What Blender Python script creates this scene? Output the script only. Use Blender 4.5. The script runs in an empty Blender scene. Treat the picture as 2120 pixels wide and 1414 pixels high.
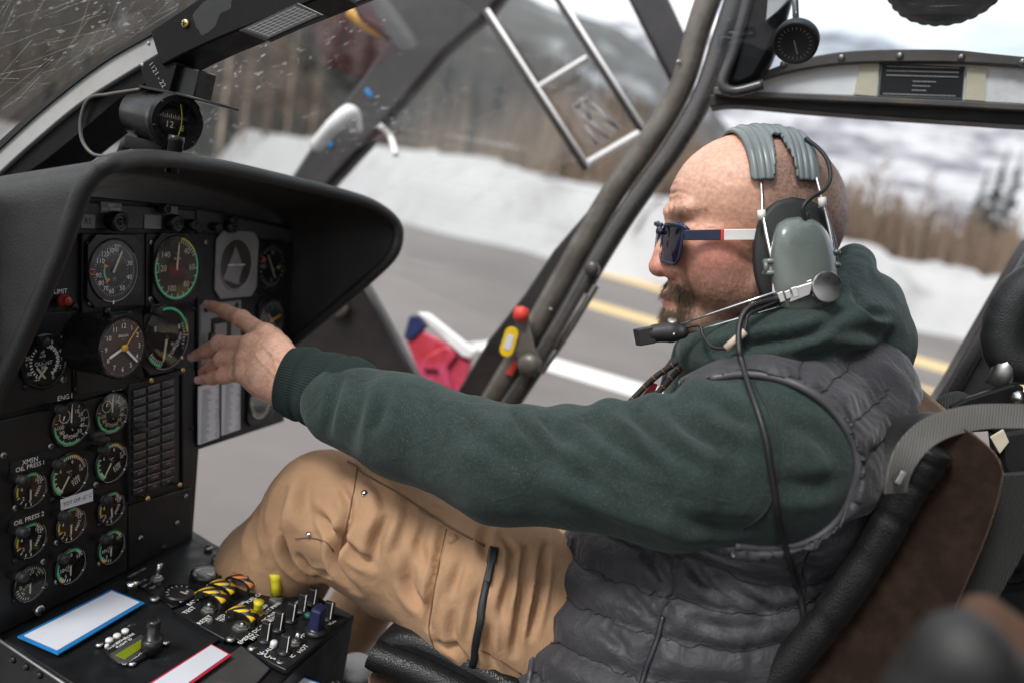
import bpy, math, random
import numpy as np
from mathutils import Vector, Matrix
from mathutils.bvhtree import BVHTree

# ------------------------------------------------------------------ camera
W0, H0, FPX = 2120.0, 1414.0, 1650.0
CX, CY = W0 / 2, H0 / 2
HC = 1.90                                   # eye height above the apron
def _n(v): v = np.asarray(v, float); return v / np.linalg.norm(v)
dY = _n((518, -187, FPX))                   # across the cabin, away from the lens
dX = -_n((-5764, -1408, FPX)); dX = _n(dX - dY * dX.dot(dY))   # towards the tail
dZ = np.cross(dX, dY)                       # up
RW = np.stack([dX, dY, dZ])                 # camera vector -> world vector
CAM = np.array((0.0, 0.0, HC))
scene = bpy.context.scene
cd = bpy.data.cameras.new('camera'); cam = bpy.data.objects.new('camera', cd)
scene.collection.objects.link(cam)
r_, d_, f_ = RW @ (1, 0, 0), RW @ (0, 1, 0), RW @ (0, 0, 1)
cam.matrix_world = Matrix(((r_[0], -d_[0], -f_[0], CAM[0]), (r_[1], -d_[1], -f_[1], CAM[1]), (r_[2], -d_[2], -f_[2], CAM[2]), (0, 0, 0, 1)))
cd.sensor_fit = 'HORIZONTAL'; cd.sensor_width = 36.0; cd.lens = 36.0 * FPX / W0
cd.clip_start = 0.02; cd.clip_end = 6000
cd.dof.use_dof = True; cd.dof.focus_distance = 0.86; cd.dof.aperture_fstop = 2.4
scene.camera = cam

# ------------------------------------------------------------------ sky and sun
SUN_EL, SUN_AZ = math.radians(52), math.radians(207)
wd = bpy.data.worlds.new('World'); scene.world = wd; wd.use_nodes = True
nt = wd.node_tree; nt.nodes.clear()
def _wn(t, **k):
    n = nt.nodes.new(t)
    for a, b in k.items(): setattr(n, a, b)
    return n
sky = _wn('ShaderNodeTexSky', sky_type='NISHITA', sun_disc=False, sun_elevation=SUN_EL, sun_rotation=SUN_AZ, altitude=1000, air_density=1.0, dust_density=1.5)
tc = _wn('ShaderNodeTexCoord'); mp = _wn('ShaderNodeMapping'); mp.inputs['Scale'].default_value = (1, 1, 2.2)
nz = _wn('ShaderNodeTexNoise'); nz.inputs['Scale'].default_value = 2.6; nz.inputs['Detail'].default_value = 7; nz.inputs['Roughness'].default_value = .55
rp = _wn('ShaderNodeValToRGB'); rp.color_ramp.elements[0].position = .30; rp.color_ramp.elements[1].position = .54
mx = _wn('ShaderNodeMix', data_type='RGBA'); bg = _wn('ShaderNodeBackground'); wo = _wn('ShaderNodeOutputWorld')
mx.inputs[7].default_value = (7.6, 7.6, 7.6, 1)
L = nt.links.new
L(tc.outputs['Generated'], mp.inputs[0]); L(mp.outputs[0], nz.inputs['Vector']); L(nz.outputs[0], rp.inputs[0])
L(rp.outputs[0], mx.inputs[0]); L(sky.outputs[0], mx.inputs[6]); L(mx.outputs[2], bg.inputs[0]); L(bg.outputs[0], wo.inputs[0])
bg.inputs[1].default_value = 0.12
sd = bpy.data.lights.new('sun', 'SUN'); sd.energy = 1.8; sd.angle = math.radians(16); sd.color = (1, .96, .9)
sun = bpy.data.objects.new('sun', sd); scene.collection.objects.link(sun)
sv = Vector((math.sin(SUN_AZ) * math.cos(SUN_EL), math.cos(SUN_AZ) * math.cos(SUN_EL), math.sin(SUN_EL)))
sun.rotation_euler = sv.to_track_quat('Z', 'Y').to_euler()
vs = scene.view_settings; vs.view_transform = 'Standard'; vs.look = 'None'; vs.gamma = 1; vs.exposure = 0.82
scene.cycles.use_denoising = True
scene.cycles.max_bounces = 8; scene.cycles.transparent_max_bounces = 16
scene.cycles.caustics_reflective = False; scene.cycles.caustics_refractive = False

# ------------------------------------------------------------------ helpers
COL = scene.collection
A = lambda *v: np.array(v, float)
def ray(px, py): return RW @ (((px - CX) / FPX), ((py - CY) / FPX), 1.0)
def P(px, py, z): return CAM + ray(px, py) * z
def onY(px, py, y): r = ray(px, py); return CAM + r * (y / r[1])
def onX(px, py, x): r = ray(px, py); return CAM + r * (x / r[0])
def onZ(px, py, z): r = ray(px, py); return CAM + r * ((z - HC) / r[2])
def onPlane(px, py, o, n): r = ray(px, py); return CAM + r * (np.dot(o - CAM, n) / np.dot(r, n))
def proj(V):
    c = (np.asarray(V) - CAM) @ RW
    return np.stack([c[..., 0] / c[..., 2] * FPX + CX, c[..., 1] / c[..., 2] * FPX + CY, c[..., 2]], -1)
def tag(o, label=None, cat=None, group=None, kind=None):
    if label: o['label'] = label
    if cat: o['category'] = cat
    if group: o['group'] = group
    if kind: o['kind'] = kind
    return o
def wloc(o):
    v = np.zeros(3)
    while o is not None: v = v + np.array(o.location); o = o.parent
    return v
def empty(name, loc, label, cat, group=None):
    o = bpy.data.objects.new(name, None); COL.objects.link(o); o.location = tuple(loc); o.empty_display_size = .05
    return tag(o, label, cat, group)
def mk(name, V, F, mat, parent=None, smooth=True, label=None, cat=None, group=None, kind=None, mats=None, mi=None, origin=None):
    V = np.asarray(V, float).reshape(-1, 3)
    org = V.mean(0) if origin is None else np.asarray(origin, float)
    me = bpy.data.meshes.new(name)
    me.from_pydata((V - org).tolist(), [], F if isinstance(F, list) else F.tolist())
    ml = [mat] if mats is None else mats
    for m in ml: me.materials.append(MAT(m))
    if mi is not None: me.polygons.foreach_set('material_index', np.asarray(mi, np.int32))
    if smooth: me.polygons.foreach_set('use_smooth', [True] * len(me.polygons))
    me.update()
    o = bpy.data.objects.new(name, me); COL.objects.link(o)
    if parent is not None: o.parent = parent; org = org - wloc(parent)
    o.location = tuple(org)
    tag(o, label, cat, group, kind)
    return o
def sharp(o, deg=35):
    me = o.data; me.set_sharp_from_angle(angle=math.radians(deg)); return o
def bevel(o, w=.002, seg=2, deg=35):
    m = o.modifiers.new('bevel', 'BEVEL'); m.width = w; m.segments = seg; m.limit_method = 'ANGLE'; m.angle_limit = math.radians(deg); m.harden_normals = False
    return o
class MB:
    """collects shapes into one mesh"""
    def __init__(s): s.V = []; s.F = []; s.mi = []; s.n = 0
    def add(s, V, F, mi=0):
        V = np.asarray(V, float).reshape(-1, 3)
        s.V.append(V); s.F += [[i + s.n for i in f] for f in (F if isinstance(F, list) else np.asarray(F).tolist())]; s.mi += [mi] * len(F); s.n += len(V); return s
    def build(s, name, mat, parent=None, **k):
        if 'mats' in k: k['mi'] = s.mi
        return mk(name, np.concatenate(s.V), s.F, mat, parent, **k)
def box(c, ax, hs):
    """box: centre, 3 axes rows, half sizes"""
    c = np.asarray(c, float); ax = np.asarray(ax, float)
    V = [c + ax[0] * hs[0] * i + ax[1] * hs[1] * j + ax[2] * hs[2] * k for i in (-1, 1) for j in (-1, 1) for k in (-1, 1)]
    F = [[0, 1, 3, 2], [4, 6, 7, 5], [0, 4, 5, 1], [2, 3, 7, 6], [0, 2, 6, 4], [1, 5, 7, 3]]
    return V, F
WAX = np.eye(3)
def prism(pts, d):
    """polygon pts (3D, planar) extruded by vector d"""
    pts = np.asarray(pts, float); n = len(pts); V = np.concatenate([pts, pts + d])
    nn = sum(np.cross(pts[i] - pts[0], pts[(i + 1) % n] - pts[0]) for i in range(1, n - 1))
    F = [list(range(n))[::-1], list(range(n, 2 * n))] + [[i, (i + 1) % n, n + (i + 1) % n, n + i] for i in range(n)]
    if np.dot(nn, d) < 0: F = [f[::-1] for f in F]
    return V, F
def frame_of(t, up=(0, 0, 1)):
    t = _n(t); u = np.asarray(up, float); u = u - t * u.dot(t)
    if np.linalg.norm(u) < 1e-4: u = np.cross(t, (1, .3, .2))
    u = _n(u); return u, np.cross(t, u)
def smooth_path(pts, n=8):
    """Catmull-Rom through pts"""
    p = np.asarray(pts, float); p = np.vstack([2 * p[0] - p[1], p, 2 * p[-1] - p[-2]]); out = []
    for i in range(1, len(p) - 2):
        for t in np.linspace(0, 1, n, endpoint=False):
            a, b, c, d = p[i - 1], p[i], p[i + 1], p[i + 2]
            out.append(.5 * (2 * b + (c - a) * t + (2 * a - 5 * b + 4 * c - d) * t * t + (3 * b - a - 3 * c + d) * t ** 3))
    out.append(p[-2]); return np.array(out)
def tube(path, r, seg=10, caps=True, flat=1.0, up=(0, 0, 1)):
    p = np.asarray(path, float); n = len(p); r = np.broadcast_to(np.asarray(r, float), (n,))
    V = []; T = np.gradient(p, axis=0); u, w = frame_of(T[0], up)
    for i in range(n):
        t = _n(T[i]); u = u - t * u.dot(t); u = _n(u); w = np.cross(t, u)
        for k in range(seg):
            a = 2 * math.pi * k / seg; V.append(p[i] + u * (math.cos(a) * r[i] * flat) + w * (math.sin(a) * r[i]))
    F = [[i * seg + k, i * seg + (k + 1) % seg, (i + 1) * seg + (k + 1) % seg, (i + 1) * seg + k] for i in range(n - 1) for k in range(seg)]
    if caps: F += [list(range(seg))[::-1], list(range((n - 1) * seg, n * seg))]
    return V, F
def sweep(path, sec, ups, closed=True):
    """sweep 2D section (list of (a,b)) along path; a along up, b along tangent x up"""
    p = np.asarray(path, float); n = len(p); m = len(sec); T = np.gradient(p, axis=0); V = []
    ups = np.broadcast_to(np.asarray(ups, float), (n, 3))
    for i in range(n):
        t = _n(T[i]); u = _n(ups[i] - t * ups[i].dot(t)); w = np.cross(t, u)
        V += [p[i] + u * a + w * b for a, b in sec]
    F = [[i * m + k, i * m + (k + 1) % m, (i + 1) * m + (k + 1) % m, (i + 1) * m + k] for i in range(n - 1) for k in range(m if closed else m - 1)]
    if closed: F += [list(range(m))[::-1], list(range((n - 1) * m, n * m))]
    return V, F
def lathe(c, axis, prof, seg=32, up=(0, 0, 1), squash=(1, 1)):
    """prof: (radius, height along axis); closes ends with radius 0"""
    c = np.asarray(c, float); t = _n(axis); u, w = frame_of(t, up); V = []; F = []; m = len(prof)
    for r, h in prof:
        for k in range(seg):
            a = 2 * math.pi * k / seg; V.append(c + t * h + u * (math.cos(a) * r * squash[0]) + w * (math.sin(a) * r * squash[1]))
    for i in range(m - 1):
        for k in range(seg): F.append([i * seg + k, i * seg + (k + 1) % seg, (i + 1) * seg + (k + 1) % seg, (i + 1) * seg + k])
    if prof[0][0] > 1e-6: F.append(list(range(seg))[::-1])
    if prof[-1][0] > 1e-6: F.append(list(range((m - 1) * seg, m * seg)))
    return V, F
def rrect(w, h, r, n=4):
    """rounded rectangle outline, half sizes"""
    out = []
    for cx, cy, a0 in ((w - r, h - r, 0), (-w + r, h - r, 90), (-w + r, -h + r, 180), (w - r, -h + r, 270)):
        for k in range(n + 1):
            a = math.radians(a0 + 90 * k / n); out.append((cx + r * math.cos(a), cy + r * math.sin(a)))
    return out
# ---- numpy noise
_rs = np.random.RandomState(7); _LAT = _rs.rand(64, 64, 64)
def vnoise(p):
    p = np.asarray(p); i = np.floor(p).astype(int); f = p - i; f = f * f * (3 - 2 * f); o = 0
    for a in (0, 1):
        for b in (0, 1):
            for c in (0, 1):
                w = (f[..., 0] if a else 1 - f[..., 0]) * (f[..., 1] if b else 1 - f[..., 1]) * (f[..., 2] if c else 1 - f[..., 2])
                o = o + w * _LAT[(i[..., 0] + a) & 63, (i[..., 1] + b) & 63, (i[..., 2] + c) & 63]
    return o * 2 - 1
def fbm(p, oct=4):
    s = 0; a = 1.0; p = np.asarray(p, float)
    for k in range(oct): s = s + a * vnoise(p); p = p * 2.03 + 11.7; a *= .5
    return s
def sstep(a, b, x): t = np.clip((x - a) / (b - a), 0, 1); return t * t * (3 - 2 * t)
# ---- implicit surfaces
class SDF:
    def __init__(s, lo, hi, h):
        s.h = h; s.lo = np.asarray(lo, float); n = np.ceil((np.asarray(hi) - s.lo) / h).astype(int) + 1
        s.ax = [s.lo[i] + np.arange(n[i]) * h for i in range(3)]; s.f = np.full(n, 1e3, np.float32)
    def sub(s, lo, hi):
        sl = []
        for i in range(3):
            a = int(np.clip(np.floor((lo[i] - s.lo[i]) / s.h), 0, len(s.ax[i]) - 1)); b = int(np.clip(np.ceil((hi[i] - s.lo[i]) / s.h) + 1, a + 1, len(s.ax[i])))
            sl.append(slice(a, b))
        X = np.meshgrid(s.ax[0][sl[0]], s.ax[1][sl[1]], s.ax[2][sl[2]], indexing='ij', sparse=True)
        return tuple(sl), X
    def comb(s, sl, d, k, op):
        g = s.f[sl]; d = d.astype(np.float32)
        if op == 'u':
            if k > 0: h = np.clip(.5 + .5 * (g - d) / k, 0, 1); g[...] = g * (1 - h) + d * h - k * h * (1 - h)
            else: np.minimum(g, d, out=g)
        else:
            d = -d; h = np.clip(.5 - .5 * (g - d) / max(k, 1e-6), 0, 1); g[...] = g * (1 - h) + d * h + k * h * (1 - h)
    def cone(s, a, b, ra, rb, k=.01, op='u'):
        a = np.asarray(a, float); b = np.asarray(b, float); m = max(ra, rb) + 2.5 * k + 3 * s.h
        sl, X = s.sub(np.minimum(a, b) - m, np.maximum(a, b) + m); ab = b - a; q = ab.dot(ab) + 1e-12
        t = np.clip(((X[0] - a[0]) * ab[0] + (X[1] - a[1]) * ab[1] + (X[2] - a[2]) * ab[2]) / q, 0, 1)
        d = np.sqrt((X[0] - a[0] - t * ab[0]) ** 2 + (X[1] - a[1] - t * ab[1]) ** 2 + (X[2] - a[2] - t * ab[2]) ** 2) - (ra + (rb - ra) * t)
        s.comb(sl, d, k, op); return s
    def chain(s, pts, rs, k=.01):
        for i in range(len(pts) - 1): s.cone(pts[i], pts[i + 1], rs[i], rs[i + 1], k)
        return s
    def ell(s, c, r, k=.01, op='u', ax=None):
        c = np.asarray(c, float); ax = np.eye(3) if ax is None else np.asarray(ax, float); r = np.asarray(r, float)
        ext = np.sqrt(((ax * r[:, None]) ** 2).sum(0)) + 2.5 * k + 3 * s.h
        sl, X = s.sub(c - ext, c + ext); q0 = q1 = 0
        for i in range(3):
            l = (X[0] - c[0]) * ax[i][0] + (X[1] - c[1]) * ax[i][1] + (X[2] - c[2]) * ax[i][2]
            q0 = q0 + (l / r[i]) ** 2; q1 = q1 + (l / r[i] ** 2) ** 2
        k0 = np.sqrt(q0); d = k0 * (k0 - 1) / np.maximum(np.sqrt(q1), 1e-6)
        s.comb(sl, d, k, op); return s
    def mesh(s, smooth=1):
        f = s.f; n = f.shape; c8 = {}
        for i in (0, 1):
            for j in (0, 1):
                for k in (0, 1): c8[i, j, k] = f[i:n[0] - 1 + i, j:n[1] - 1 + j, k:n[2] - 1 + k]
        cnt = sum((v < 0).astype(np.int8) for v in c8.values()); act = (cnt > 0) & (cnt < 8); ids = np.argwhere(act); N = len(ids)
        idx = np.full(act.shape, -1, np.int64); idx[act] = np.arange(N); acc = np.zeros((N, 3)); num = np.zeros(N)
        cv = {k: v[act].astype(float) for k, v in c8.items()}
        for a in c8:
            for d in range(3):
                if a[d]: continue
                b = list(a); b[d] = 1; b = tuple(b); va, vb = cv[a], cv[b]; m = (va < 0) != (vb < 0)
                t = va[m] / (va[m] - vb[m]); p = np.tile(np.array(a, float), (m.sum(), 1)); p[:, d] += t; acc[m] += p; num[m] += 1
        V = s.lo + (ids + acc / num[:, None]) * s.h; F = []
        for d in range(3):
            e1, e2 = (d + 1) % 3, (d + 2) % 3; sa = [slice(None)] * 3; sb = [slice(None)] * 3
            sa[d] = slice(0, n[d] - 1); sb[d] = slice(1, n[d]); x = (f[tuple(sa)] < 0) != (f[tuple(sb)] < 0); neg = f[tuple(sa)] < 0
            e = np.argwhere(x); ok = (e[:, e1] > 0) & (e[:, e2] > 0) & (e[:, e1] < n[e1] - 1) & (e[:, e2] < n[e2] - 1); e = e[ok]
            if not len(e): continue
            def cell(o1, o2): q = e.copy(); q[:, e1] += o1; q[:, e2] += o2; return idx[q[:, 0], q[:, 1], q[:, 2]]
            q = np.stack([cell(-1, -1), cell(0, -1), cell(0, 0), cell(-1, 0)], 1); fl = ~neg[tuple(e.T)]; q[fl] = q[fl][:, ::-1]; F.append(q)
        F = np.concatenate(F); F = F[(F >= 0).all(1)]
        for _ in range(smooth): V = relax(V, F, .5)
        return V, F
def relax(V, F, w=.5):
    s = np.zeros_like(V); c = np.zeros(len(V))
    for i in range(F.shape[1]):
        for j in (1, F.shape[1] - 1):
            np.add.at(s, F[:, i], V[F[:, (i + j) % F.shape[1]]]); np.add.at(c, F[:, i], 1)
    return V * (1 - w) + w * s / np.maximum(c, 1)[:, None]
def vnormals(V, F):
    n = np.cross(V[F[:, 2]] - V[F[:, 0]], V[F[:, 3 if F.shape[1] > 3 else 1]] - V[F[:, 1]]); o = np.zeros_like(V)
    for i in range(F.shape[1]): np.add.at(o, F[:, i], n)
    return o / np.maximum(np.linalg.norm(o, axis=1), 1e-12)[:, None]
def pl_dist(V, pl, rad):
    """distance of verts to a polyline (inf beyond rad), and parameter along"""
    D = np.full(len(V), 1e3); S = np.zeros(len(V)); pl = np.asarray(pl, float); m = ((V > pl.min(0) - rad) & (V < pl.max(0) + rad)).all(1); q = V[m]
    if not len(q): return D, S
    d = np.full(len(q), 1e3); s = np.zeros(len(q)); n = len(pl) - 1
    for i in range(n):
        ab = pl[i + 1] - pl[i]; t = np.clip((q - pl[i]) @ ab / (ab @ ab + 1e-12), 0, 1); e = np.linalg.norm(q - pl[i] - t[:, None] * ab, axis=1)
        u = e < d; d[u] = e[u]; s[u] = (i + t[u]) / n
    D[m] = d; S[m] = s; return D, S
class Surf:
    """rays from the taking position onto a built surface, to lay seams and trims on it"""
    def __init__(s, V, F): s.b = BVHTree.FromPolygons([tuple(v) for v in V], [tuple(f) for f in F])
    def hit(s, px, py, off=0.0, z=None):
        r = _n(ray(px, py)); l, n, i, d = s.b.ray_cast(Vector(CAM), Vector(r))
        if l is None:
            q = P(px, py, z or .9); l, n, i, d = s.b.find_nearest(Vector(q))
        n = np.array(n); n = n if n.dot(r) < 0 else -n
        return np.array(l) + n * off
    def path(s, pts, off=0.0, n=6):
        p = smooth_path([(x, y, 0) for x, y in pts], n); return np.array([s.hit(x, y, off) for x, y, _ in p])
    def near(s, q, off=0.0):
        l, n, i, d = s.b.find_nearest(Vector(q)); return np.array(l) + np.array(n) * off
# ---- text and flat marks
_tc = {}
def text_geo(t, size):
    if t not in _tc:
        c = bpy.data.curves.new('t', 'FONT'); c.body = t; c.size = 1; c.align_x = 'CENTER'; c.align_y = 'CENTER'; c.resolution_u = 2; c.space_line = .85
        o = bpy.data.objects.new('t', c); COL.objects.link(o); dg = bpy.context.evaluated_depsgraph_get(); me = o.evaluated_get(dg).to_mesh()
        V = np.array([v.co[:] for v in me.vertices]).reshape(-1, 3)[:, :2] if len(me.vertices) else np.zeros((0, 2)); F = [list(p.vertices) for p in me.polygons]
        o.evaluated_get(dg).to_mesh_clear(); bpy.data.objects.remove(o); bpy.data.curves.remove(c); _tc[t] = (V, F)
    V, F = _tc[t]; return V * size, F
def disc(c, n, r, seg=40):
    u, w = frame_of(n); c = np.asarray(c, float); return [c + u * math.cos(2 * math.pi * k / seg) * r + w * math.sin(2 * math.pi * k / seg) * r for k in range(seg)], [list(range(seg))]
class Marks:
    """flat print on a plane: origin o, axes u, v; everything lies on o + n*lift"""
    def __init__(s, o, u, v, lift=.0006): s.o = np.asarray(o, float); s.u = _n(u); s.v = _n(v); s.nn = np.cross(s.u, s.v); s.o = s.o + s.nn * lift; s.mb = MB(); s.mats = []; s.k = 0
    def m(s, mat):
        if mat not in s.mats: s.mats.append(mat)
        return s.mats.index(mat)
    def poly(s, pts, mat, lift=0):
        s.k += 1; V = [s.o + s.u * a + s.v * b + s.nn * (lift + s.k * 2e-6) for a, b in pts]; s.mb.add(V, [list(range(len(V)))], s.m(mat)); return s
    def quads(s, V2, F, mat, lift=0):
        s.k += 1; V = [s.o + s.u * a + s.v * b + s.nn * (lift + s.k * 2e-6) for a, b in V2]
        if len(V): s.mb.add(V, F, s.m(mat))
        return s
    def rect(s, x, y, w, h, mat, rot=0, lift=0):
        c, q = math.cos(rot), math.sin(rot); return s.poly([(x + a * c - b * q, y + a * q + b * c) for a, b in ((-w, -h), (w, -h), (w, h), (-w, h))], mat, lift)
    def text(s, t, x, y, size, mat, rot=0, sx=1.0, lift=0):
        V, F = text_geo(t, size); c, q = math.cos(rot), math.sin(rot)
        return s.quads([(x + a * sx * c - b * q, y + a * sx * q + b * c) for a, b in V], F, mat, lift)
    def arc(s, x, y, r0, r1, a0, a1, mat, n=20, lift=0):
        """clock angles in degrees, 0 up, clockwise"""
        V = []; F = []
        for i in range(n + 1):
            a = math.radians(a0 + (a1 - a0) * i / n)
            for r in (r0, r1): V.append((x + math.sin(a) * r, y + math.cos(a) * r))
        return s.quads(V, [[2 * i + 1, 2 * i + 3, 2 * i + 2, 2 * i] if a1 < a0 else [2 * i, 2 * i + 2, 2 * i + 3, 2 * i + 1] for i in range(n)], mat, lift)
    def tick(s, x, y, r0, r1, a, w, mat, lift=0):
        a = math.radians(a); d = (math.sin(a), math.cos(a)); p = (d[1] * w, -d[0] * w)
        return s.poly([(x + d[0] * r0 - p[0], y + d[1] * r0 - p[1]), (x + d[0] * r0 + p[0], y + d[1] * r0 + p[1]), (x + d[0] * r1 + p[0], y + d[1] * r1 + p[1]), (x + d[0] * r1 - p[0], y + d[1] * r1 - p[1])], mat, lift)
    def build(s, name, parent=None, **k): return s.mb.build(name, None, parent, mats=s.mats, smooth=False, **k)

# ------------------------------------------------------------------ materials
SPEC = {}; _mc = {}
def D(name, col, rough=.5, metal=0, **k): SPEC[name] = (col, rough, metal, k)
def MAT(name):
    if name in _mc: return _mc[name]
    col, rough, metal, k = SPEC[name]
    m = bpy.data.materials.new(name); m.use_nodes = True; t = m.node_tree; t.nodes.clear(); N = t.nodes.new; Lk = t.links.new
    out = N('ShaderNodeOutputMaterial'); b = N('ShaderNodeBsdfPrincipled'); Lk(b.outputs[0], out.inputs[0])
    co = N('ShaderNodeTexCoord').outputs['Object']
    b.inputs['Metallic'].default_value = metal; b.inputs['Specular IOR Level'].default_value = k.get('spec', .5)
    b.inputs['Coat Weight'].default_value = k.get('coat', 0); b.inputs['Coat Roughness'].default_value = k.get('coatr', .1)
    if 'sheen' in k: b.inputs['Sheen Weight'].default_value = k['sheen']; b.inputs['Sheen Roughness'].default_value = k.get('sheenr', .4); b.inputs['Sheen Tint'].default_value = (*k.get('sheent', (1, 1, 1)), 1)
    if 'sss' in k: b.inputs['Subsurface Weight'].default_value = k['sss']; b.inputs['Subsurface Radius'].default_value = k.get('sssr', (1, .35, .2)); b.inputs['Subsurface Scale'].default_value = .006
    if 'emit' in k: b.inputs['Emission Color'].default_value = (*k['emit'], 1); b.inputs['Emission Strength'].default_value = k.get('es', 1)
    if 'aniso' in k: b.inputs['Anisotropic'].default_value = k['aniso']
    def noise(scale, det=4, ro=.55, vec=None):
        n = N('ShaderNodeTexNoise'); n.inputs['Scale'].default_value = scale; n.inputs['Detail'].default_value = det; n.inputs['Roughness'].default_value = ro; Lk(vec or co, n.inputs['Vector']); return n.outputs[0]
    def ramp(x, a, b_, c0=(0, 0, 0, 1), c1=(1, 1, 1, 1)):
        r = N('ShaderNodeValToRGB'); r.color_ramp.elements[0].position = a; r.color_ramp.elements[1].position = b_; r.color_ramp.elements[0].color = c0; r.color_ramp.elements[1].color = c1; Lk(x, r.inputs[0]); return r.outputs[0]
    def mix(f, a, b_, mode='MIX'):
        x = N('ShaderNodeMix'); x.data_type = 'RGBA'; x.blend_type = mode
        for s, v in ((0, f), (6, a), (7, b_)):
            if hasattr(v, 'links'): Lk(v, x.inputs[s])
            elif s == 0: x.inputs[0].default_value = v
            else: x.inputs[s].default_value = (*v, 1) if len(v) == 3 else v
        return x.outputs[2]
    def math_(op, a, b_=0.0):
        x = N('ShaderNodeMath'); x.operation = op
        for i, v in enumerate((a, b_)):
            if hasattr(v, 'links'): Lk(v, x.inputs[i])
            else: x.inputs[i].default_value = v
        return x.outputs[0]
    c = None
    if k.get('attr'):
        at = N('ShaderNodeAttribute'); at.attribute_name = k['attr']; c = at.outputs['Color']
    var = k.get('var', .18)
    base = c if c is not None else None
    f = ramp(noise(k.get('vs', 18), 6), .3, .72)
    lo = tuple(x * (1 - var) for x in col); hi = tuple(min(1, x * (1 + var)) for x in col)
    if base is None: base = mix(f, lo, hi)
    else: base = mix(1.0, base, mix(f, (1 - var,) * 3, (1 + var * .6,) * 3), 'MULTIPLY')
    if 'col2' in k:
        g = ramp(noise(k.get('c2s', 6), 8, .65), *k.get('c2r', (.5, .6))); base = mix(math_('MULTIPLY', g, k.get('c2a', 1.0)), base, k['col2'])
    if 'dust' in k:
        v = N('ShaderNodeTexVoronoi'); v.inputs['Scale'].default_value = k.get('ds', 260); Lk(co, v.inputs['Vector'])
        s = ramp(v.outputs['Distance'], .05, .12, (1, 1, 1, 1), (0, 0, 0, 1)); q = ramp(noise(30, 5), .55, .7)
        base = mix(math_('MULTIPLY', math_('MULTIPLY', s, q), k['dust']), base, (.45, .43, .41))
    if 'weave' in k:
        mpn = N('ShaderNodeMapping'); mpn.inputs['Rotation'].default_value = k.get('wrot', (0, 0, 0)); Lk(co, mpn.inputs[0])
        wv = N('ShaderNodeTexWave'); wv.inputs['Scale'].default_value = k['weave']; wv.inputs['Distortion'].default_value = k.get('wd', 1.0); wv.inputs['Detail'].default_value = 2; wv.inputs['Detail Scale'].default_value = 2; Lk(mpn.outputs[0], wv.inputs['Vector']); wvo = wv.outputs['Fac'] if 'Fac' in wv.outputs else wv.outputs[1]
        base = mix(wvo, base, mix(1.0, base, (k.get('wdark', .6),) * 3, 'MULTIPLY'))
    if 'fleck' in k:
        base = mix(math_('MULTIPLY', ramp(noise(k.get('fs', 900), 2), .52, .66), k['fleck']), base, k.get('fcol', (.3, .36, .36)))
    if 'stripes' in k:
        c1, sc, rot, wd = k['stripes']; mpn = N('ShaderNodeMapping'); mpn.inputs['Rotation'].default_value = rot; Lk(co, mpn.inputs[0])
        sp = N('ShaderNodeSeparateXYZ'); Lk(mpn.outputs[0], sp.inputs[0]); fr = math_('FRACT', math_('MULTIPLY', sp.outputs[0], sc)); base = mix(math_('GREATER_THAN', fr, wd), base, c1)
    Lk(base, b.inputs['Base Color'])
    rv = k.get('rvar', .12); r2 = N('ShaderNodeMapRange'); Lk(noise(k.get('rs', 35), 5), r2.inputs[0]); r2.inputs[1].default_value = .25; r2.inputs[2].default_value = .75; r2.inputs[3].default_value = max(.02, rough - rv); r2.inputs[4].default_value = min(1, rough + rv); Lk(r2.outputs[0], b.inputs['Roughness'])
    hgt = None
    if k.get('bump', 0):
        hgt = noise(k.get('bs', 300), k.get('bd', 5), .6)
        if k.get('cell'):
            v = N('ShaderNodeTexVoronoi'); v.feature = 'F1'; v.inputs['Scale'].default_value = k['cell']; Lk(co, v.inputs['Vector']); hgt = math_('ADD', math_('MULTIPLY', hgt, .4), v.outputs['Distance'])
        if 'weave' in k: hgt = math_('ADD', hgt, math_('MULTIPLY', wvo, k.get('wb', 1.0)))
        if 'wrinkle' in k:
            wsc, wam, wst = k['wrinkle']; mpn = N('ShaderNodeMapping'); mpn.inputs['Scale'].default_value = wst; Lk(co, mpn.inputs[0]); wn = N('ShaderNodeTexNoise'); wn.inputs['Scale'].default_value = wsc; wn.inputs['Detail'].default_value = 3; wn.inputs['Distortion'].default_value = .8; Lk(mpn.outputs[0], wn.inputs['Vector'])
            rg_ = math_('POWER', math_('SUBTRACT', 1.0, math_('MULTIPLY', math_('ABSOLUTE', math_('SUBTRACT', wn.outputs[0], .5)), 3.2)), 2.0); hgt = math_('ADD', hgt, math_('MULTIPLY', rg_, wam))
        bp = N('ShaderNodeBump'); bp.inputs['Strength'].default_value = k['bump']; bp.inputs['Distance'].default_value = k.get('bdist', .001); Lk(hgt, bp.inputs['Height']); Lk(bp.outputs[0], b.inputs['Normal'])
    if k.get('glass'):
        t.nodes.remove(b); tr = N('ShaderNodeBsdfTransparent'); gl = N('ShaderNodeBsdfGlossy'); gl.inputs['Roughness'].default_value = rough; tr.inputs[0].default_value = (*col, 1)
        ms = N('ShaderNodeMixShader'); lw = N('ShaderNodeFresnel'); lw.inputs[0].default_value = k.get('ior', 1.5); fac = lw.outputs[0]
        # Fresnel node flips the index on back faces; keep one index for thin sheets
        ge = N('ShaderNodeNewGeometry'); dt = N('ShaderNodeVectorMath'); dt.operation = 'DOT_PRODUCT'; Lk(ge.outputs['Normal'], dt.inputs[0]); Lk(ge.outputs['Incoming'], dt.inputs[1])
        cs = math_('ABSOLUTE', dt.outputs['Value']); sch = math_('POWER', math_('SUBTRACT', 1.0, cs), 5.0); fac = math_('ADD', math_('MULTIPLY', sch, .9), k.get('f0', .06))
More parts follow.
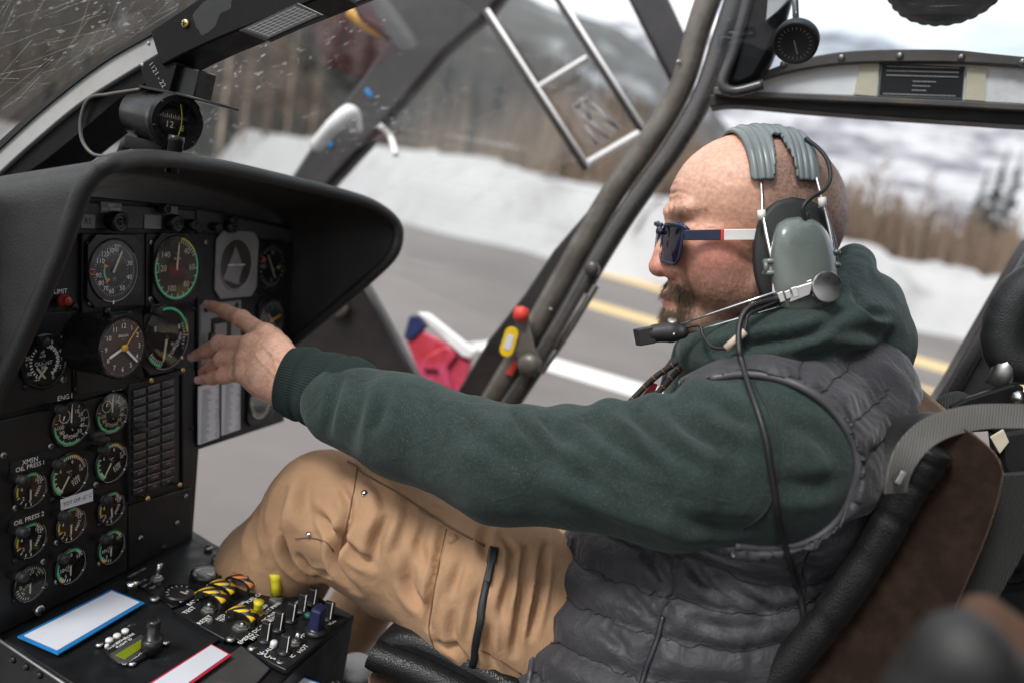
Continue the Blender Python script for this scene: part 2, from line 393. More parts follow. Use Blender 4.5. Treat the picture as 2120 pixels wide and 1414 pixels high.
        Lk(fac, ms.inputs[0]); Lk(tr.outputs[0], ms.inputs[1]); Lk(gl.outputs[0], ms.inputs[2]); last = ms.outputs[0]
        if k.get('scratch'):
            tot = None
            for rot, sc in (((.3, .2, .6), 60), ((.9, .1, -.5), 45), ((.2, 1.1, 1.4), 70)):
                mpn = N('ShaderNodeMapping'); mpn.inputs['Rotation'].default_value = rot; mpn.inputs['Scale'].default_value = (.008, 1, 1); Lk(co, mpn.inputs[0])
                s = ramp(noise(sc * 2.2, 2, .5, mpn.outputs[0]), .66, .74); s = math_('MULTIPLY', s, .55); s = math_('MULTIPLY', s, ramp(noise(5, 3), .45, .6)); tot = s if tot is None else math_('MAXIMUM', tot, s)
            v = N('ShaderNodeTexVoronoi'); v.inputs['Scale'].default_value = 300; Lk(co, v.inputs['Vector']); sp = math_('MULTIPLY', ramp(v.outputs['Distance'], .03, .08, (1, 1, 1, 1), (0, 0, 0, 1)), ramp(noise(9, 4), .52, .62)); tot = math_('MAXIMUM', tot, math_('MULTIPLY', sp, .07))
            hz = ramp(noise(3.5, 6, .7), .42, .75); tot = math_('MAXIMUM', tot, math_('MULTIPLY', hz, k.get('film', .12)))
            df = N('ShaderNodeBsdfDiffuse'); df.inputs[0].default_value = (.75, .75, .75, 1); tl = N('ShaderNodeBsdfTranslucent'); tl.inputs[0].default_value = (.75, .75, .75, 1); ad = N('ShaderNodeMixShader'); Lk(df.outputs[0], ad.inputs[1]); Lk(tl.outputs[0], ad.inputs[2])
            m2 = N('ShaderNodeMixShader'); Lk(math_('MULTIPLY', tot, k['scratch']), m2.inputs[0]); Lk(last, m2.inputs[1]); Lk(ad.outputs[0], m2.inputs[2]); last = m2.outputs[0]
        Lk(last, out.inputs[0])
    if 'trans' in k:
        tr = N('ShaderNodeBsdfTransparent'); df = N('ShaderNodeBsdfDiffuse'); tl = N('ShaderNodeBsdfTranslucent'); a1 = N('ShaderNodeMixShader'); a2 = N('ShaderNodeMixShader'); a1.inputs[0].default_value = .65; a2.inputs[0].default_value = k['trans']
        for q in (df, tl): q.inputs[0].default_value = (*col, 1)
        Lk(df.outputs[0], a1.inputs[1]); Lk(tl.outputs[0], a1.inputs[2]); Lk(tr.outputs[0], a2.inputs[1]); Lk(a1.outputs[0], a2.inputs[2]); Lk(a2.outputs[0], out.inputs[0])
    _mc[name] = m; return m
# ---- material list (colour, roughness, metallic, extras)
D('asphalt', (.125, .114, .108), .85, var=.16, vs=.25, bump=.3, bs=20, col2=(.18, .165, .155), c2s=.22, c2r=(.44, .68), c2a=.8)
D('line_white', (.8, .8, .78), .7, var=.06, vs=2)
D('line_yellow', (.60, .44, .20), .7, var=.1, vs=2)
D('snow', (.37, .372, .376), .6, var=.05, vs=.6, bump=.6, bs=1.2, bdist=.2, col2=(.20, .19, .18), c2s=.45, c2r=(.52, .70), c2a=.7)
D('mountain', (.050, .052, .052), .9, var=.35, vs=.05, col2=(.36, .39, .42), c2s=.014, c2r=(.54, .66), c2a=.85)
D('snow_ridge', (.40, .41, .43), .8, var=.1, vs=.02, col2=(.10, .10, .13), c2s=.016, c2r=(.47, .58), c2a=.9)
D('thicket', (.17, .122, .088), .9, var=.35, vs=.08)
D('bark_pale', (.34, .27, .21), .9, var=.3, vs=1.2)
D('bark_dark', (.10, .075, .055), .9, var=.3, vs=1.2)
D('twigs', (.17, .12, .09), .9, var=.3, vs=.6)
D('needles', (.028, .045, .042), .8, var=.4, vs=.5)  # bluish cast stands in for distance haze over the conifers
D('post_grey', (.40, .39, .38), .45, var=.08, col2=(.25, .23, .22), c2s=30, c2r=(.58, .72), c2a=.5)
D('black_paint', (.008, .008, .009), .5, spec=.15, var=.3, bump=.12, bs=900, dust=.35)
D('black_satin', (.009, .009, .010), .3, spec=.35, var=.2)
D('rubber', (.012, .012, .012), .6, var=.2)
D('panel_black', (.0095, .010, .011), .48, spec=.35, var=.3, bump=.1, bs=700, dust=.55, ds=420)
D('panel_grey', (.045, .044, .045), .5, var=.25, bump=.1, bs=500, dust=.3)
D('panel_light', (.22, .21, .21), .45, var=.12)
D('console_black', (.009, .0098, .011), .40, spec=.35, var=.3, bump=.12, bs=600, dust=.8, ds=330, rvar=.16)
D('gasket', (.008, .008, .008), .5)
D('leather', (.017, .017, .017), .5, var=.35, bump=.4, cell=800, bs=260, bdist=.001, rvar=.1)
D('seat_leather', (.009, .0092, .010), .38, spec=.3, var=.3, bump=.4, cell=520, bs=200, bdist=.001)
D('frame_grey', (.135, .122, .106), .38, .25, var=.2, col2=(.05, .038, .03), c2s=14, c2r=(.48, .66), c2a=.8, bump=.1, bs=200)
D('frame_tube', (.085, .08, .078), .28, .4, var=.2, col2=(.22, .13, .07), c2s=9, c2r=(.64, .72), c2a=.8)
D('frame_dark', (.020, .016, .016), .4, var=.3, col2=(.09, .03, .035), c2s=5, c2r=(.62, .72), c2a=.5)
D('door_dark', (.022, .019, .021), .4, var=.3, col2=(.12, .03, .045), c2s=5, c2r=(.6, .72), c2a=.6)
D('roof_white', (.85, .84, .84), .5, var=.07, col2=(.4, .36, .33), c2s=10, c2r=(.6, .75), c2a=.5)
D('roof_trim', (.10, .088, .08), .45, var=.25, col2=(.2, .14, .09), c2s=20, c2r=(.6, .7), c2a=.6)
D('tape', (.62, .56, .42), .6, var=.12, vs=40, col2=(.22, .13, .07), c2s=35, c2r=(.62, .7), c2a=.7)
D('steel', (.55, .54, .53), .28, 1, var=.12)
D('steel_dull', (.36, .35, .34), .42, 1, var=.2)
D('brass', (.62, .43, .2), .35, 1, var=.15)
D('brushed', (.42, .41, .40), .3, 1, var=.1, aniso=.7)
D('white_mark', (.85, .85, .83), .6, var=.05)
D('dim_mark', (.30, .30, .29), .6, var=.1)
D('cream_mark', (.66, .58, .43), .6, var=.05)
D('green_mark', (.10, .62, .27), .5, var=.05, coat=.3)
D('yellow_mark', (.75, .62, .05), .5, var=.05)
D('orange_mark', (.85, .24, .05), .5, var=.05)
D('red_mark', (.65, .05, .035), .5, var=.05)
D('clock_orange', (.80, .42, .05), .45, var=.04)
D('dial_black', (.008, .0085, .009), .55, var=.15)
D('dial_brown_reflect', (.17, .125, .115), .5, var=.15)  # brown lightened to imitate reflections in the gauge glass
D('dial_teal_reflect', (.07, .09, .092), .5, var=.15)  # teal lightened to imitate scenery mirrored in the dial glass
D('gyro_sky', (.22, .21, .215), .4)
D('gyro_ground', (.06, .055, .05), .4)
D('glass_dial', (.97, .97, .97), .03, glass=1, f0=.04)
D('glass_window', (.93, .95, .95), .02, glass=1, f0=.05, scratch=.8, film=.07)
D('glass_clean', (.96, .97, .97), .02, glass=1, f0=.05, scratch=.25, film=.05)
D('paper', (.62, .62, .66), .7, var=.04, vs=8)
D('card_white', (.60, .62, .68), .35, var=.05, vs=9, coat=.5)
D('card_print', (.16, .16, .17), .7)
D('blue_edge', (.01, .16, .42), .4, var=.1)
D('red_edge', (.46, .02, .05), .4, var=.1)
D('lcd', (.16, .19, .008), .3, var=.06)
D('knob_black', (.012, .012, .013), .3, var=.2)
D('knob_blue', (.014, .018, .06), .3, var=.2)
D('btn_white', (.66, .64, .62), .45)
D('btn_red', (.33, .03, .02), .4)
D('lamp_green', (.02, .12, .08), .2)
D('yellow_sleeve', (.62, .54, .02), .5, var=.12, vs=120)
D('guard_yellow', (.70, .47, .015), .45, var=.05, stripes=((.012, .012, .012), 85, (0, 0, .8), .5))
D('guard_orange', (.62, .20, .04), .45, var=.05, stripes=((.02, .02, .02), 85, (0, 0, .8), .5))
D('annun', (.014, .014, .020), .25, var=.15)
D('skin', (.55, .33, .25), .44, attr='tint', var=.22, vs=230, sss=.14, bump=.4, bs=750, bdist=.0006, spec=.45, rvar=.08)
D('hair_beard', (.115, .072, .043), .5, var=.5, vs=300)
D('fleece', (.0150, .0275, .0245), .9, var=.25, vs=30, sheen=.14, sheenr=.6, sheent=(.72, .82, .80), fleck=.5, fs=600, fcol=(.055, .072, .07), bump=.6, bs=700, bdist=.0010, wrinkle=(22, 1.4, (1, 1, 1)), spec=.2)
D('fleece_rib', (.0145, .0245, .0235), .9, var=.2, sheen=.15, sheent=(.55, .75, .72), bump=.3, bs=1400, bdist=.0006, spec=.2)
D('vest', (.033, .032, .038), .60, var=.12, vs=60, bump=.45, bs=260, bdist=.0016, bd=3, spec=.4, sheen=.2, wrinkle=(55, .55, (1, 1, 1.6)))
D('vest_trim', (.05, .05, .058), .5, var=.1)
D('stitch', (.018, .017, .02), .7)
D('canvas', (.40, .24, .138), .85, var=.12, vs=14, col2=(.30, .172, .095), c2s=9, c2r=(.5, .75), c2a=.55, bump=.5, bs=700, bdist=.0014, sheen=.08, spec=.25, wrinkle=(26, .8, (1.6, 1, .8)))
D('canvas_seam', (.17, .10, .055), .85)
D('zip_black', (.012, .013, .017), .4)
D('brown_cloth', (.022, .013, .0095), .95, weave=230, wd=1.2, wdark=.55, wrot=(0, .5, 0), var=.35, vs=22, sheen=.5, sheent=(.8, .55, .4), bump=.6, bs=900, bdist=.001, col2=(.050, .029, .020), c2s=38, c2r=(.46, .7), c2a=.8, spec=.1)
D('webbing', (.135, .13, .122), .75, var=.2, weave=120, wd=.3, wdark=.55, bump=.5, bs=800, bdist=.0006)
D('mesh_grey', (.026, .027, .025), .85, var=.2, weave=140, wd=3, wdark=.45, bump=.6, bs=300)
D('headset_green', (.125, .145, .132), .30, var=.10, vs=20, coat=.25, col2=(.07, .085, .08), c2s=14, c2r=(.62, .72), c2a=.4)
D('headset_pad', (.17, .19, .19), .36, var=.12, spec=.4)
D('cushion_brown', (.10, .065, .042), .6, bump=.5, bs=200)
D('nylon_white', (.68, .66, .62), .5)
D('cord_black', (.01, .01, .011), .5, bump=.3, bs=900)
D('beige_sleeve', (.52, .44, .35), .5)
D('frame_navy', (.008, .017, .05), .35, var=.1)
D('temple_white', (.86, .84, .80), .5, weave=420, wd=0, wdark=.88, wrot=(0, .7, .6), bump=.3, bs=300)
D('lens', (.012, .008, .018), .05, spec=.5, rvar=.02)
D('lanyard', (.012, .011, .010), .7, weave=75, wd=0, wdark=1.0, bump=.4, bs=600)
D('badge_red', (.52, .04, .05), .4)
D('badge_white', (.62, .66, .60), .4)
D('yellow_tag', (.75, .50, .01), .35)
D('livery_red', (.50, .05, .07), .3, col2=(.6, .08, .18), c2s=9, c2r=(.45, .6))
D('livery_blue', (.02, .03, .10), .35)
D('livery_white', (.80, .80, .80), .35)
D('chrome', (.75, .75, .75), .12, 1)
D('floor', (.05, .05, .048), .8, var=.25, bump=.3, bs=200)
D('reflection_yellow', (.65, .38, .06), .45)  # tone of the reflected yellow arc beyond the windshield
D('eye_white', (.7, .66, .62), .2)
D('nail', (.62, .38, .32), .28, var=.04, coat=.4)
D('seat_tan', (.07, .035, .02), .9, var=.25, bump=.4, bs=500)
D('glass_roof', (.70, .77, .83), .02, glass=1, f0=.05, scratch=.5, film=.10)
D('glass_clock', (.97, .97, .97), .03, glass=1, f0=.006)
D('scratch_line', (.92, .91, .89), .6, trans=.13)
D('clock_brown', (.075, .055, .05), .5, var=.1)
D('wood_mass', (.085, .068, .055), .9, var=.45, vs=.03, col2=(.03, .042, .04), c2s=.03, c2r=(.48, .6))
# ================================================================== outside: apron, snow, woods, mountain
rnd = random.Random(5)
g = 3000
mk('ground', [(-g, -g, 0), (g, -g, 0), (g, g, 0), (-g, g, 0)], [[0, 1, 2, 3]], 'asphalt', kind='structure', smooth=False, label='grey asphalt apron around the helicopter')
GZ = .004
def gline(name, a, b, w, mat, label, st=1.0):
    p, q = onZ(*a, GZ), onZ(*b, GZ); d = _n(q - p); s = np.cross((0, 0, 1), d) * w / 2; p = p - d * st; q = q + d * 60
    V = [p - s, q - s, q + s, p + s]; o = mk(name, V, [[0, 1, 2, 3]], mat, smooth=False, kind='structure', label=label)
    return o
gline('painted_line', (1130, 750), (1340, 812), .75, 'line_white', 'broad white painted line on the apron')
gline('painted_line', (1225, 630), (1370, 672), 1.15, 'line_yellow', 'yellow painted line nearest the white line')
gline('painted_line', (1260, 568), (1375, 600), 1.9, 'line_yellow', 'yellow painted line nearest the snow bank')
gline('painted_line', (1880, 795), (1950, 815), .55, 'line_yellow', 'yellow painted line behind the seat')
# snow bank, ploughed ridge along the far edge of the apron
bp = [(-900, -5), (-200, 175), (100, 250), (400, 322), (620, 395), (850, 468), (1080, 520), (1300, 575), (1650, 638), (2000, 705), (2400, 790)]
tp = [5.0, 4.8, 4.4, 4.2, 3.6, 3.3, 3.0, 2.75, 2.6, 2.55, 2.5]
base = []
for (x, y) in bp:
    hz = 520 + (x - 1578) * math.tan(math.radians(11)); base.append(onZ(x, max(y, hz + 30), 0))
bpath = smooth_path(base, 16); hh = np.interp(np.linspace(0, 1, len(bpath)), np.linspace(0, 1, len(tp)), tp)
V = []; F = []; m = 14; T = np.gradient(bpath, axis=0)
for i, p in enumerate(bpath):
    t = _n(T[i] * (1, 1, 0)); s = np.cross((0, 0, 1), t); s = s if s[1] > 0 else -s
    for j in range(m):
        u = j / (m - 1); q = p + s * (u * 14); h = hh[i] * (sstep(0, .22, u) * (1 - .25 * sstep(.5, 1, u)))
        q = q + A(0, 0, h); k = fbm(q * .45, 4); q = q + A(0, 0, .75 * k * sstep(0, .15, u)) + s * .5 * k * (u < .6); V.append(q)
F = [[i * m + j, (i + 1) * m + j, (i + 1) * m + j + 1, i * m + j + 1] for i in range(len(bpath) - 1) for j in range(m - 1)]
mk('snow_bank', V, F, 'snow', kind='structure', label='ploughed snow bank along the far edge of the apron')
# forested slope behind, and a snowy ridge farther off beyond the tail
def slope(name, az0, az1, r0, r1, elev, mat, label, na=80, nr=40):
    V = []
    for i in range(na):
        a = az0 + (az1 - az0) * i / (na - 1); az = math.radians(a); d = A(math.sin(az), math.cos(az), 0)
        for j in range(nr):
            u = j / (nr - 1); r = r0 + (r1 - r0) * u ** 1.3; h = r * elev(a) * (.06 + .94 * u ** .8) * sstep(0, .2, u)
            q = CAM * (1, 1, 0) + d * r + A(0, 0, h); q[2] += fbm(q * .012, 4) * 16 * u * min(1, elev(a) / .15); V.append(q)
    mk(name, V, [[i * nr + j, (i + 1) * nr + j, (i + 1) * nr + j + 1, i * nr + j + 1] for i in range(na - 1) for j in range(nr - 1)], mat, kind='structure', label=label)
slope('forest_slope', -80, 6, 105, 800, lambda a: float(np.interp(a, [-80, -40, -28, -22, -16, -10, -5, 1, 6], [.36, .33, .30, .27, .24, .20, .14, .06, .01])), 'mountain', 'dark wooded mountain slope with snow patches beyond the nose')
slope('snow_ridge', -14, 80, 500, 1500, lambda a: float(np.interp(a, [-14, -4, 4, 12, 22, 80], [.22, .245, .25, .24, .24, .24])), 'snow_ridge', 'snowy mountain ridge beyond the tail')
# bare and evergreen wood covering the lower slope
V = []; F = []; n0 = 0; EL = lambda a: float(np.interp(a, [-80, -40, -28, -22, -16, -10, -5, 1, 6], [.36, .33, .30, .27, .24, .20, .14, .06, .01]))
for k in range(7000):
    a = rnd.uniform(-56, 3); u = rnd.random() ** 1.5 * .62; r = 105 + 695 * u ** 1.3; d = A(math.sin(math.radians(a)), math.cos(math.radians(a)), 0); p = CAM * (1, 1, 0) + d * r + A(0, 0, r * EL(a) * (.06 + .94 * u ** .8) * float(sstep(0, .2, u)) - 2)
    h = rnd.uniform(7, 15) * min(1, .35 + EL(a) * 3); w = h * rnd.uniform(.05, .16); s = A(d[1], -d[0], 0)
    V += [p - s * w, p + s * w, p + d * w, p + A(0, 0, h) + s * rnd.uniform(-.6, .6)]; F += [[n0, n0 + 1, n0 + 3], [n0 + 1, n0 + 2, n0 + 3], [n0 + 2, n0, n0 + 3]]; n0 += 4
mk('hillside_wood', V, F, 'wood_mass', kind='stuff', smooth=False, label='brown and dark green wood covering the slope beyond the nose', cat='wood')
# brown thicket of bare shrubs behind the snow
V = []; F = []; n0 = 0
for k in range(8500):
    i = rnd.random() * (len(bpath) - 2); a = int(i); p = bpath[a] + (bpath[a + 1] - bpath[a]) * (i - a); t = _n(T[a] * (1, 1, 0)); s = np.cross((0, 0, 1), t); s = s if s[1] > 0 else -s
    p = p + s * (13 + rnd.random() * 26); h = (2.5 + rnd.random() * 6.5) * float(np.interp(math.degrees(math.atan2(p[0], p[1])), [-20, -8, 0], [1.15, .9, .70])); w = .05 + .22 * rnd.random(); z0 = 1.2; ln = (rnd.random() - .5) * 2.6
    V += [p + t * -w + A(0, 0, z0), p + t * w + A(0, 0, z0), p + s * w + A(0, 0, z0), p + t * ln + A(0, 0, z0 + h)]; F += [[n0, n0 + 1, n0 + 3], [n0 + 1, n0 + 2, n0 + 3], [n0 + 2, n0, n0 + 3]]; n0 += 4
mk('thicket', V, F, 'thicket', kind='stuff', smooth=False, label='brown leafless thicket behind the snow bank', cat='undergrowth')
# trees
def bare_tree(px, dist, h, mat, label):
    r = ray(px, 300); d = _n(r * (1, 1, 0)); c = CAM * (1, 1, 0) + d * dist; c[2] = .5
    e = empty('bare_tree', c, label, 'tree', 'leafless trees behind the snow bank'); rr = h * .018
    lean = A(rnd.uniform(-.05, .05), rnd.uniform(-.05, .05), 0)
    path = [c + A(0, 0, h * u) + lean * h * u * u for u in np.linspace(0, 1, 8)]
    b = MB().add(*tube(path, [rr * (1 - .85 * u) for u in np.linspace(0, 1, 8)], 7)); b.build('trunk', mat, e)
    cr = MB()
    for k in range(26):
        u = rnd.uniform(.3, .97); p = c + A(0, 0, h * u) + lean * h * u * u; an = rnd.uniform(0, 6.28); L_ = h * .28 * (1.15 - u)
        dv = A(math.cos(an), math.sin(an), rnd.uniform(.5, 1.1)); q = [p, p + dv * L_ * .5, p + dv * L_ + A(0, 0, .1 * L_)]
        cr.add(*tube(q, [rr * .35, rr * .22, rr * .06], 4, caps=False))
        for _ in range(4):
            w = p + dv * L_ * rnd.uniform(.3, 1); dd = A(rnd.gauss(0, 1), rnd.gauss(0, 1), rnd.uniform(.2, 1.4)) * L_ * .35; cr.add(*tube([w, w + dd], [rr * .12, rr * .03], 3, caps=False))
    cr.build('crown', 'twigs', e)
def conifer(px, dist, z0, h, label):
    r = ray(px, 300); d = _n(r * (1, 1, 0)); c = CAM * (1, 1, 0) + d * dist; c[2] = z0
    e = empty('conifer_tree', c, label, 'tree', 'dark conifers on the slope')
    MB().add(*tube([c, c + A(0, 0, h)], [h * .016, h * .003], 6)).build('trunk', 'bark_dark', e)
    V = []; F = []; n = 0
    for k in range(340):
        u = rnd.random() ** .8; z = h * (.08 + .92 * u); R = h * .17 * (1 - u) * rnd.uniform(.55, 1.1) + .1; an = rnd.uniform(0, 6.28); o = A(math.cos(an), math.sin(an), 0); s = A(-o[1], o[0], 0)
        b0 = c + A(0, 0, z); tip = b0 + o * R - A(0, 0, R * .35); w = R * .28; mid = b0 + o * R * .55 - A(0, 0, R * .12)
        V += [b0, mid + s * w, tip, mid - s * w]; F += [[n, n + 1, n + 2], [n, n + 2, n + 3]]; n += 4
    mk('crown', V, F, 'needles', e, smooth=False)
ordn = ['first', 'second', 'third', 'fourth', 'fifth', 'sixth', 'seventh', 'eighth', 'ninth', 'tenth', 'eleventh', 'twelfth', 'thirteenth', 'fourteenth', 'fifteenth', 'sixteenth', 'seventeenth', 'eighteenth']
for i, (x, dd, h) in enumerate([(395, 96, 14), (455, 90, 16), (500, 99, 13), (545, 92, 17), (590, 101, 15), (640, 96, 13), (900, 78, 9), (1000, 74, 8), (1120, 72, 9), (1290, 66, 8), (1770, 54, 7), (1835, 50, 8), (1890, 56, 6.5), (1950, 51, 7.5), (2010, 55, 7), (2070, 50, 6)]):
    where = 'seen above the compass' if i < 6 else ('seen through the scratched door window' if i < 10 else 'behind the pilot’s hood'.replace('’', "'"))
    k = i if i < 6 else (i - 6 if i < 10 else i - 10)
    bare_tree(x, dd, h, 'bark_pale' if i % 3 else 'twigs', f'leafless tree {where}, {ordn[k]} from the nose')
for i, (x, dd, z0, h) in enumerate([(610, 150, 6, 26), (680, 140, 5, 30), (735, 155, 7, 26), (800, 150, 6, 30), (905, 160, 6, 24), (960, 150, 4, 22), (1015, 165, 5, 24), (1075, 150, 3, 20), (1130, 160, 4, 22), (1190, 150, 3, 18), (1250, 155, 3, 19), (1310, 150, 3, 16), (1370, 155, 3, 18), (2062, 90, 3, 11), (2092, 84, 2, 13), (2125, 84, 2, 13)]):
    where = 'on the slope beyond the nose' if i < 4 else ('on the slope seen through the door window' if i < 13 else 'beside the rear door post')
    k = i if i < 4 else (i - 4 if i < 13 else i - 13)
    conifer(x, dd, z0, h, f'dark conifer {where}, {ordn[k]} from the nose')
# ================================================================== cabin frame, glass, door
def yprism(pts, y, d, axis=(0, 1, 0)):
    return prism([onY(px, py, y) for px, py in pts], np.array(axis, float) * d)
def screw(c, n, r, mat, parent, name='screw', slot=True):
    b = MB().add(*lathe(c, n, [(r, 0), (r, r * .35), (r * .75, r * .62), (0, r * .7)], 14)); o = b.build(name, mat, parent); u, w = frame_of(n)
    if slot:
        s = MB()
        for ax in (u, w): s.add(*box(np.asarray(c) + _n(n) * r * .66, [ax, np.cross(_n(n), ax), _n(n)], (r * .6, r * .13, r * .12)))
        s.build('slot', 'gasket', o)
    return o
AFT = A(1, 0, 0); OUT = A(0, 1, 0); UP = A(0, 0, 1)
# ---- windshield: centre post in the plane Y = YC, two panes curving away from it
YC = .76
ws = empty('windshield', onY(160, 250, YC), 'scratched curved windshield with a black and grey centre post', 'windshield')
def sm2(pts, n=6): return [tuple(p[:2]) for p in smooth_path([(x, y, 0) for x, y in pts], n)]
up_g = sm2([(-140, 425), (-60, 348), (0, 291), (99, 205), (215, 119), (314, 63), (413, 0), (560, -80), (760, -160)])
up_s = sm2([(-140, 442), (-60, 365), (0, 307), (99, 218), (211, 132), (318, 70)])
lo_s = sm2([(-140, 492), (-60, 414), (0, 357), (66, 297), (165, 215), (264, 152), (330, 112)])
lo_b = sm2([(-140, 498), (-60, 424), (0, 372), (66, 353), (165, 277), (238, 215), (300, 176), (345, 140)])
def strip(a, b, y, d, name, mat, par, bev=.0015):
    V = []; n = len(a)
    A_ = np.array([onY(*p, y) for p in a]); B_ = np.array([onY(*p, y) for p in b]); m = max(len(A_), len(B_))
    rs = lambda q: np.stack([np.interp(np.linspace(0, 1, m), np.linspace(0, 1, len(q)), q[:, i]) for i in range(3)], 1)
    A_, B_ = rs(A_), rs(B_); V = np.concatenate([A_, B_, A_ + OUT * d, B_ + OUT * d]); F = []
    for i in range(m - 1):
        F += [[i, i + 1, m + i + 1, m + i], [2 * m + i, 3 * m + i, 3 * m + i + 1, 2 * m + i + 1], [i, 2 * m + i, 2 * m + i + 1, i + 1], [m + i, m + i + 1, 3 * m + i + 1, 3 * m + i]]
    F += [[0, m, 3 * m, 2 * m], [m - 1, 3 * m - 1, 4 * m - 1, 2 * m - 1][::-1] if False else [m - 1, 3 * m - 1, 4 * m - 1, 2 * m - 1]]
    o = mk(name, V, F, mat, par); sharp(o, 40)
    if bev: bevel(o, bev)
    return o
strip(up_g[:37], up_s, YC - .003, .075, 'gasket', 'gasket', ws)
strip(up_s, lo_s, YC, .07, 'post', 'post_grey', ws)
strip(lo_s, lo_b, YC + .006, .062, 'post_underside', 'black_paint', ws)
cov = MB().add(*yprism([(310, 64), (413, -4), (560, -85), (900, -85), (800, -60), (640, 6), (492, 64), (436, 87), (380, 113), (335, 137), (325, 112)], YC - .008, .052)); bevel(sharp(cov.build('post_cover', 'black_paint', ws)), .002)
screw(onY(385, 50, YC - .008), -OUT, .0048, 'brass', ws)
rv = MB()
o = mk('clear_sticker', [onY(x, y, YC - .0092) for x, y in [(398, 32), (420, 5), (450, -8), (480, 0), (478, 18), (455, 30), (448, 52), (432, 68), (418, 74), (405, 55)]], [list(range(10))], 'glass_dial', ws, smooth=False)
for i, (x, y) in enumerate([(295, 135), (308, 90)]): screw(onY(x, y, YC), -OUT, .0022, 'post_grey', ws, 'rivet', False)
# panes: the post's outline carried sideways
pl = [onY(x, y, YC) for x, y in up_g[::2]]
def pane(name, y0, y1, bow):
    V = []; F = []; n = len(pl); m = 9
    for i, p in enumerate(pl):
        for j in range(m):
            t = j / (m - 1); y = y0 + (y1 - y0) * t; q = p.copy(); q[1] = y; q = q + A(bow * t * t, 0, -bow * .6 * t * t); V.append(q)
    F = [[i * m + j, i * m + j + 1, (i + 1) * m + j + 1, (i + 1) * m + j] for i in range(n - 1) for j in range(m - 1)]
    return mk(name, V, F, 'glass_window', ws)
lpane = pane('window_pane', YC - .005, YC - .72, .10); pane('window_pane', YC + .078, YC + .50, .06)
# card holders clipped under the post
def holder(q, par, name='card_holder'):
    c = [onY(x, y, YC - .012) for x, y in q]; V, F = prism(c, OUT * .008); e = bevel(mk(name, V, F, 'black_satin', par, smooth=False), .001)
    cc = sum(c) / 4; ins = [cc + (p - cc) * .86 - OUT * .0006 for p in c]; mk('card', ins, [[0, 1, 2, 3]], 'panel_grey', e, smooth=False)
    u = _n(c[3] - c[0]); v = _n(c[1] - c[0]); w, h = np.linalg.norm(c[3] - c[0]) * .86, np.linalg.norm(c[1] - c[0]) * .86; M_ = Marks(ins[0] - OUT * .0004, u, v, 0)
    for r in range(6): M_.rect(w * .5, h * (.12 + .15 * r), w * .46, h * .012, 'dim_mark')
    for r in range(9): M_.rect(w * (.06 + .11 * r), h * .5, w * .004, h * .44, 'dim_mark')
    M_.build('printed_grid', e)
holder([(492, 64), (553, 85), (672, 32), (616, 6)], ws); holder([(690, -20), (735, 10), (860, -40), (800, -70)], ws)
# ---- magnetic compass hanging from the post
cp = empty('standby_compass', onY(340, 190, YC), 'black round standby compass hanging under the windshield post', 'compass')
bevel(sharp(MB().add(*yprism([(290, 142), (325, 114), (366, 130), (350, 194), (302, 180)], YC - .004, .03)).build('bracket', 'black_paint', cp)), .001)
bevel(sharp(MB().add(*yprism([(358, 132), (413, 145), (401, 204), (355, 193)], YC + .004, .03)).build('hanger_block', 'black_satin', cp)), .0015)
bevel(sharp(MB().add(*prism([onY(287, 182, YC - .01), onY(375, 200, YC - .02), onY(459, 222, YC - .005), onY(459, 222, YC - .005) + A(0, .03, .0), onY(287, 182, YC - .01) + A(0, .05, 0)], UP * .003)).build('mount_plate', 'black_satin', cp)), .0006)
M_ = Marks(onY(326, 156, YC - .0045), _n(onY(345, 182, YC) - onY(318, 135, YC)), _n(np.cross(-OUT, _n(onY(345, 182, YC) - onY(318, 135, YC)))), .0004); M_.text('1121 - 22', 0, 0, .0085, 'dim_mark'); M_.build('stencil', cp)
fc = onY(366, 254, YC - .012); ax = _n(A(.92, -.39, -.03)); R_ = .0285
B_ = MB().add(*lathe(fc, ax, [(R_ * .86, -.085), (R_ * .98, -.08), (R_ * 1.0, -.012), (R_ * .98, -.010), (R_ * 1.1, -.009), (R_ * 1.12, 0), (R_ * 1.02, .003), (R_ * .80, .003), (R_ * .78, -.012), (0, -.014)], 48)); sharp(B_.build('case', 'black_satin', cp), 30)
ball = MB().add(*lathe(fc - ax * .030, ax, [(0, -.025)] + [(.025 * math.sin(t), -.025 * math.cos(t)) for t in np.linspace(.2, 2.9, 10)] + [(0, .025)], 32)).build('card_ball', 'dial_black', cp)
u, w = frame_of(ax); u = -u if u[2] < 0 else u; rt = np.cross(u, ax)
cb = MB()
for k in range(-9, 10):
    t = k * .085; p = fc - ax * .030 + (ax * math.cos(t) + rt * math.sin(t)) * .0253; nn = _n(ax * math.cos(t) + rt * math.sin(t)); s = np.cross(u, nn)
    cb.add([p - s * .0003 + u * .003, p + s * .0003 + u * .003, p + s * .0003 + u * (.006 if k % 2 else .0075), p - s * .0003 + u * (.006 if k % 2 else .0075)], [[0, 1, 2, 3]])
cb.build('card_scale', 'cream_mark', cp, smooth=False)
M_ = Marks(fc - ax * .0035, rt, u, 0); M_.text('12', -.006, -.004, .010, 'cream_mark'); M_.text('E', .009, -.006, .008, 'cream_mark'); M_.build('card_figures', cp)
tt = np.linspace(-1, 1, 12); MB().add(*tube([fc - ax * .003 + rt * (.007 - .004 * x * x) + u * x * .020 for x in tt], .0005, 5)).build('lubber_line', 'yellow_mark', cp)
mk('glass', *disc(fc - ax * .001, ax, R_ * .79), 'glass_dial', cp, smooth=False)
for k in range(6):
    a = k * math.pi / 3 + .3; screw(fc + ax * .003 + (rt * math.cos(a) + u * math.sin(a)) * R_ * .94, ax, .0018, 'black_satin', cp, 'screw', False)
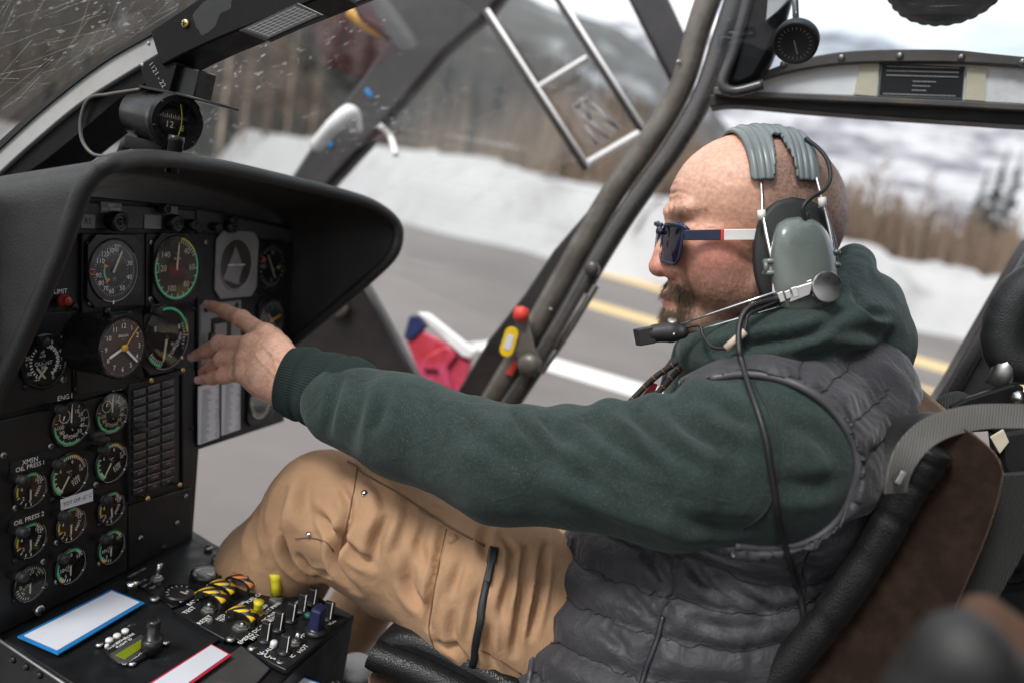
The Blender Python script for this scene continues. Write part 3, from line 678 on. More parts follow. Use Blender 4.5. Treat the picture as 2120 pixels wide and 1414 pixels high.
lp = onY(363, 305, YC - .03); MB().add(*lathe(lp + UP * .012, -UP, [(.0085, 0), (.0085, .006), (.0078, .007), (.0078, .04)], 20)).build('lamp', 'black_satin', cp)
bevel(MB().add(*box(onY(312, 304, YC), WAX, (.026, .012, .007))).build('foot', 'black_paint', cp), .001)
MB().add(*tube([onY(287, 300, YC), onY(270, 295, YC), onY(258, 303, YC), onY(246, 318, YC)], [.006, .0075, .006, .003], 12)).build('cable_plug', 'rubber', cp)
MB().add(*tube(smooth_path([onY(290, 186, YC), onY(225, 196, YC), onY(185, 205, YC), onY(168, 245, YC), onY(170, 290, YC), onY(190, 318, YC), onY(215, 325, YC)]), .0022, 8)).build('cable', 'roof_trim', cp)

# ---- open pilot door seen through the right pane
YD = 1.62
dr = empty('open_door', onY(800, 300, YD), 'open dark door with scratched window and slider rails beyond the windshield', 'door')
def yp(name, pts, y, d, mat, par, bev=.004): return bevel(sharp(MB().add(*yprism(pts, y, d)).build(name, mat, par)), bev)
yp('door_post', [(560, 430), (601, 365), (661, 272), (750, 157), (800, 85), (740, 40), (690, -60), (1080, -60), (1009, 34), (920, 110), (835, 212), (750, 310), (672, 395)], YD, .05, 'door_dark', dr, .012)
yp('door_post', [(1285, -30), (1372, -30), (1425, 85), (1397, 192)], YD, .05, 'door_dark', dr, .01)
def bar(a, b, w, mat, name, y=YD - .02, th=.012):
    p, q = onY(*a, y), onY(*b, y); t = _n(q - p); v = np.cross(t, OUT); return bevel(MB().add(*box((p + q) / 2, [t, v, OUT], (np.linalg.norm(q - p) / 2, w, th))).build(name, mat, dr), .002)
for a, b in (((1003, 25), (1214, 352)), ((1142, -20), (1330, 276))):
    o = bar(a, b, .006, 'frame_dark', 'slider_rail'); p, q = onY(a[0] + 6, a[1] - 5, YD - .034), onY(b[0] + 6, b[1] - 5, YD - .034)
    MB().add(*tube([p, q], .0035, 6)).build('rail_edge', 'roof_white', o)
bar((1119, 180), (1217, 120), .004, 'roof_white', 'cross_bar'); bar((1212, 341), (1330, 272), .005, 'roof_white', 'cross_bar')
lt = bevel(MB().add(*yprism([(1180, 218), (1222, 188), (1285, 262), (1243, 300)], YD - .03, .012)).build('window_latch', 'glass_clean', dr), .002)
for q in (((1190, 222), (1215, 205)), ((1205, 240), (1262, 288)), ((1225, 215), (1275, 262)), ((1212, 262), (1238, 300)), ((1200, 205), (1222, 250)), ((1240, 236), (1282, 268))):
    p, r2 = onY(*q[0], YD - .036), onY(*q[1], YD - .036); MB().add(*tube([p, r2], .0035, 6)).build('latch_clip', 'panel_light', lt)
mk('window_pane', [onY(x, y, YD + .02) for x, y in [(640, 400), (1040, -40), (1420, -40), (1440, 90), (1100, 700), (800, 560)]], [[0, 1, 2, 3, 4, 5]], 'glass_window', dr, smooth=False)
h = MB().add(*tube(smooth_path([onY(655, 303, YD - .05), onY(690, 262, YD - .09), onY(728, 232, YD - .09), onY(738, 268, YD - .04)]), [.016] * 8 + [.017] * 8 + [.014] * 9, 12)).build('grab_handle', 'livery_white', dr)
MB().add(*tube(smooth_path([onY(785, 260, YD), onY(808, 285, YD + .02), onY(820, 322, YD)]), .007, 8)).build('door_strap', 'roof_white', dr)
MB().add(*tube(smooth_path([onY(725, 25, YD + .1), onY(765, 55, YD + .1), onY(820, 75, YD + .1), onY(852, 76, YD + .1)]), .014, 8)).build('yellow_reflection', 'reflection_yellow', dr)  # yellow reflection modelled as a solid curved tube
for a, b in (((757, 185), (770, 202)), ((676, 290), (688, 306))): bar(a, b, .006, 'blue_edge', 'blue_sticker', YD - .003, .002)
# nose side below the shield and the painted shell beyond it
nsd = empty('nose_side', onY(740, 720, 1.38), 'dark nose side wall under the glare shield', 'nose wall')
yp('wall', [(560, 700), (640, 640), (755, 588), (790, 650), (835, 735), (890, 830), (700, 860), (560, 860)], 1.38, .03, 'frame_dark', nsd, .006)
MB().add(*lathe(onY(706, 640, 1.375), -OUT, [(.018, 0), (.018, .01), (.012, .014), (0, .014)], 20)).build('port_ring', 'frame_grey', nsd)
lv = empty('painted_shell', onY(910, 740, 1.66), 'red, white and navy painted shell low beside the nose', 'bodywork')
for nm, pts, mt, dy in (('red_skin', [(838, 700), (850, 668), (880, 690), (975, 738), (965, 790), (940, 830), (890, 835)], 'livery_red', 0), ('blue_skin', [(834, 700), (846, 655), (866, 652), (882, 676), (852, 706)], 'livery_blue', -.006), ('white_edge', [(862, 648), (884, 650), (982, 728), (974, 744), (955, 738)], 'livery_white', -.012), ('pink_fold', [(885, 735), (925, 715), (945, 735), (925, 760), (938, 812), (915, 800), (905, 765), (872, 765)], 'livery_red', -.012)): yp(nm, pts, 1.66 + dy, .02, mt, lv, .004)
# ---- door aperture frame
YF = 1.26
df = empty('door_frame', onY(1250, 500, YF), 'worn grey curved tube frame around the open door aperture', 'door frame')
t1 = smooth_path([onY(x, y, YF) for x, y in [(1505, -90), (1474, -20), (1446, 60), (1410, 180), (1350, 285), (1268, 402), (1192, 530), (1102, 690), (1000, 860), (940, 960)]], 6)
t2 = smooth_path([onY(x, y, YF - .01) for x, y in [(1560, -90), (1530, -20), (1500, 70), (1458, 195), (1396, 305), (1312, 422), (1240, 535), (1152, 690), (1040, 860), (975, 960)]], 6)
MB().add(*tube(t1, np.interp(np.linspace(0, 1, len(t1)), [0, .3, .6, 1], [.021, .0185, .0195, .021]), 14, flat=1.0)).build('outer_tube', 'frame_grey', df)
MB().add(*tube(t2, .0165, 14)).build('seal_tube', 'frame_tube', df)
yp('outer_skin', [(1352, 262), (1250, 398), (1145, 520), (1085, 610), (1010, 705), (945, 812), (900, 880), (1000, 880), (1095, 700), (1190, 535), (1262, 410), (1365, 275)], YF + .03, .03, 'frame_dark', df, .004)
MB().add(*tube(smooth_path([onY(x, y, YF - .018) for x, y in [(1235, 590), (1205, 640), (1165, 705), (1120, 770)]]), .006, 8)).build('lock_rod', 'steel_dull', df)
MB().add(*lathe(onY(1228, 556, YF - .03), -OUT, [(.012, 0), (.012, .012), (.007, .016), (0, .016)], 14)).build('hinge_bolt', 'frame_tube', df)
MB().add(*tube([onY(1215, 610, YF - .022), onY(1150, 720, YF - .022)], .005, 8)).build('rusty_rod', 'roof_trim', df)
for x, y in ((1405, 130), (1140, 642)): screw(onY(x, y, YF - .019), -OUT, .0035, 'steel_dull', df)
lev = bevel(sharp(MB().add(*yprism([(1066, 655), (1092, 655), (1106, 720), (1122, 752), (1105, 782), (1075, 775), (1068, 740)], YF - .05, .008)).build('door_lever', 'frame_grey', df)), .003)
MB().add(*lathe(onY(1079, 651, YF - .052), UP, [(0, -.012), (.0115, -.01), (.013, 0), (.011, .01), (0, .013)], 18)).build('lever_knob', 'red_mark', lev)
MB().add(*lathe(onY(1096, 755, YF - .052), -OUT, [(.018, 0), (.018, .006), (.006, .009), (0, .009)], 18)).build('lever_pivot', 'frame_grey', lev)
yp('red_arrow', [(1046, 772), (1066, 745), (1072, 755), (1060, 778)], YF - .024, .003, 'red_mark', df, 0)
tg = empty('key_tag', onY(1052, 708, YF - .055), 'yellow plastic key tag hanging beside the door lever', 'tag')
p0, p1 = onY(1060, 688, YF - .055), onY(1047, 728, YF - .055); t = _n(p1 - p0); v = np.cross(t, OUT); L_ = np.linalg.norm(p1 - p0) / 2
bevel(mk('tag_body', *prism([(p0 + p1) / 2 + t * a + v * b for a, b in rrect(L_ + .008, .0115, .011)], OUT * .004), 'yellow_tag', tg, smooth=False), .001)
mk('tag_label', *prism([(p0 + p1) / 2 + t * a + v * b - OUT * .001 for a, b in rrect(L_ * .72, .0058, .002)], OUT * .0008), 'paper', tg, smooth=False)

# ---- roof edge above the pilot
YR = 1.16
rf = empty('roof_edge', onY(1850, 170, YR), 'white cabin roof edge with brown screwed rail and black seal', 'roof')
yp('panel', [(1500, 190), (1560, 166), (1620, 146), (1760, 128), (2000, 126), (2200, 140), (2200, 222), (1900, 206), (1640, 196)], YR, .03, 'roof_white', rf, .002)
V = []
def ribbon(name, a, b, y, d, mat): return strip(sm2(a), sm2(b), y, d, name, mat, rf)
ribbon('screw_rail', [(1560, 158), (1640, 128), (1760, 106), (1950, 103), (2060, 112), (2220, 128)], [(1560, 172), (1640, 148), (1760, 131), (1950, 129), (2060, 134), (2220, 146)], YR - .012, .02, 'roof_trim')
ribbon('trim', [(1478, 180), (1560, 190), (1700, 196), (1900, 205), (2220, 222)], [(1478, 196), (1560, 202), (1700, 209), (1900, 218), (2220, 236)], YR - .012, .03, 'roof_trim')
ribbon('seal', [(1470, 196), (1560, 202), (1700, 210), (1900, 219), (2220, 237)], [(1470, 222), (1530, 218), (1700, 232), (1900, 246), (2220, 266)], YR + .006, .04, 'rubber')
for x, y in ((1622, 134), (1742, 121), (1863, 117), (1990, 120), (2117, 130)): screw(onY(x, y, YR - .012), _n(A(0, -1, -.3)), .0046, 'steel_dull', rf, 'screw', False)
q = [onY(x, y, YR - .003) for x, y in [(1817, 201), (1993, 207), (1999, 139), (1823, 131)]]; pc = bevel(mk('placard', *prism(q, OUT * .002), 'panel_black', rf, smooth=False), .0003)
u, v = _n(q[1] - q[0]), _n(q[3] - q[0]); w_, h_ = np.linalg.norm(q[1] - q[0]), np.linalg.norm(q[3] - q[0]); M_ = Marks(q[0], u, v, .0012); rl = random.Random(3)
for j, (a, b) in enumerate([(.08, .92), (.08, .9), (.08, .93), (.40, .66), (.40, .58), (.40, .56), (.06, .9)]):
    y = h_ * (.9 - .13 * j - (.03 if j > 2 else 0)); x = w_ * a
    while x < w_ * b: l = w_ * rl.uniform(.006, .016); M_.rect(x + l, y, l, h_ * .018, 'dim_mark'); x += 2 * l + w_ * .006
for a, b, c, d in ((.5, .02, .485, .006), (.5, .98, .485, .006), (.012, .5, .003, .48), (.988, .5, .003, .48)): M_.rect(w_ * a, h_ * b, w_ * c, h_ * d, 'dim_mark')
M_.build('print', pc)
for pts in ([(1768, 196), (1782, 130), (1820, 131), (1814, 200)], [(1998, 207), (2002, 140), (2042, 142), (2040, 210)]): mk('tape', *prism([onY(x, y, YR - .0035) for x, y in pts], OUT * .002), 'tape', rf, smooth=False)
cu = empty('pillar_pad', onY(1560, 90, YR), 'dark padded inner pillar between windshield frame and roof', 'pillar')
o = yp('pad', [(1555, -60), (1655, -60), (1622, 60), (1598, 120), (1570, 168), (1535, 186), (1496, 180), (1515, 110), (1535, 40)], YR - .05, .06, 'black_paint', cu, .014)
ribb = smooth_path([onY(x, y, YR - .055) for x, y in [(1560, -60), (1540, 30), (1518, 110), (1496, 172), (1520, 190), (1580, 176)]]); MB().add(*tube(ribb, .007, 10)).build('edge_trim', 'frame_tube', cu)
yp('sun_flap', [(1585, 45), (1592, -30), (1660, -30), (1610, 25)], YR - .06, .006, 'steel_dull', cu, .001)
th = empty('air_thermometer', onY(1645, 90, YR - .1), 'round black air thermometer dial hanging on a thin rod', 'gauge')
c = onY(1646, 90, YR - .1); nn = _n(A(-.1, -.75, -.65)); MB().add(*lathe(c, nn, [(.024, -.012), (.027, -.010), (.0275, 0), (.024, .003), (.023, .001), (0, .001)], 36)).build('case', 'rubber', th)
M_ = Marks(c + nn * .0015, np.cross(UP, nn), np.cross(nn, np.cross(UP, nn)), 0)
for k in range(24): M_.tick(0, 0, .017, .0205, k * 15, .0003, 'dim_mark')
M_.tick(0, 0, -.004, .014, 160, .0007, 'dim_mark'); M_.build('dial_marks', th)
MB().add(*tube([c - nn * .01, onY(1642, -80, YR - .1)], .004, 10)).build('probe', 'steel', th)
av = empty('roof_vent', P(1960, -46, .98), 'black round roof vent with scalloped rim at the top edge', 'vent')
c = P(1960, -48, .98); nn = _n(A(.0, -.55, -.83)); u, w = frame_of(nn, (1, 0, 0)); V = []; F = []; sg = 120
for i, (r, h_) in enumerate([(.056, .012), (.066, .010), (.068, 0), (.066, -.012), (.06, -.014)]):
    for k in range(sg):
        a = 2 * math.pi * k / sg; rr = r * (1 + (.035 * abs(math.sin(a * 14)) if 1 <= i <= 3 else 0)); V.append(c + nn * h_ + u * math.cos(a) * rr + w * math.sin(a) * rr)
F = [[i * sg + k, i * sg + (k + 1) % sg, (i + 1) * sg + (k + 1) % sg, (i + 1) * sg + k] for i in range(4) for k in range(sg)]
mk('rim', V, F, 'knob_black', av); MB().add(*lathe(c, nn, [(0, .004), (.03, .006), (.048, .012), (.056, .013)], 40)).build('bowl', 'black_satin', av)
rg = empty('roof_window', onY(1850, 60, YR), 'clear overhead roof window above the pilot', 'window')
V = []; e0 = [onY(x, y, YR - .004) for x, y in [(1480, 170), (1560, 160), (1640, 132), (1760, 112), (1950, 110), (2220, 130)]]
for p in e0:
    for t in np.linspace(0, 1, 8): V.append(p + A(0, -.62 * t, .16 * math.sin(t * 1.4)))
mk('pane', V, [[i * 8 + j, (i + 1) * 8 + j, (i + 1) * 8 + j + 1, i * 8 + j + 1] for i in range(5) for j in range(7)], 'glass_roof', rg)
# ---- rear door post and gear behind the seat
rp_ = empty('slanted_door_post', onY(2060, 700, 1.3), 'dark grey slanted rear door post behind the seat', 'post')
yp('post', [(1925, 860), (1965, 800), (2112, 545), (2160, 470), (2240, 470), (2240, 620), (2140, 760), (2060, 870)], 1.30, .08, 'frame_dark', rp_, .02)
MB().add(*tube([onY(1950, 850, 1.29), onY(2150, 500, 1.29)], .010, 8)).build('post_edge', 'frame_tube', rp_)
# cabin floor
mk('cabin_floor', *box(A(.15, .50, .93), WAX, (1.05, 1.0, .02)), 'floor', smooth=False, kind='structure', label='dark cabin floor under the pilot seat')
# the rest of the cabin, behind and above the taking position: roof skin, rear bulkhead
mk('cabin_ceiling', *box(A(.76, .42, 2.46), WAX, (.52, .86, .02)), 'panel_grey', smooth=False, kind='structure', label='grey cabin ceiling behind the roof window')
mk('bulkhead_wall', *box(A(1.22, .42, 1.70), WAX, (.03, .86, .74)), 'panel_grey', smooth=False, kind='structure', label='grey bulkhead wall behind the seats')
mk('cabin_wall', *box(A(.20, -.48, 1.20), WAX, (1.02, .02, .26)), 'panel_grey', smooth=False, kind='structure', label='grey lower cabin wall on the copilot side')
mk('roof_rail', *box(A(.20, -.46, 2.36), WAX, (1.02, .04, .08)), 'panel_grey', smooth=False, kind='structure', label='grey roof rail on the copilot side')
# fine scratches in the plastic panes
def scratches(name, par, pts, off, seed, n, smin, smax, ang, inside):
    rs = random.Random(seed); b = MB(); k = 0
    while k < n:
        x, y = rs.uniform(*pts[0]), rs.uniform(*pts[1]); L_ = rs.uniform(smin, smax); a = math.radians(rs.gauss(*ang)); w = rs.uniform(.5, 1.8)
        q = [(x - math.cos(a) * L_ / 2, y - math.sin(a) * L_ / 2), (x + math.cos(a) * L_ / 2, y + math.sin(a) * L_ / 2)]
        if not all(inside(*p) for p in q): k += .2; continue
        nx, ny = -math.sin(a) * w / 2, math.cos(a) * w / 2; c = [off(q[0][0] - nx * .3, q[0][1] - ny * .3), off(q[1][0] - nx, q[1][1] - ny), off(q[1][0] + nx, q[1][1] + ny), off(q[0][0] + nx * .3, q[0][1] + ny * .3)]; b.add(c, [[0, 1, 2, 3]]); k += 1
    o = b.build(name, 'scratch_line', par, smooth=False, kind='stuff')
scratches('scratches', dr, ((700, 1400), (0, 420)), lambda x, y: onY(x, y, YD + .017), 4, 90, 30, 190, (-14, 12), lambda x, y: y > 470 - (x - 640) * 1.1 and y < 1000 - (x - 900) * 1.55 and y > -30)
lps = Surf(np.array([v.co[:] for v in lpane.data.vertices]) + wloc(lpane), [tuple(p.vertices) for p in lpane.data.polygons])
scratches('scratches', ws, ((0, 420), (0, 300)), lambda x, y: lps.hit(x, y, .002), 5, 70, 25, 170, (-36, 22), lambda x, y: y < 285 - x * .72 and lps.b.ray_cast(Vector(CAM), Vector(_n(ray(x, y))))[0] is not None)
# ================================================================== instrument panel
TI = math.radians(6); PU = A(0, 1, 0); PV = A(-math.sin(TI), 0, math.cos(TI)); PN = np.cross(PU, PV); PO = P(145, 880, .86)
def pp(px, py, lift=0.0): return onPlane(px, py, PO + PN * lift, PN)
def pz(px, py): return proj(pp(px, py))[2]
ip = empty('instrument_panel', pp(200, 1240), 'black instrument panel crowded with round gauges', 'instrument panel')
def plate(name, pts, lift, th, mat, par=None, bev=.0012):
    return bevel(sharp(mk(name, *prism([pp(x, y, lift) for x, y in pts], PN * -th), mat, par or ip, smooth=False)), bev)
plate('back_plate', [(-90, 395), (160, 405), (420, 430), (612, 470), (606, 690), (588, 872), (412, 930), (399, 1113), (-90, 1362)], -.004, .006, 'panel_black')
for pts, m_ in (([(-80, 655), (148, 645), (150, 824), (-80, 880)], 'panel_black'), ([(153, 655), (302, 640), (300, 790), (262, 806), (153, 829)], 'panel_black'), ([(-80, 890), (150, 836), (264, 808), (264, 1180), (200, 1212), (-80, 1352)], 'panel_black'),
                ([(170, 484), (300, 484), (300, 634), (170, 650)], 'panel_black'), ([(304, 484), (404, 486), (402, 770), (304, 790)], 'panel_black'), ([(168, 418), (404, 436), (404, 474), (168, 474)], 'panel_grey'),
                ([(408, 434), (606, 476), (604, 505), (408, 478)], 'panel_grey'), ([(409, 482), (602, 508), (600, 690), (584, 866), (412, 925)], 'panel_black'), ([(268, 1046), (397, 1008), (397, 1110), (268, 1178)], 'panel_black'), ([(378, 770), (404, 765), (400, 1004), (378, 1012)], 'panel_black')):
    plate('face_plate', pts, 0, .004, m_)
def ring(px, py, r, lift, h, mat, par, name='bezel', w=.12, seg=48):
    return sharp(MB().add(*lathe(pp(px, py, lift), PN, [(r * (1 + w), 0), (r * (1 + w), h * .6), (r * (1 + w * .6), h), (r * 1.02, h), (r * .98, h * .55), (r * .97, .0006)], seg)).build(name, mat, par), 30)
def gmarks(px, py, lift): return Marks(pp(px, py, lift), PU, PV, .0009)
def gauge(px, py, R, label, draw, needle=None, dial='dial_black', lamp=True, lift=.001, h=.0026, bezel='black_satin', w=.1, glass=True, index=125, square=None, lampd=(-1.18, 1.02)):
    z = pz(px, py); r = R * z / FPX
    if square:
        o = bevel(mk('gauge', *prism([pp(px, py, lift) + PU * a + PV * b for a, b in rrect(r * square, r * square, r * .35, 1)], PN * .003), bezel, ip, smooth=False, label=label), .0008); ring(px, py, r, lift + .003, h * .6, bezel, o, w=.06); lift = lift + .003
    else:
        o = ring(px, py, r, lift, h, bezel, ip, 'gauge', w); o['label'] = label
    mk('dial', *disc(pp(px, py, lift + .0006), PN, r), dial, o, smooth=False)
    M_ = gmarks(px, py, lift); draw(M_, r); M_.build('dial_markings', o)
    if needle:
        for nd in ([needle] if not isinstance(needle, list) else needle):
            ang, r0, r1, wd, mt = nd[:5]; cx, cy = nd[5:7] if len(nd) > 5 else (0, 0); a = math.radians(ang); d = PU * math.sin(a) + PV * math.cos(a); s = np.cross(PN, d); c = pp(px, py, lift + .0016) + PU * cx * r + PV * cy * r
            bevel(mk('needle', *prism([c + d * r * r0 - s * r * wd, c + d * r * r0 + s * r * wd, c + d * r * r1 * .86 + s * r * wd * .8, c + d * r * r1, c + d * r * r1 * .86 - s * r * wd * .8], PN * .0008), mt, o, smooth=False), .0002)
        MB().add(*lathe(pp(px, py, lift + .0012), PN, [(r * .09, 0), (r * .09, .0010), (0, .0012)], 16)).build('needle_hub', 'knob_black', o)
    if index is not None:
        b = Marks(pp(px, py, lift + h * (.6 if square else 1)), PU, PV, .0003); b.arc(0, 0, r * 1.0, r * 1.03, 55, 205, 'dim_mark', 24); b.tick(0, 0, r * .98, r * 1.10, index, r * .03, 'white_mark'); b.build('bezel_index', o)
    if glass: mk('glass', *disc(pp(px, py, lift + .0030), PN, r * .985), 'glass_dial', o, smooth=False)
    if lamp:
        c = pp(px, py, lift) + PU * r * lampd[0] + PV * r * lampd[1]
        MB().add(*lathe(c, PN, [(.0044, 0), (.0044, .010), (.0053, .0105), (.0053, .0125), (.0045, .0128), (.0045, .0140), (.0053, .0143), (.0053, .0165), (.0045, .0168), (.0050, .018), (.004, .020), (0, .020)], 20)).build('post_lamp', 'rubber', o)
    return o
def nums(M_, r, lst, rad, size, mat='white_mark', rot=0):
    for a, t in lst: M_.text(t, math.sin(math.radians(a)) * r * rad, math.cos(math.radians(a)) * r * rad, r * size * 1.15, mat, rot)
def ticks(M_, r, a0, a1, n, r0, r1, w=.012, mat='white_mark'):
    for k in range(n): M_.tick(0, 0, r * r0, r * r1, a0 + (a1 - a0) * k / max(1, n - 1), r * w * 1.4, mat)
def d_eng(mat):
    def f(M_, r):
        for i, t in enumerate(['10', '20', '30', '40', '50', '60', '70', '80', '90', '100']):
            a = 28 + i * 26.3; M_.tick(0, 0, r * .80, r * .93, a, r * .016, mat); M_.text(t, math.sin(math.radians(a)) * r * .62, math.cos(math.radians(a)) * r * .62, r * .27, mat)
        M_.tick(0, 0, r * .8, r * .95, 2, r * .016, mat); M_.arc(0, 0, r * .86, r * .98, 150, 272, 'green_mark', 30); M_.tick(0, 0, r * .78, r * .97, 281, r * .03, 'orange_mark')
        M_.arc(-r * .38, r * .42, r * .27, r * .30, 0, 360, mat, 24)
        for k in range(8): M_.tick(-r * .38, r * .42, r * .31, r * .37, k * 45 + 160, r * .012, mat)
        M_.text('%', r * .05, -r * .28, r * .16, mat)
    return f
def d_tot(M_, r):
    M_.arc(0, 0, r * .84, r * .97, 213, 292, 'green_mark'); M_.arc(0, 0, r * .86, r * .95, -28, 0, 'green_mark', 8); M_.arc(0, 0, r * .86, r * .95, 0, 28, 'yellow_mark', 8)
    for a in (33, 43, 52): M_.tick(0, 0, r * .78, r * .97, a, r * .028, 'orange_mark')
    ticks(M_, r, -22, 75, 14, .78, .90, .014); ticks(M_, r, 213, 240, 6, .74, .86, .018); ticks(M_, r, 255, 290, 3, .74, .86, .016)
    nums(M_, r, [(300, '6'), (330, '7'), (10, '8'), (62, '9'), (78, '10')], .62, .2); M_.text('°C', -r * .05, r * .12, r * .28, 'white_mark'); M_.text('x100\nTOT', r * .32, -r * .34, r * .24, 'white_mark', .35)
def d_press(lo, hi):
    def f(M_, r):
        M_.arc(0, 0, r * .81, r * .97, -20, 24, 'green_mark', 10); M_.tick(0, 0, r * .72, r * .97, 30, r * .045, hi) if hi else 0; M_.arc(0, 0, r * .82, r * .93, 258, 292, 'yellow_mark', 8)
        if lo: M_.tick(0, 0, r * .66, r * .95, 250, r * .045, lo)
        ticks(M_, r, 30, 62, 4, .76, .92, .02); ticks(M_, r, 180, 250, 4, .76, .92, .02); nums(M_, r, [(-12, '8'), (38, '10'), (58, '12'), (186, '0'), (232, '2'), (285, '4')], .62, .26); M_.text('PRESS', r * .45, -r * .18, r * .25, 'white_mark', 1.1)
    return f
def d_small(M_, r):
    M_.arc(0, 0, r * .81, r * .97, -25, 40, 'green_mark', 12); M_.tick(0, 0, r * .74, r * .97, 47, r * .05, 'yellow_mark'); M_.arc(0, 0, r * .81, r * .97, 235, 292, 'green_mark', 12); M_.arc(0, 0, r * .81, r * .97, 212, 235, 'yellow_mark', 6)
    ticks(M_, r, 185, 235, 5, .74, .9, .02); ticks(M_, r, 30, 60, 4, .76, .9, .02); nums(M_, r, [(0, '0'), (50, '15'), (215, '5'), (262, '10')], .62, .26); M_.text('x10\n°C', -r * .25, -r * .12, r * .24, 'white_mark', .3)
def d_bus(M_, r):
    ticks(M_, r, -30, 70, 12, .80, .92, .018, 'cream_mark'); ticks(M_, r, 190, 262, 7, .76, .9, .02, 'cream_mark'); nums(M_, r, [(5, '10'), (48, '15'), (230, '5'), (268, '0')], .62, .3, 'cream_mark', .5); M_.text('x10', -r * .3, -r * .1, r * .26, 'cream_mark', .4)
gauge(147, 877, 45, 'engine one turbine gauge numbered ten to one hundred', d_eng('white_mark'), [(3, .05, .80, .035, 'white_mark'), (200, -.02, .2, .03, 'white_mark', -.38, .42)], lampd=(-1.15, 1.0))
gauge(232, 855, 41, 'engine two turbine gauge with cream numerals', d_eng('cream_mark'), [(2, .05, .80, .035, 'cream_mark'), (20, -.02, .2, .03, 'cream_mark', -.38, .42)], lamp=False)
gauge(144, 983, 45, 'upper turbine temperature gauge above the white tape', d_tot, (214, .06, .82, .04, 'cream_mark'), lampd=(-1.18, .92))
gauge(231, 956, 41, 'turbine temperature gauge beside the caution lights', d_tot, (214, .06, .82, .04, 'cream_mark'))
gauge(63, 1013, 37, 'transmission oil pressure gauge under the XMSN label', d_press(None, None), (180, .0, .62, .05, 'cream_mark'))
gauge(63, 1117, 37, 'oil pressure gauge under the OIL PRESS 2 label', d_press('orange_mark', 'orange_mark'), (178, .0, .62, .05, 'cream_mark'))
gauge(147, 1085, 36, 'small pressure gauge directly below the white tape', d_press('orange_mark', 'orange_mark'), (180, .0, .62, .05, 'cream_mark'))
gauge(230, 1051, 34, 'small pressure gauge right of the white tape', d_press('orange_mark', 'orange_mark'), (172, .0, .62, .05, 'cream_mark'))
gauge(146, 1170, 37, 'small temperature gauge with green arcs near the console', d_small, (180, .0, .62, .05, 'cream_mark'))
gauge(230, 1131, 35, 'small temperature gauge nearest the far end of the engine plate', d_small, (182, .0, .62, .05, 'cream_mark'))
gauge(62, 1207, 37, 'lowest gauge with cream numerals beside the blue card', d_bus, (180, .0, .62, .05, 'cream_mark'))
def d_quant(M_, r):
    ticks(M_, r, 15, 145, 17, .60, .72, .02); ticks(M_, r, 15, 145, 9, .56, .74, .026); ticks(M_, r, 215, 320, 10, .60, .72, .02)
    nums(M_, r, [(25, '6'), (65, '4'), (112, '2'), (150, '0'), (285, '20'), (240, '10')], .84, .2); nums(M_, r, [(208, '-25')], .78, .2); M_.text('QUANT\nFE', -r * .05, -r * .18, r * .24, 'white_mark'); M_.text('x9\nx10', -r * .1, r * .32, r * .19, 'white_mark'); M_.text('S', r * .84, r * .02, r * .17, 'white_mark'); M_.text('T', -r * .86, -r * .05, r * .17, 'white_mark')
gauge(91, 748, 50, 'fuel quantity gauge marked QUANT beside the clock', d_quant, [(140, -.35, .30, .05, 'cream_mark', -.12, -.50), (222, -.35, .22, .05, 'cream_mark', -.10, -.50)], w=.16, lampd=(-.55, .95), index=None)
def d_tq(M_, r):
    ticks(M_, r, -20, 320, 60, .78, .86, .008, 'dim_mark'); ticks(M_, r, -20, 320, 30, .52, .58, .008, 'dim_mark')
    nums(M_, r, [(190, '60'), (212, '70'), (235, '80'), (258, '90'), (298, '110'), (322, '120'), (342, '130'), (358, '140'), (70, '30'), (110, '40'), (150, '50')], .68, .2); M_.text('M', 0, -r * .28, r * .2, 'dim_mark'); M_.text('ENG', r * .1, r * .82, r * .13, 'white_mark')
    M_.arc(0, 0, r * .40, r * .47, 225, 292, 'green_mark', 16); M_.tick(0, 0, r * .33, r * .5, 295, r * .04, 'orange_mark'); M_.tick(0, 0, r * .33, r * .5, 222, r * .04, 'orange_mark'); M_.tick(0, 0, r * .86, r * .99, 274, r * .03, 'red_mark'); M_.tick(0, 0, r * .86, r * .99, 265, r * .03, 'red_mark')
gauge(236, 561, 63, 'large torque gauge with green inner arc, in square bezel', d_tq, [(27, -.08, .76, .045, 'cream_mark')], 'dial_teal_reflect', False, square=1.18, index=180)
def d_as(M_, r):
    M_.arc(0, 0, r * .93, r * 1.0, 10, 55, 'yellow_mark', 12); M_.arc(0, 0, r * .91, r * 1.0, 55, 290, 'green_mark', 50); M_.arc(0, 0, r * .95, r * 1.0, 290, 300, 'red_mark', 4)
    nums(M_, r, [(38, '40'), (88, '60'), (140, '80'), (200, '100'), (270, '120'), (308, '140')], .68, .24, 'cream_mark'); ticks(M_, r, 10, 60, 8, .80, .92, .014, 'cream_mark'); ticks(M_, r, 90, 280, 12, .82, .92, .012, 'cream_mark'); M_.text('KM/H', 0, r * .30, r * .13, 'cream_mark'); M_.text('x10', 0, r * .48, r * .12, 'cream_mark')
gauge(366, 556, 65, 'large airspeed gauge ringed in green, brown reflection painted into its face', d_as, [(5, -.05, .82, .035, 'cream_mark')], 'dial_brown_reflect', False, square=1.12, index=None)
def d_torq(M_, r):
    M_.arc(0, 0, r * .90, r * .99, -15, 70, 'green_mark', 24); M_.arc(0, 0, r * .90, r * .99, 70, 84, 'yellow_mark', 5); M_.tick(0, 0, r * .84, r * 1.0, 90, r * .03, 'orange_mark'); M_.arc(0, 0, r * .90, r * .99, 195, 235, 'green_mark', 10)
    ticks(M_, r, 195, 235, 7, .78, .9, .012); ticks(M_, r, 60, 110, 8, .74, .84, .01); nums(M_, r, [(60, '8'), (88, '9'), (300, '5')], .62, .2); M_.text('%\nTORQUE', r * .32, -r * .28, r * .2, 'white_mark', .9)
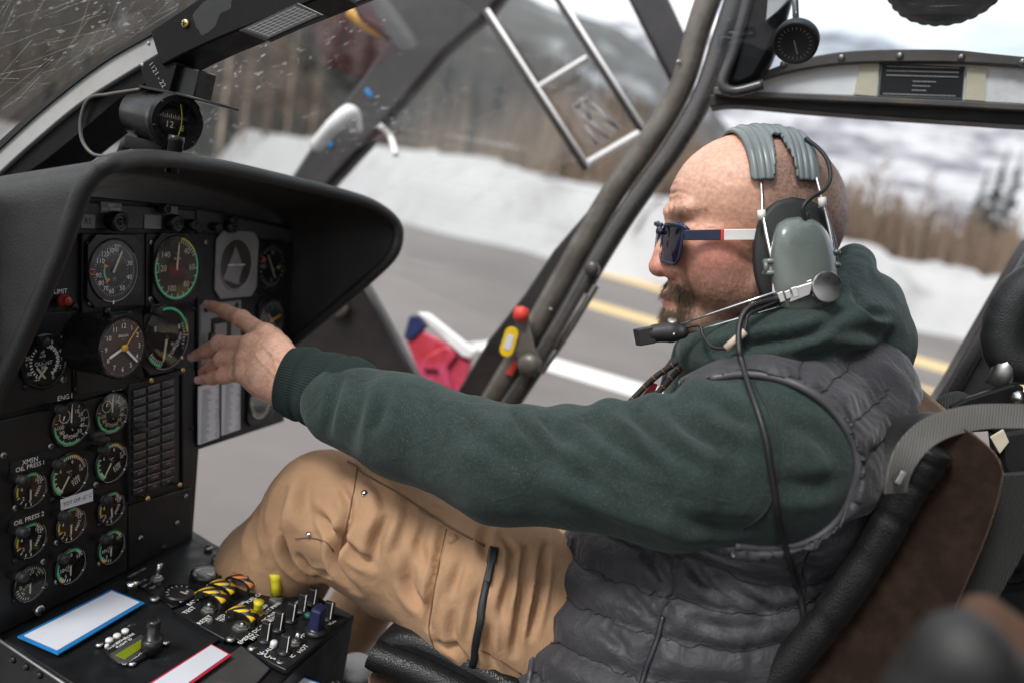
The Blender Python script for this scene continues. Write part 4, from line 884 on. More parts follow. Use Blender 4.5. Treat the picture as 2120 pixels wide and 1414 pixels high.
gauge(345, 699, 64, 'torque gauge with green arc half hidden behind the clock', d_torq, [(190, .05, .80, .05, 'cream_mark')], 'dial_teal_reflect', True, square=1.12, index=135, lampd=(-.95, .95))
def d_ai(M_, r):
    M_.poly([(-r * .8, -r * .55), (-r * .1, r * .72), (r * .42, -r * .10), (r * .1, -r * .8)], 'gyro_sky'); M_.rect(-r * .32, -r * .02, r * .22, r * .02, 'white_mark'); M_.rect(r * .32, -r * .02, r * .22, r * .02, 'white_mark'); M_.rect(0, -r * .02, r * .05, r * .02, 'white_mark')
gauge(489, 548, 52, 'attitude indicator in grey plate', d_ai, None, 'gyro_ground', False, bezel='panel_light', square=1.32, index=None)
def d_hsi(M_, r):
    ticks(M_, r, 0, 345, 24, .78, .9, .014, 'dim_mark'); nums(M_, r, [(0, 'N'), (90, 'E'), (180, 'S'), (270, 'W')], .62, .24, 'dim_mark'); M_.rect(-r * .62, r * .3, r * .10, r * .10, 'red_mark'); M_.rect(r * .5, -r * .05, r * .06, r * .04, 'yellow_mark'); M_.rect(r * .12, -r * .15, r * .05, r * .03, 'green_mark')
gauge(562, 552, 46, 'dim compass card gauge at the far upper corner of the panel', d_hsi, [(330, -.6, .6, .03, 'dim_mark')], 'dial_black', False, square=1.2, index=None)
def d_alt(M_, r):
    ticks(M_, r, 0, 350, 36, .80, .93, .012, 'dim_mark'); nums(M_, r, [(k * 36, str(k)) for k in range(10)], .66, .2, 'dim_mark')
gauge(562, 664, 42, 'altimeter with orange needle behind the pointing hand', d_alt, [(75, -.1, .8, .05, 'clock_orange'), (320, -.1, .5, .05, 'dim_mark')], 'dial_teal_reflect', False, square=1.22, index=None)
gauge(540, 828, 38, 'gauge under the pilot wrist with pale lower rim', lambda M_, r: (ticks(M_, r, 90, 270, 22, .72, .9, .014, 'cream_mark'), M_.arc(0, 0, r * .93, r * 1.04, 120, 230, 'paper', 16)), None, 'dial_teal_reflect', False, square=1.25, index=None)
# radio altimeter style light plate where the finger points
pl_ = plate('radio_plate', [(418, 632), (500, 622), (498, 752), (416, 768)], .004, .006, 'panel_light')
for x, y in ((427, 641), (490, 633), (425, 757)): MB().add(*lathe(pp(x, y, .004), PN, [(.0042, 0), (.0042, .001), (.002, .0012), (0, .0005)], 16)).build('screw', 'gasket', pl_)
plate('radio_window', [(440, 660), (480, 654), (478, 735), (438, 742)], .006, .003, 'black_satin', pl_, .0006); plate('radio_slider', [(446, 672), (470, 668), (469, 724), (445, 729)], .009, .003, 'panel_light', pl_, .0006)
MB().add(*tube([pp(438, 690, .012), pp(436, 720, .012)], .004, 10)).build('radio_lever', 'knob_black', pl_)
# two paper checklists
for pts, nm in (([(412, 800), (454, 789), (454, 905), (412, 920)], 'first'), ([(460, 787), (498, 777), (497, 888), (460, 901)], 'second')):
    c = [pp(x, y, .006) for x, y in pts]; cl = mk('paper_checklist', *prism(c, -PN * .002), 'paper', smooth=False, label=f'white printed checklist strip on the panel under the hand, {nm} from the clock side', cat='checklist', group='checklists on the panel')
    M_ = Marks(c[3], _n(c[2] - c[3]), PV, .0005); w_, h_ = np.linalg.norm(c[2] - c[3]), np.linalg.norm(c[0] - c[3]); rr = random.Random(9)
    for k in range(24):
        y = h_ * (.04 + .038 * k); l = rr.uniform(.12, .24); M_.rect(w_ * (.06 + l), y, w_ * l, h_ * .006, 'card_print'); l2 = rr.uniform(.04, .12); M_.rect(w_ * (.94 - l2), y, w_ * l2, h_ * .006, 'card_print')
    M_.build('print', cl)
# caution light block
an = plate('caution_panel', [(268, 796), (371, 766), (371, 1004), (268, 1040)], .006, .008, 'panel_black')
for r in range(12):
    for c_ in range(3):
        def bl(u, v): x = 276 + u * 88; y0 = 808 - u * 28; y1 = 1030 - u * 30; return (x, y0 + (y1 - y0) * v)
        u0, u1, v0, v1 = c_ / 3 + .012, (c_ + 1) / 3 - .03, r / 12 + .012, (r + 1) / 12 - .018
        t_ = plate('caution_light', [bl(u0, v1), bl(u1, v1), bl(u1, v0), bl(u0, v0)], .0085, .003, 'annun', an, .0005)
        q0, q1 = pp(*bl(u0, v0), .0088), pp(*bl(u1, v0), .0088); MB().add(*tube([q0, q1], .00035, 4)).build('light_edge', 'dim_mark', t_)
        if r >= 9:
            M_ = Marks((q0 + q1) / 2 - PV * .0035, PU, PV, .0006); M_.text(['BATT', 'GEN', 'FUEL', 'OIL', 'DOOR', 'PITOT', 'LAMP', 'HYD', 'TEST'][(r - 9) * 3 + c_], 0, 0, .0036, 'dim_mark'); M_.build('light_text', t_)
for x, y in ((296, 784), (362, 763), (289, 1028), (356, 1000)): MB().add(*lathe(pp(x, y, .006), PN, [(.0022, 0), (.0022, .010), (.0030, .010), (.0030, .013), (0, .013)], 12)).build('thumb_screw', 'brass', an)
# screws, labels, buttons
for i, (x, y) in enumerate([(154, 636), (160, 664), (266, 652), (158, 804), (130, 699), (130, 784), (52, 801), (104, 923), (6, 942), (180, 505), (312, 502), (426, 502), (268, 622), (186, 628), (310, 620), (107, 1033), (31, 1050), (197, 1002), (31, 1160), (88, 1162), (116, 1122), (205, 1085), (206, 1165), (116, 1203), (30, 1243), (80, 1260), (290, 1113), (337, 1132), (384, 1027), (366, 1082), (396, 886), (92, 1212), (398, 742), (400, 640), (446, 878)]):
    screw(pp(x, y, 0), PN, .0042 if i < 6 else .0034, 'steel_dull' if i % 3 else 'black_satin', ip)
def ptext(t, x, y, size, mat='white_mark', bgm=None, bw=0, bh=0, rot=0):
    z = pz(x, y) / FPX; M_ = Marks(pp(x, y, .0006), PU, PV, .0004)
    if bgm: M_.rect(0, 0, bw * z, bh * z, bgm)
    M_.text(t, 0, 0, size * z, mat, rot); M_.build('label_plate' if bgm else 'engraving', ip)
ptext('ENG I', 134, 822, 15); ptext('ENG 2', 247, 803, 14); ptext('XMSN\nOIL PRESS I', 62, 959, 14, 'white_mark', 'dial_black', 46, 16); ptext('OIL PRESS 2', 60, 1073, 14, 'white_mark', 'dial_black', 46, 11); ptext('LIMIT', 125, 604, 14)
ptext('TEST\nIND.LIGHTS', 230, 431, 9, 'white_mark', 'panel_light', 28, 11); ptext('TEST\nGYRO', 352, 437, 9, 'dim_mark', 'panel_light', 22, 9); ptext('RE', 182, 459, 18, 'dial_black', 'panel_light', 18, 14); ptext('', 316, 460, 10, 'dim_mark', 'panel_light', 24, 14)
ptext('0.2', 448, 470, 12, 'clock_orange'); ptext('0.5', 488, 471, 12, 'clock_orange')
for x, y, r in ((232, 458, .011), (352, 461, .010), (440, 470, .006), (470, 470, .008), (330, 432, .006), (388, 464, .006), (398, 470, .006), (470, 455, .006)):
    MB().add(*lathe(pp(x, y, .001), PN, [(r, 0), (r * 1.05, .004), (r, .012), (r * .7, .013), (r * .65, .011), (r * .3, .011), (r * .25, .014), (0, .014)], 20)).build('push_button', 'knob_black', ip)
MB().add(*lathe(pp(127, 622, 0), PN, [(.0068, 0), (.0068, .004), (.005, .0045), (.005, .009), (.004, .0105), (0, .0105)], 20)).build('warning_lamp', 'btn_red', ip)
for x, y in ((193, 905), (278, 885)):
    k = MB().add(*lathe(pp(x, y, 0), PN, [(.005, 0), (.005, .008), (.0035, .009), (.0035, .02), (0, .02)], 12)); k.add(*box(pp(x + 8, y - 6, .02), [PU, PV, PN], (.006, .003, .005))); k.build('tap_handle', 'rubber', ip)
# white tape label
c = [pp(x, y, .0095) for x, y in ((126, 1034), (192, 1011), (193, 1036), (127, 1056))]
tp_ = mk('tape_label', *prism(c, -PN * .0006), 'paper', smooth=False, label='white paper tape label stuck between gauges, reading TOT', cat='label')
M_ = Marks(sum(c) / 4, _n(c[1] - c[0]), _n(np.cross(PN, _n(c[1] - c[0]))), .0005); M_.text('TOT DIF -5° C', 0, 0, .0062, 'dial_black'); M_.build('print', tp_)
# ---- travel clock fixed to the panel
ck = empty('travel_clock', pp(252, 720, 0), 'black round travel clock with yellow second hand on the panel', 'clock')
cz = pz(250, 720) - .02; CK = .052; cc = pp(254, 721, 0); s_ = onPlane(254, 720, PO + PN * CK, PN); r = 62 * proj(s_)[2] / FPX
def cpt(h): return s_ + PN * (h - CK)
B_ = MB().add(*lathe(cpt(0), PN, [(r * 1.0, 0), (r * 1.0, .04), (r * 1.04, .042), (r * 1.06, .047), (r * 1.06, .053), (r * 1.02, .055), (r * .99, .052), (0, .0515)], 64)); sharp(B_.build('case', 'black_satin', ck), 30)
plate('backing', [(160, 662), (296, 644), (296, 800), (160, 818)], .004, .004, 'panel_black', ck)
mk('dial', *disc(cpt(CK), PN, r * .985), 'clock_brown', ck, smooth=False)
M_ = Marks(cpt(CK), PU, PV, .0006)
for k in range(12): a = math.radians(30 * (k + 1)); M_.text(str(k + 1), math.sin(a) * r * .73, math.cos(a) * r * .73, r * .24, 'white_mark')
for k in range(60): M_.tick(0, 0, r * .88, r * (.93 if k % 5 else .95), k * 6, r * .006, 'dim_mark' if k % 5 else 'white_mark')
M_.text('BRAUN', 0, r * .40, r * .13, 'white_mark'); M_.text('quartz', 0, r * .29, r * .07, 'dim_mark'); M_.build('dial_markings', ck)
def hand(name, ang, r0, r1, w, mt, h):
    a = math.radians(ang); d = PU * math.sin(a) + PV * math.cos(a); s = np.cross(PN, d); c = cpt(CK + h); bevel(mk(name, *prism([c + d * r * r0 - s * w, c + d * r * r0 + s * w, c + d * r * r1 + s * w, c + d * r * r1 - s * w], PN * .0006), mt, ck, smooth=False), .0002)
hand('hour_hand', 246, -.05, .66, r * .045, 'white_mark', .0012); hand('minute_hand', 132, -.05, .80, r * .040, 'white_mark', .002); hand('second_hand', 41, -.06, .88, r * .02, 'clock_orange', .0028)
MB().add(*lathe(cpt(CK + .001), PN, [(r * .12, 0), (r * .12, .003), (0, .0035)], 20)).build('hand_hub', 'clock_orange', ck)
mk('glass', *disc(cpt(CK + .0045), PN, r), 'glass_clock', ck, smooth=False)
MB().add(*lathe(cpt(.03) + PV * r * 1.0, PV, [(.004, 0), (.004, .008), (0, .009)], 12)).build('alarm_button', 'black_satin', ck)

# ================================================================== glare shield over the panel
gs = empty('glare_shield', pp(300, 420), 'black leather covered glare shield hooding the instrument panel', 'glare shield')
YL = pp(-8, 806)[1]; YRt = pp(604, 700)[1]
rim = []
for (x, y), t in zip([(-70, 965), (-30, 870), (0, 800), (48, 700), (108, 560), (150, 450), (172, 392), (200, 356), (236, 337)], [0] * 6 + [.0, .01, .03]): rim.append(onY(x, y, YL + (YRt - YL) * t))
for (x, y), t in zip([(290, 328), (370, 333), (470, 349), (600, 378), (700, 402), (770, 425), (812, 455), (824, 485), (812, 528), (760, 580), (690, 640), (602, 712)], [.12, .25, .42, .64, .80, .92, .98, 1, 1, 1, 1, 1]): rim.append(onY(x, y, YL + (YRt - YL) * t))
rim = smooth_path(rim, 7); n = len(rim)
fwd = onY(-120, 402, YL) - onY(200, 352, YL); fwd = _n(fwd)
ctr = rim.mean(0); V = []; cols = 9; low = pp(200, 820)[2]
rows = [0, .004, .012, .03, .07, .13, .22, .34, .50]
for i, p in enumerate(rim):
    y_t = (p[1] - YL) / (YRt - YL); px_limit = abs(p[0] - (PO[0] - (p[2] - PO[2]) * math.tan(TI))); top = sstep(0.0, .06, p[2] - pp(200, 470)[2])
    for j, s in enumerate(rows):
        d = fwd * s * (1 if top > .5 else 1); q = p + d
        V.append(q)
nr = len(rows); F = [[i * nr + j, (i + 1) * nr + j, (i + 1) * nr + j + 1, i * nr + j + 1] for i in range(n - 1) for j in range(nr - 1)]
sh = mk('hood', V, F, 'leather', gs); so = sh.modifiers.new('solid', 'SOLIDIFY'); so.thickness = .006; so.offset = 0
MB().add(*tube(rim, .0085, 12)).build('rolled_edge', 'leather', gs)
off = []
T_ = np.gradient(rim, axis=0)
for i in range(18, n - 1, 1):
    pass
# ================================================================== centre console
ZC = pp(200, 1211)[2]
def cz_(x, y, h=0.0): return onZ(x, y, ZC + h)
cs = empty('console', cz_(400, 1300) - UP * .28, 'black centre console with switch plates between the seats', 'console')
def cplate(name, pts, h, th, mat, par=None, bev=.0012): return bevel(sharp(mk(name, *prism([cz_(x, y, h) for x, y in pts], UP * -th), mat, par or cs, smooth=False)), bev)
cplate('body', [(-48, 1290), (396, 1094), (444, 1124), (735, 1272), (606, 1388), (470, 1520), (280, 1520)], -.004, .30, 'console_black', None, .003)
cplate('panel', [(10, 1322), (255, 1198), (330, 1240), (395, 1290), (455, 1322), (312, 1424), (230, 1470), (150, 1414)], 0, .004, 'console_black'); cplate('panel', [(258, 1196), (398, 1122), (440, 1136), (552, 1196), (356, 1256), (335, 1240)], 0, .004, 'console_black')
swp = cplate('switch_panel', [(356, 1262), (545, 1196), (655, 1250), (500, 1328), (478, 1312), (465, 1322)], .004, .006, 'console_black'); vcs = cplate('intercom_panel', [(512, 1336), (655, 1254), (724, 1278), (592, 1386), (560, 1370)], .005, .006, 'console_black')
cplate('blank_panel', [(345, 1450), (500, 1334), (560, 1382), (470, 1480)], 0, .004, 'panel_grey')
MB().add(*tube([cz_(-40, 1298, .002), cz_(0, 1325, .002), cz_(135, 1416, .002), cz_(200, 1460, .002)], .0014, 8)).build('edge_strip', 'steel_dull', cs)
for x, y in ((28, 1365), (55, 1380), (83, 1397)):
    MB().add(*lathe(onY(x, y, cz_(30, 1345)[1] - .004), -OUT, [(.004, 0), (.003, .002), (0, .003)], 12)).build('rivet', 'black_satin', cs)
def card(name, pts, edge, label):
    c = [cz_(x, y, .004) for x, y in pts]; o = bevel(mk(name, *prism(c, UP * .002), edge, None, smooth=False, label=label, cat='card'), .0005); cc = sum(c) / 4
    mk('card_face', *prism([cc + (p - cc) * A(.82, .94, 1) + UP * .0022 for p in c], UP * .0006), 'card_white', o, smooth=False); return o
card('blue_edged_card', [(35, 1320), (120, 1357), (300, 1250), (230, 1222)], 'blue_edge', 'blank white card with blue edge on the console'); card('red_edged_card', [(300, 1422), (348, 1452), (480, 1358), (437, 1335)], 'red_edge', 'blank white card with red edge on the console')
# transponder
fwdv = -AFT
tr = cplate('transponder', [(216, 1330), (240, 1304), (275, 1292), (312, 1290), (332, 1306), (334, 1328), (312, 1352), (272, 1372), (238, 1364), (218, 1348)], .005, .005, 'knob_black')
cplate('display_frame', [(228, 1352), (292, 1312), (308, 1322), (306, 1338), (262, 1372), (246, 1370)], .006, .002, 'panel_grey', tr, .0005); cplate('display', [(238, 1355), (291, 1323), (299, 1330), (297, 1338), (260, 1363)], .0068, .001, 'lcd', tr, .0002)
for x, y, rr in ((226, 1328, .0038), (242, 1319, .0038), (259, 1309, .0038), (221, 1340, .0022)): MB().add(*lathe(cz_(x, y, .005), UP, [(rr, 0), (rr, .003), (rr * .7, .004), (0, .004)], 16)).build('button', 'btn_white', tr)
MB().add(*lathe(cz_(313, 1345, .005), UP, [(.0105, 0), (.0105, .012), (.008, .014), (.0066, .014), (.0066, .032), (.006, .034), (0, .034)], 24)).build('knob', 'knob_black', tr)
for x, y in ((272, 1297), (206, 1335), (343, 1331), (274, 1374)): screw(cz_(x, y, .002), UP, .0042, 'steel', tr)
def ctext(t, x, y, size, mat='white_mark', h=.005, rot=0, par=None, bgm=None, bw=0, bh=0):
    z = proj(cz_(x, y))[2] / FPX; M_ = Marks(cz_(x, y, h), OUT, fwdv, .0004)
    if bgm: M_.rect(0, 0, bw * z, bh * z, bgm)
    M_.text(t, 0, 0, size * z, mat, rot); return M_.build('engraving', par or cs)
for t, x, y, s in (('ON/OFF', 236, 1336, 9), ('IDENT', 251, 1326, 9), ('MODE', 268, 1317, 9), ('FLIGHT ID', 257, 1331, 9), ('GARRECHT', 276, 1362, 11), ('A7', 292, 1345, 12)): ctext(t, x, y, s, par=tr)
for t, x, y, s in (('TEST', 392, 1263, 15), ('RESET', 424, 1283, 15), ('BATT', 400, 1246, 13), ('HYD\nTEST', 461, 1279, 12), ('EXTERNAL', 492, 1255, 11), ('EXT PWR', 563, 1259, 13), ('DC PWR\nSELECT', 562, 1278, 12), ('EMERG DC PWR', 527, 1308, 14), ('FUEL CONTROL', 540, 1228, 13), ('OFF', 548, 1256, 11), ('ON', 592, 1226, 11), ('FM I', 527, 1319, 13), ('AMP', 379, 1242, 11), ('AC BUS', 612, 1250, 11), ('HF', 556, 1307, 11)): ctext(t, x, y, s, par=swp, h=.0045)
for t, x, y, s in (('V\nC\nS', 553, 1358, 17), ('CALL', 555, 1346, 14), ('HOT', 627, 1343, 15), ('IC', 606, 1358, 12), ('VOL', 687, 1289, 12), ('TEST', 652, 1272, 11), ('PTT', 628, 1316, 11)): ctext(t, x, y, s, par=vcs, h=.0055)
for k, (x, y) in enumerate([(285, 1185), (292, 1205), (305, 1210), (322, 1213)]): ctext('OFF HI' if k else 'WIPER OFF', x, y, 10, 'dim_mark', .0005)
def toggle(x, y, tx, ty, mat='steel', rb=.0058, sleeve=None, nut='steel_dull', name='toggle_switch', par=None, r=.0026):
    b = cz_(x, y, .004); zt = proj(b)[2]; tip = P(tx, ty, zt - .004); o = MB().add(*lathe(b, UP, [(rb * 1.25, 0), (rb * 1.25, .0025), (rb, .003), (rb, .005), (rb * .6, .006), (0, .0065)], 6 if nut else 16)).build(name, nut, par or cs, smooth=False)
    MB().add(*tube([b + UP * .004, b + (tip - b) * .6, tip], [r * .8, r, r * 1.15], 10)).build('lever', mat, o)
    if sleeve: MB().add(*tube([b + (tip - b) * .25, b + (tip - b) * .6, b + (tip - b) * .85, tip + (tip - b) * .06], [r * 1.9, r * 1.7, r * 1.9, r * 2.2], 12)).build('sleeve', sleeve, o)
    return o
toggle(324, 1200, 331, 1166, 'steel', .006, r=.0032); toggle(573, 1242, 571, 1190, 'steel', .0075, 'yellow_sleeve', par=swp, r=.0034); toggle(532, 1272, 536, 1246, 'steel', .0065, 'yellow_sleeve', 'brass', par=swp, r=.0028)
toggle(432, 1264, 434, 1248, 'steel_dull', .007, par=swp); toggle(499, 1299, 503, 1289, 'steel_dull', .008, par=swp); toggle(609, 1334, 619, 1310, 'steel', .006, par=vcs, r=.003); toggle(434, 1288, 435, 1284, 'steel_dull', .003, par=swp, r=.0012)
def guard(x, y, L_, mat, ang=0, par=None):
    c = cz_(x, y, .004); f = _n(A(math.cos(ang), math.sin(ang), 0)); s = np.cross(UP, f); Rr = L_ / 2; hw = .0065
    o = None; arc_o = [(math.cos(t) * Rr, .010 + math.sin(t) * Rr * .42) for t in np.linspace(0, math.pi, 12)]; arc_i = [(a * .80, .010 + (b - .010) * .72) for a, b in arc_o]
    outl = [(Rr, 0)] + arc_o + [(-Rr, 0), (-Rr * .8, 0)] + arc_i[::-1] + [(Rr * .8, 0)]
    b_ = MB()
    for sg in (-1, 1): b_.add(*prism([c + f * a + UP * b + s * sg * hw - s * .0006 for a, b in outl], s * .0012))
    o = b_.build('switch_guard', 'knob_black', par or swp, smooth=False)
    V = []; m = len(arc_o)
    for a, b in arc_o: V += [c + f * a * 1.02 + UP * (b + .0008) - s * hw * 1.1, c + f * a * 1.02 + UP * (b + .0008) + s * hw * 1.1]
    q = mk('guard_cover', V, [[2 * i, 2 * i + 2, 2 * i + 3, 2 * i + 1][::-1] for i in range(m - 1)], mat, o); q.modifiers.new('solid', 'SOLIDIFY').thickness = .001
    t_ = arc_o[4]; screw(c + f * t_[0] + UP * (t_[1] + .0018), _n(f * t_[0] * .6 + UP * .02), .0022, 'steel_dull', o, 'rivet', False)
guard(436, 1252, .037, 'guard_yellow'); guard(458, 1234, .034, 'guard_yellow'); guard(496, 1220, .036, 'guard_orange'); guard(526, 1200, .036, 'guard_orange'); guard(499, 1290, .034, 'guard_yellow')
def fin(x, y, h, par): 
    c = cz_(x, y, .004); b_ = MB().add(*lathe(c, UP, [(.008, 0), (.008, .003), (.0065, .0045), (0, .005)], 20)); o = b_.build('rotary_knob', 'knob_black', par)
    bevel(mk('knob_grip', *box(c + UP * h / 2, [AFT, OUT, UP], (.0062, .0026, h / 2)), 'knob_black', o, smooth=False), .0015); mk('pointer_line', *box(c + UP * (h / 2 + .001) - OUT * .0027 + AFT * .0046, [AFT, OUT, UP], (.0004, .0006, h / 2)), 'white_mark', o, smooth=False)
for x, y, h in ((548, 1328, .024), (575, 1306, .024), (601, 1287, .024), (624, 1267, .024), (645, 1252, .022)): fin(x, y, h, swp if x > 560 else vcs)
fin(588, 1352, .022, vcs); fin(678, 1283, .024, vcs)
c = cz_(653, 1309, .005); o = MB().add(*lathe(c, UP, [(.0135, 0), (.0135, .004), (.0105, .006), (.0095, .006), (.0095, .007), (0, .007)], 24)).build('rotary_knob', 'knob_black', vcs); bevel(mk('knob_grip', *box(c + UP * .018, WAX, (.007, .0085, .014)), 'knob_blue', o, smooth=False), .003)
for x, y in ((566, 1338), (661, 1263)): MB().add(*lathe(cz_(x, y, .005), UP, [(.004, 0), (.004, .005), (.003, .007), (0, .007)], 16)).build('push_button', 'btn_white', vcs)
MB().add(*lathe(cz_(637, 1277, .005), UP, [(.005, 0), (.005, .003), (.0035, .005), (0, .006)], 16)).build('indicator_lamp', 'lamp_green', vcs)
for x, y in ((478, 1324), (523, 1343), (580, 1373), (320, 1241), (432, 1135), (447, 1155), (480, 1158)): screw(cz_(x, y, .002), UP, .0055, 'steel_dull', cs)
MB().add(*lathe(cz_(271, 1222, 0), UP, [(.006, 0), (.006, .006), (.0075, .007), (.007, .011), (0, .012)], 18)).build('latch_knob', 'chrome', cs); screw(pp(80, 1262, 0), PN, .006, 'steel', ip)
for x, y, R, lab, nn_ in ((372, 1234, 31, 'small ammeter on the console beside the yellow guards', 7), (427, 1195, 29, 'small voltmeter on the console beside the orange guards', 15)):
    c = cz_(x, y, 0); r = R * proj(c)[2] / FPX; o = sharp(MB().add(*lathe(c, UP, [(r * 1.12, 0), (r * 1.12, .006), (r * 1.02, .0075), (r * .98, .005), (0, .005)], 40)).build('console_gauge', 'black_satin', cs, label=lab), 30)
    M_ = Marks(c + UP * .005, OUT, fwdv, .0005)
    for k in range(nn_): M_.tick(0, 0, r * .72, r * .9, -60 + 140 * k / (nn_ - 1), r * .02, 'white_mark')
    M_.text('AMP', r * .25, -r * .35, r * .28, 'white_mark', .4)
    M_.build('dial_markings', o); mk('needle', *prism([c + UP * .006 + OUT * a * r + fwdv * b * r for a, b in ((-.05, -.45), (.05, -.45), (.04, -.02), (-.04, -.02))], UP * .0006), 'cream_mark', o, smooth=False)
    mk('glass', *disc(c + UP * .0072, UP, r * .98), 'glass_dial', o, smooth=False)
rd = empty('hand_radio', cz_(605, 1415, -.05), 'small radio with blue lit screen at the bottom of the console', 'radio')
q = [cz_(x, y, -.03) for x, y in ((560, 1430), (625, 1392), (675, 1412), (640, 1460))]; bevel(mk('case', *prism(q, UP * -.04), 'black_satin', rd, smooth=False), .002); cc = sum(q) / 4; mk('screen', *prism([cc + (p - cc) * .62 + UP * .0005 for p in q], UP * .001), 'card_white', rd, smooth=False); mk('screen_border', *prism([cc + (p - cc) * .74 + UP * .0002 for p in q], UP * .0008), 'blue_edge', rd, smooth=False)
screw(cz_(692, 1418, -.03), UP, .006, 'steel', cs)
# ================================================================== seats
YS = .775
st = empty('pilot_seat', onY(1500, 1560, YS), 'high brown cloth pilot seat with black leather bolsters', 'seat')
side = sm2([(1944, 892), (1968, 882), (1996, 886), (2046, 922), (2074, 960), (2076, 1000), (2044, 1110), (1978, 1262), (1905, 1414), (1860, 1500)], 5) + sm2([(1560, 1500), (1640, 1414), (1768, 1252), (1850, 1122), (1908, 1010), (1936, 930)], 5)
bevel(sharp(mk('backrest', *prism([onY(x, y, YS) for x, y in side], OUT * .40), 'brown_cloth', st)), .022, 4)
bpth = smooth_path([onY(x, y, YS - .006) for x, y in [(1520, 1520), (1625, 1385), (1730, 1255), (1812, 1130), (1868, 1030), (1908, 958), (1928, 918)]], 10)
br_ = np.interp(np.linspace(0, 1, len(bpth)), [0, .3, .7, .88, .96, 1], [.017, .0165, .0165, .020, .021, .012])
for k, c in enumerate((.30, .46, .60, .73, .86)): br_ = br_ * (1 - .13 * np.exp(-((np.linspace(0, 1, len(bpth)) - c) / .008) ** 2))
MB().add(*tube(bpth, br_, 18)).build('bolster', 'seat_leather', st)
fb = smooth_path([onY(x, y, YS + .34) for x, y in [(1700, 1255), (1790, 1130), (1850, 1030), (1888, 950), (1900, 890)]], 8); MB().add(*tube(fb, .03, 14)).build('bolster', 'seat_leather', st)
S = SDF(onY(1850, 1000, YS + .15) - .28, onY(1850, 1000, YS + .15) + .28, .006); S.cone(onY(1885, 925, YS + .06), onY(1885, 925, YS + .36), .026, .026, .02); S.cone(onY(1930, 910, YS + .03), onY(1930, 910, YS + .38), .026, .026, .02); S.cone(onY(1850, 1010, YS + .05), onY(1850, 1010, YS + .34), .045, .045, .03)
v_, f_2 = S.mesh(1); mk('shoulder_roll', v_, f_2, 'leather', st)
mk('back_net', *prism([onY(x, y, YS + .035) for x, y in [(2072, 985), (2150, 980), (2150, 1090), (2060, 1250), (1975, 1262), (2040, 1110)]], OUT * .01), 'mesh_grey', st, smooth=False)
# cushion
bevel(sharp(mk('cushion', *prism([onY(x, y, YS - .02) for x, y in sm2([(764, 1372), (770, 1335), (800, 1314), (860, 1318), (960, 1362), (1090, 1432), (1200, 1500)], 4) + [(1200, 1640), (820, 1640), (770, 1480)]], OUT * .43), 'seat_leather', st)), .012, 3)
bevel(sharp(mk('cushion_side', *prism([onY(x, y, YS - .027) for x, y in sm2([(758, 1400), (790, 1392), (850, 1410), (950, 1455), (1080, 1530)], 4) + [(1080, 1640), (800, 1640), (765, 1500)]], OUT * .02), 'brown_cloth', st)), .006, 2)
cpth2 = smooth_path([onY(x, y, YS - .026) for x, y in [(772, 1352), (790, 1362), (850, 1384), (930, 1420), (1040, 1480)]], 8); MB().add(*tube(cpth2, .0165, 14)).build('cushion_bolster', 'seat_leather', st)
# shoulder harness
bl = empty('shoulder_belt', onY(1900, 900, YS), 'grey woven shoulder belt over the pilot seat back', 'belt')
def belt(pts, y, w, name, up):
    p = smooth_path([onY(x_, y_, y + dy) for x_, y_, dy in pts], 8); sec = [(.0012, -w), (.0012, w), (-.0012, w), (-.0012, -w)]
    return bevel(sharp(mk(name, *sweep(p, sec, up), 'webbing', bl)), .0004)
belt([(1854, 1020, -.030), (1864, 970, -.032), (1886, 928, -.028), (1920, 896, -.016), (1970, 874, .0), (2040, 862, .018), (2160, 862, .04)], YS, .0115, 'webbing_strap', (.35, -.75, .55))
c = onY(1862, 984, YS - .04); bevel(mk('belt_clip', *box(c, [_n(A(.2, 0, 1)), A(0, 1, 0), A(1, 0, -.2)], (.006, .008, .0025)), 'steel', bl, smooth=False), .001)
# fittings behind the backrest
rl = empty('harness_reel', onY(2100, 860, .95), 'black harness reel bracket with padded head support behind the seat', 'bracket')
S = SDF(onY(2138, 670, .98) - .11, onY(2138, 670, .98) + .11, .004); rg_ = [onY(2138 + 62 * math.cos(a) * 1.0, 668 + 80 * math.sin(a) - 30 * math.cos(a), .98) for a in np.linspace(0, 2 * math.pi, 17)]; S.chain(rg_, [.021] * 17, .006)
v_, f_2 = S.mesh(1); mk('head_support', v_, f_2, 'leather', rl)
MB().add(*tube([onY(2062, 800, .97), onY(2092, 738, .97)], [.012, .012], 10)).build('support_post', 'steel_dull', rl)
bevel(mk('bracket_plate', *prism([onY(x, y, .95) for x, y in [(1962, 842), (2010, 822), (2098, 794), (2122, 800), (2115, 840), (2075, 862), (1990, 866)]], OUT * .012), 'black_paint', rl, smooth=False), .003)
bevel(mk('reel_cover', *prism([onY(x, y, .93) for x, y in [(2062, 895), (2150, 880), (2150, 990), (2085, 1000), (2070, 965)]], OUT * .04), 'black_satin', rl, smooth=False), .006)
MB().add(*lathe(onY(2108, 823, .94), -OUT, [(.008, 0), (.008, .006), (0, .008)], 14)).build('bolt', 'steel', rl)
S = SDF(onY(2000, 845, .97) - .08, onY(2000, 845, .97) + .08, .004); S.cone(onY(1972, 856, .97), onY(2050, 862, .97), .022, .016, .01); S.ell(onY(1985, 832, .97), (.014, .014, .012), .006); v_, f_2 = S.mesh(1); mk('wool_wrap', v_, f_2, 'mesh_grey', rl)
bevel(mk('cream_tape', *prism([onY(x, y, .925) for x, y in [(2050, 905), (2078, 888), (2090, 915), (2070, 940)]], OUT * .004), 'tape', rl, smooth=False), .001)
bk = empty('equipment_box', onY(2100, 1150, 1.05), 'black equipment box with round cap behind the pilot seat', 'box')
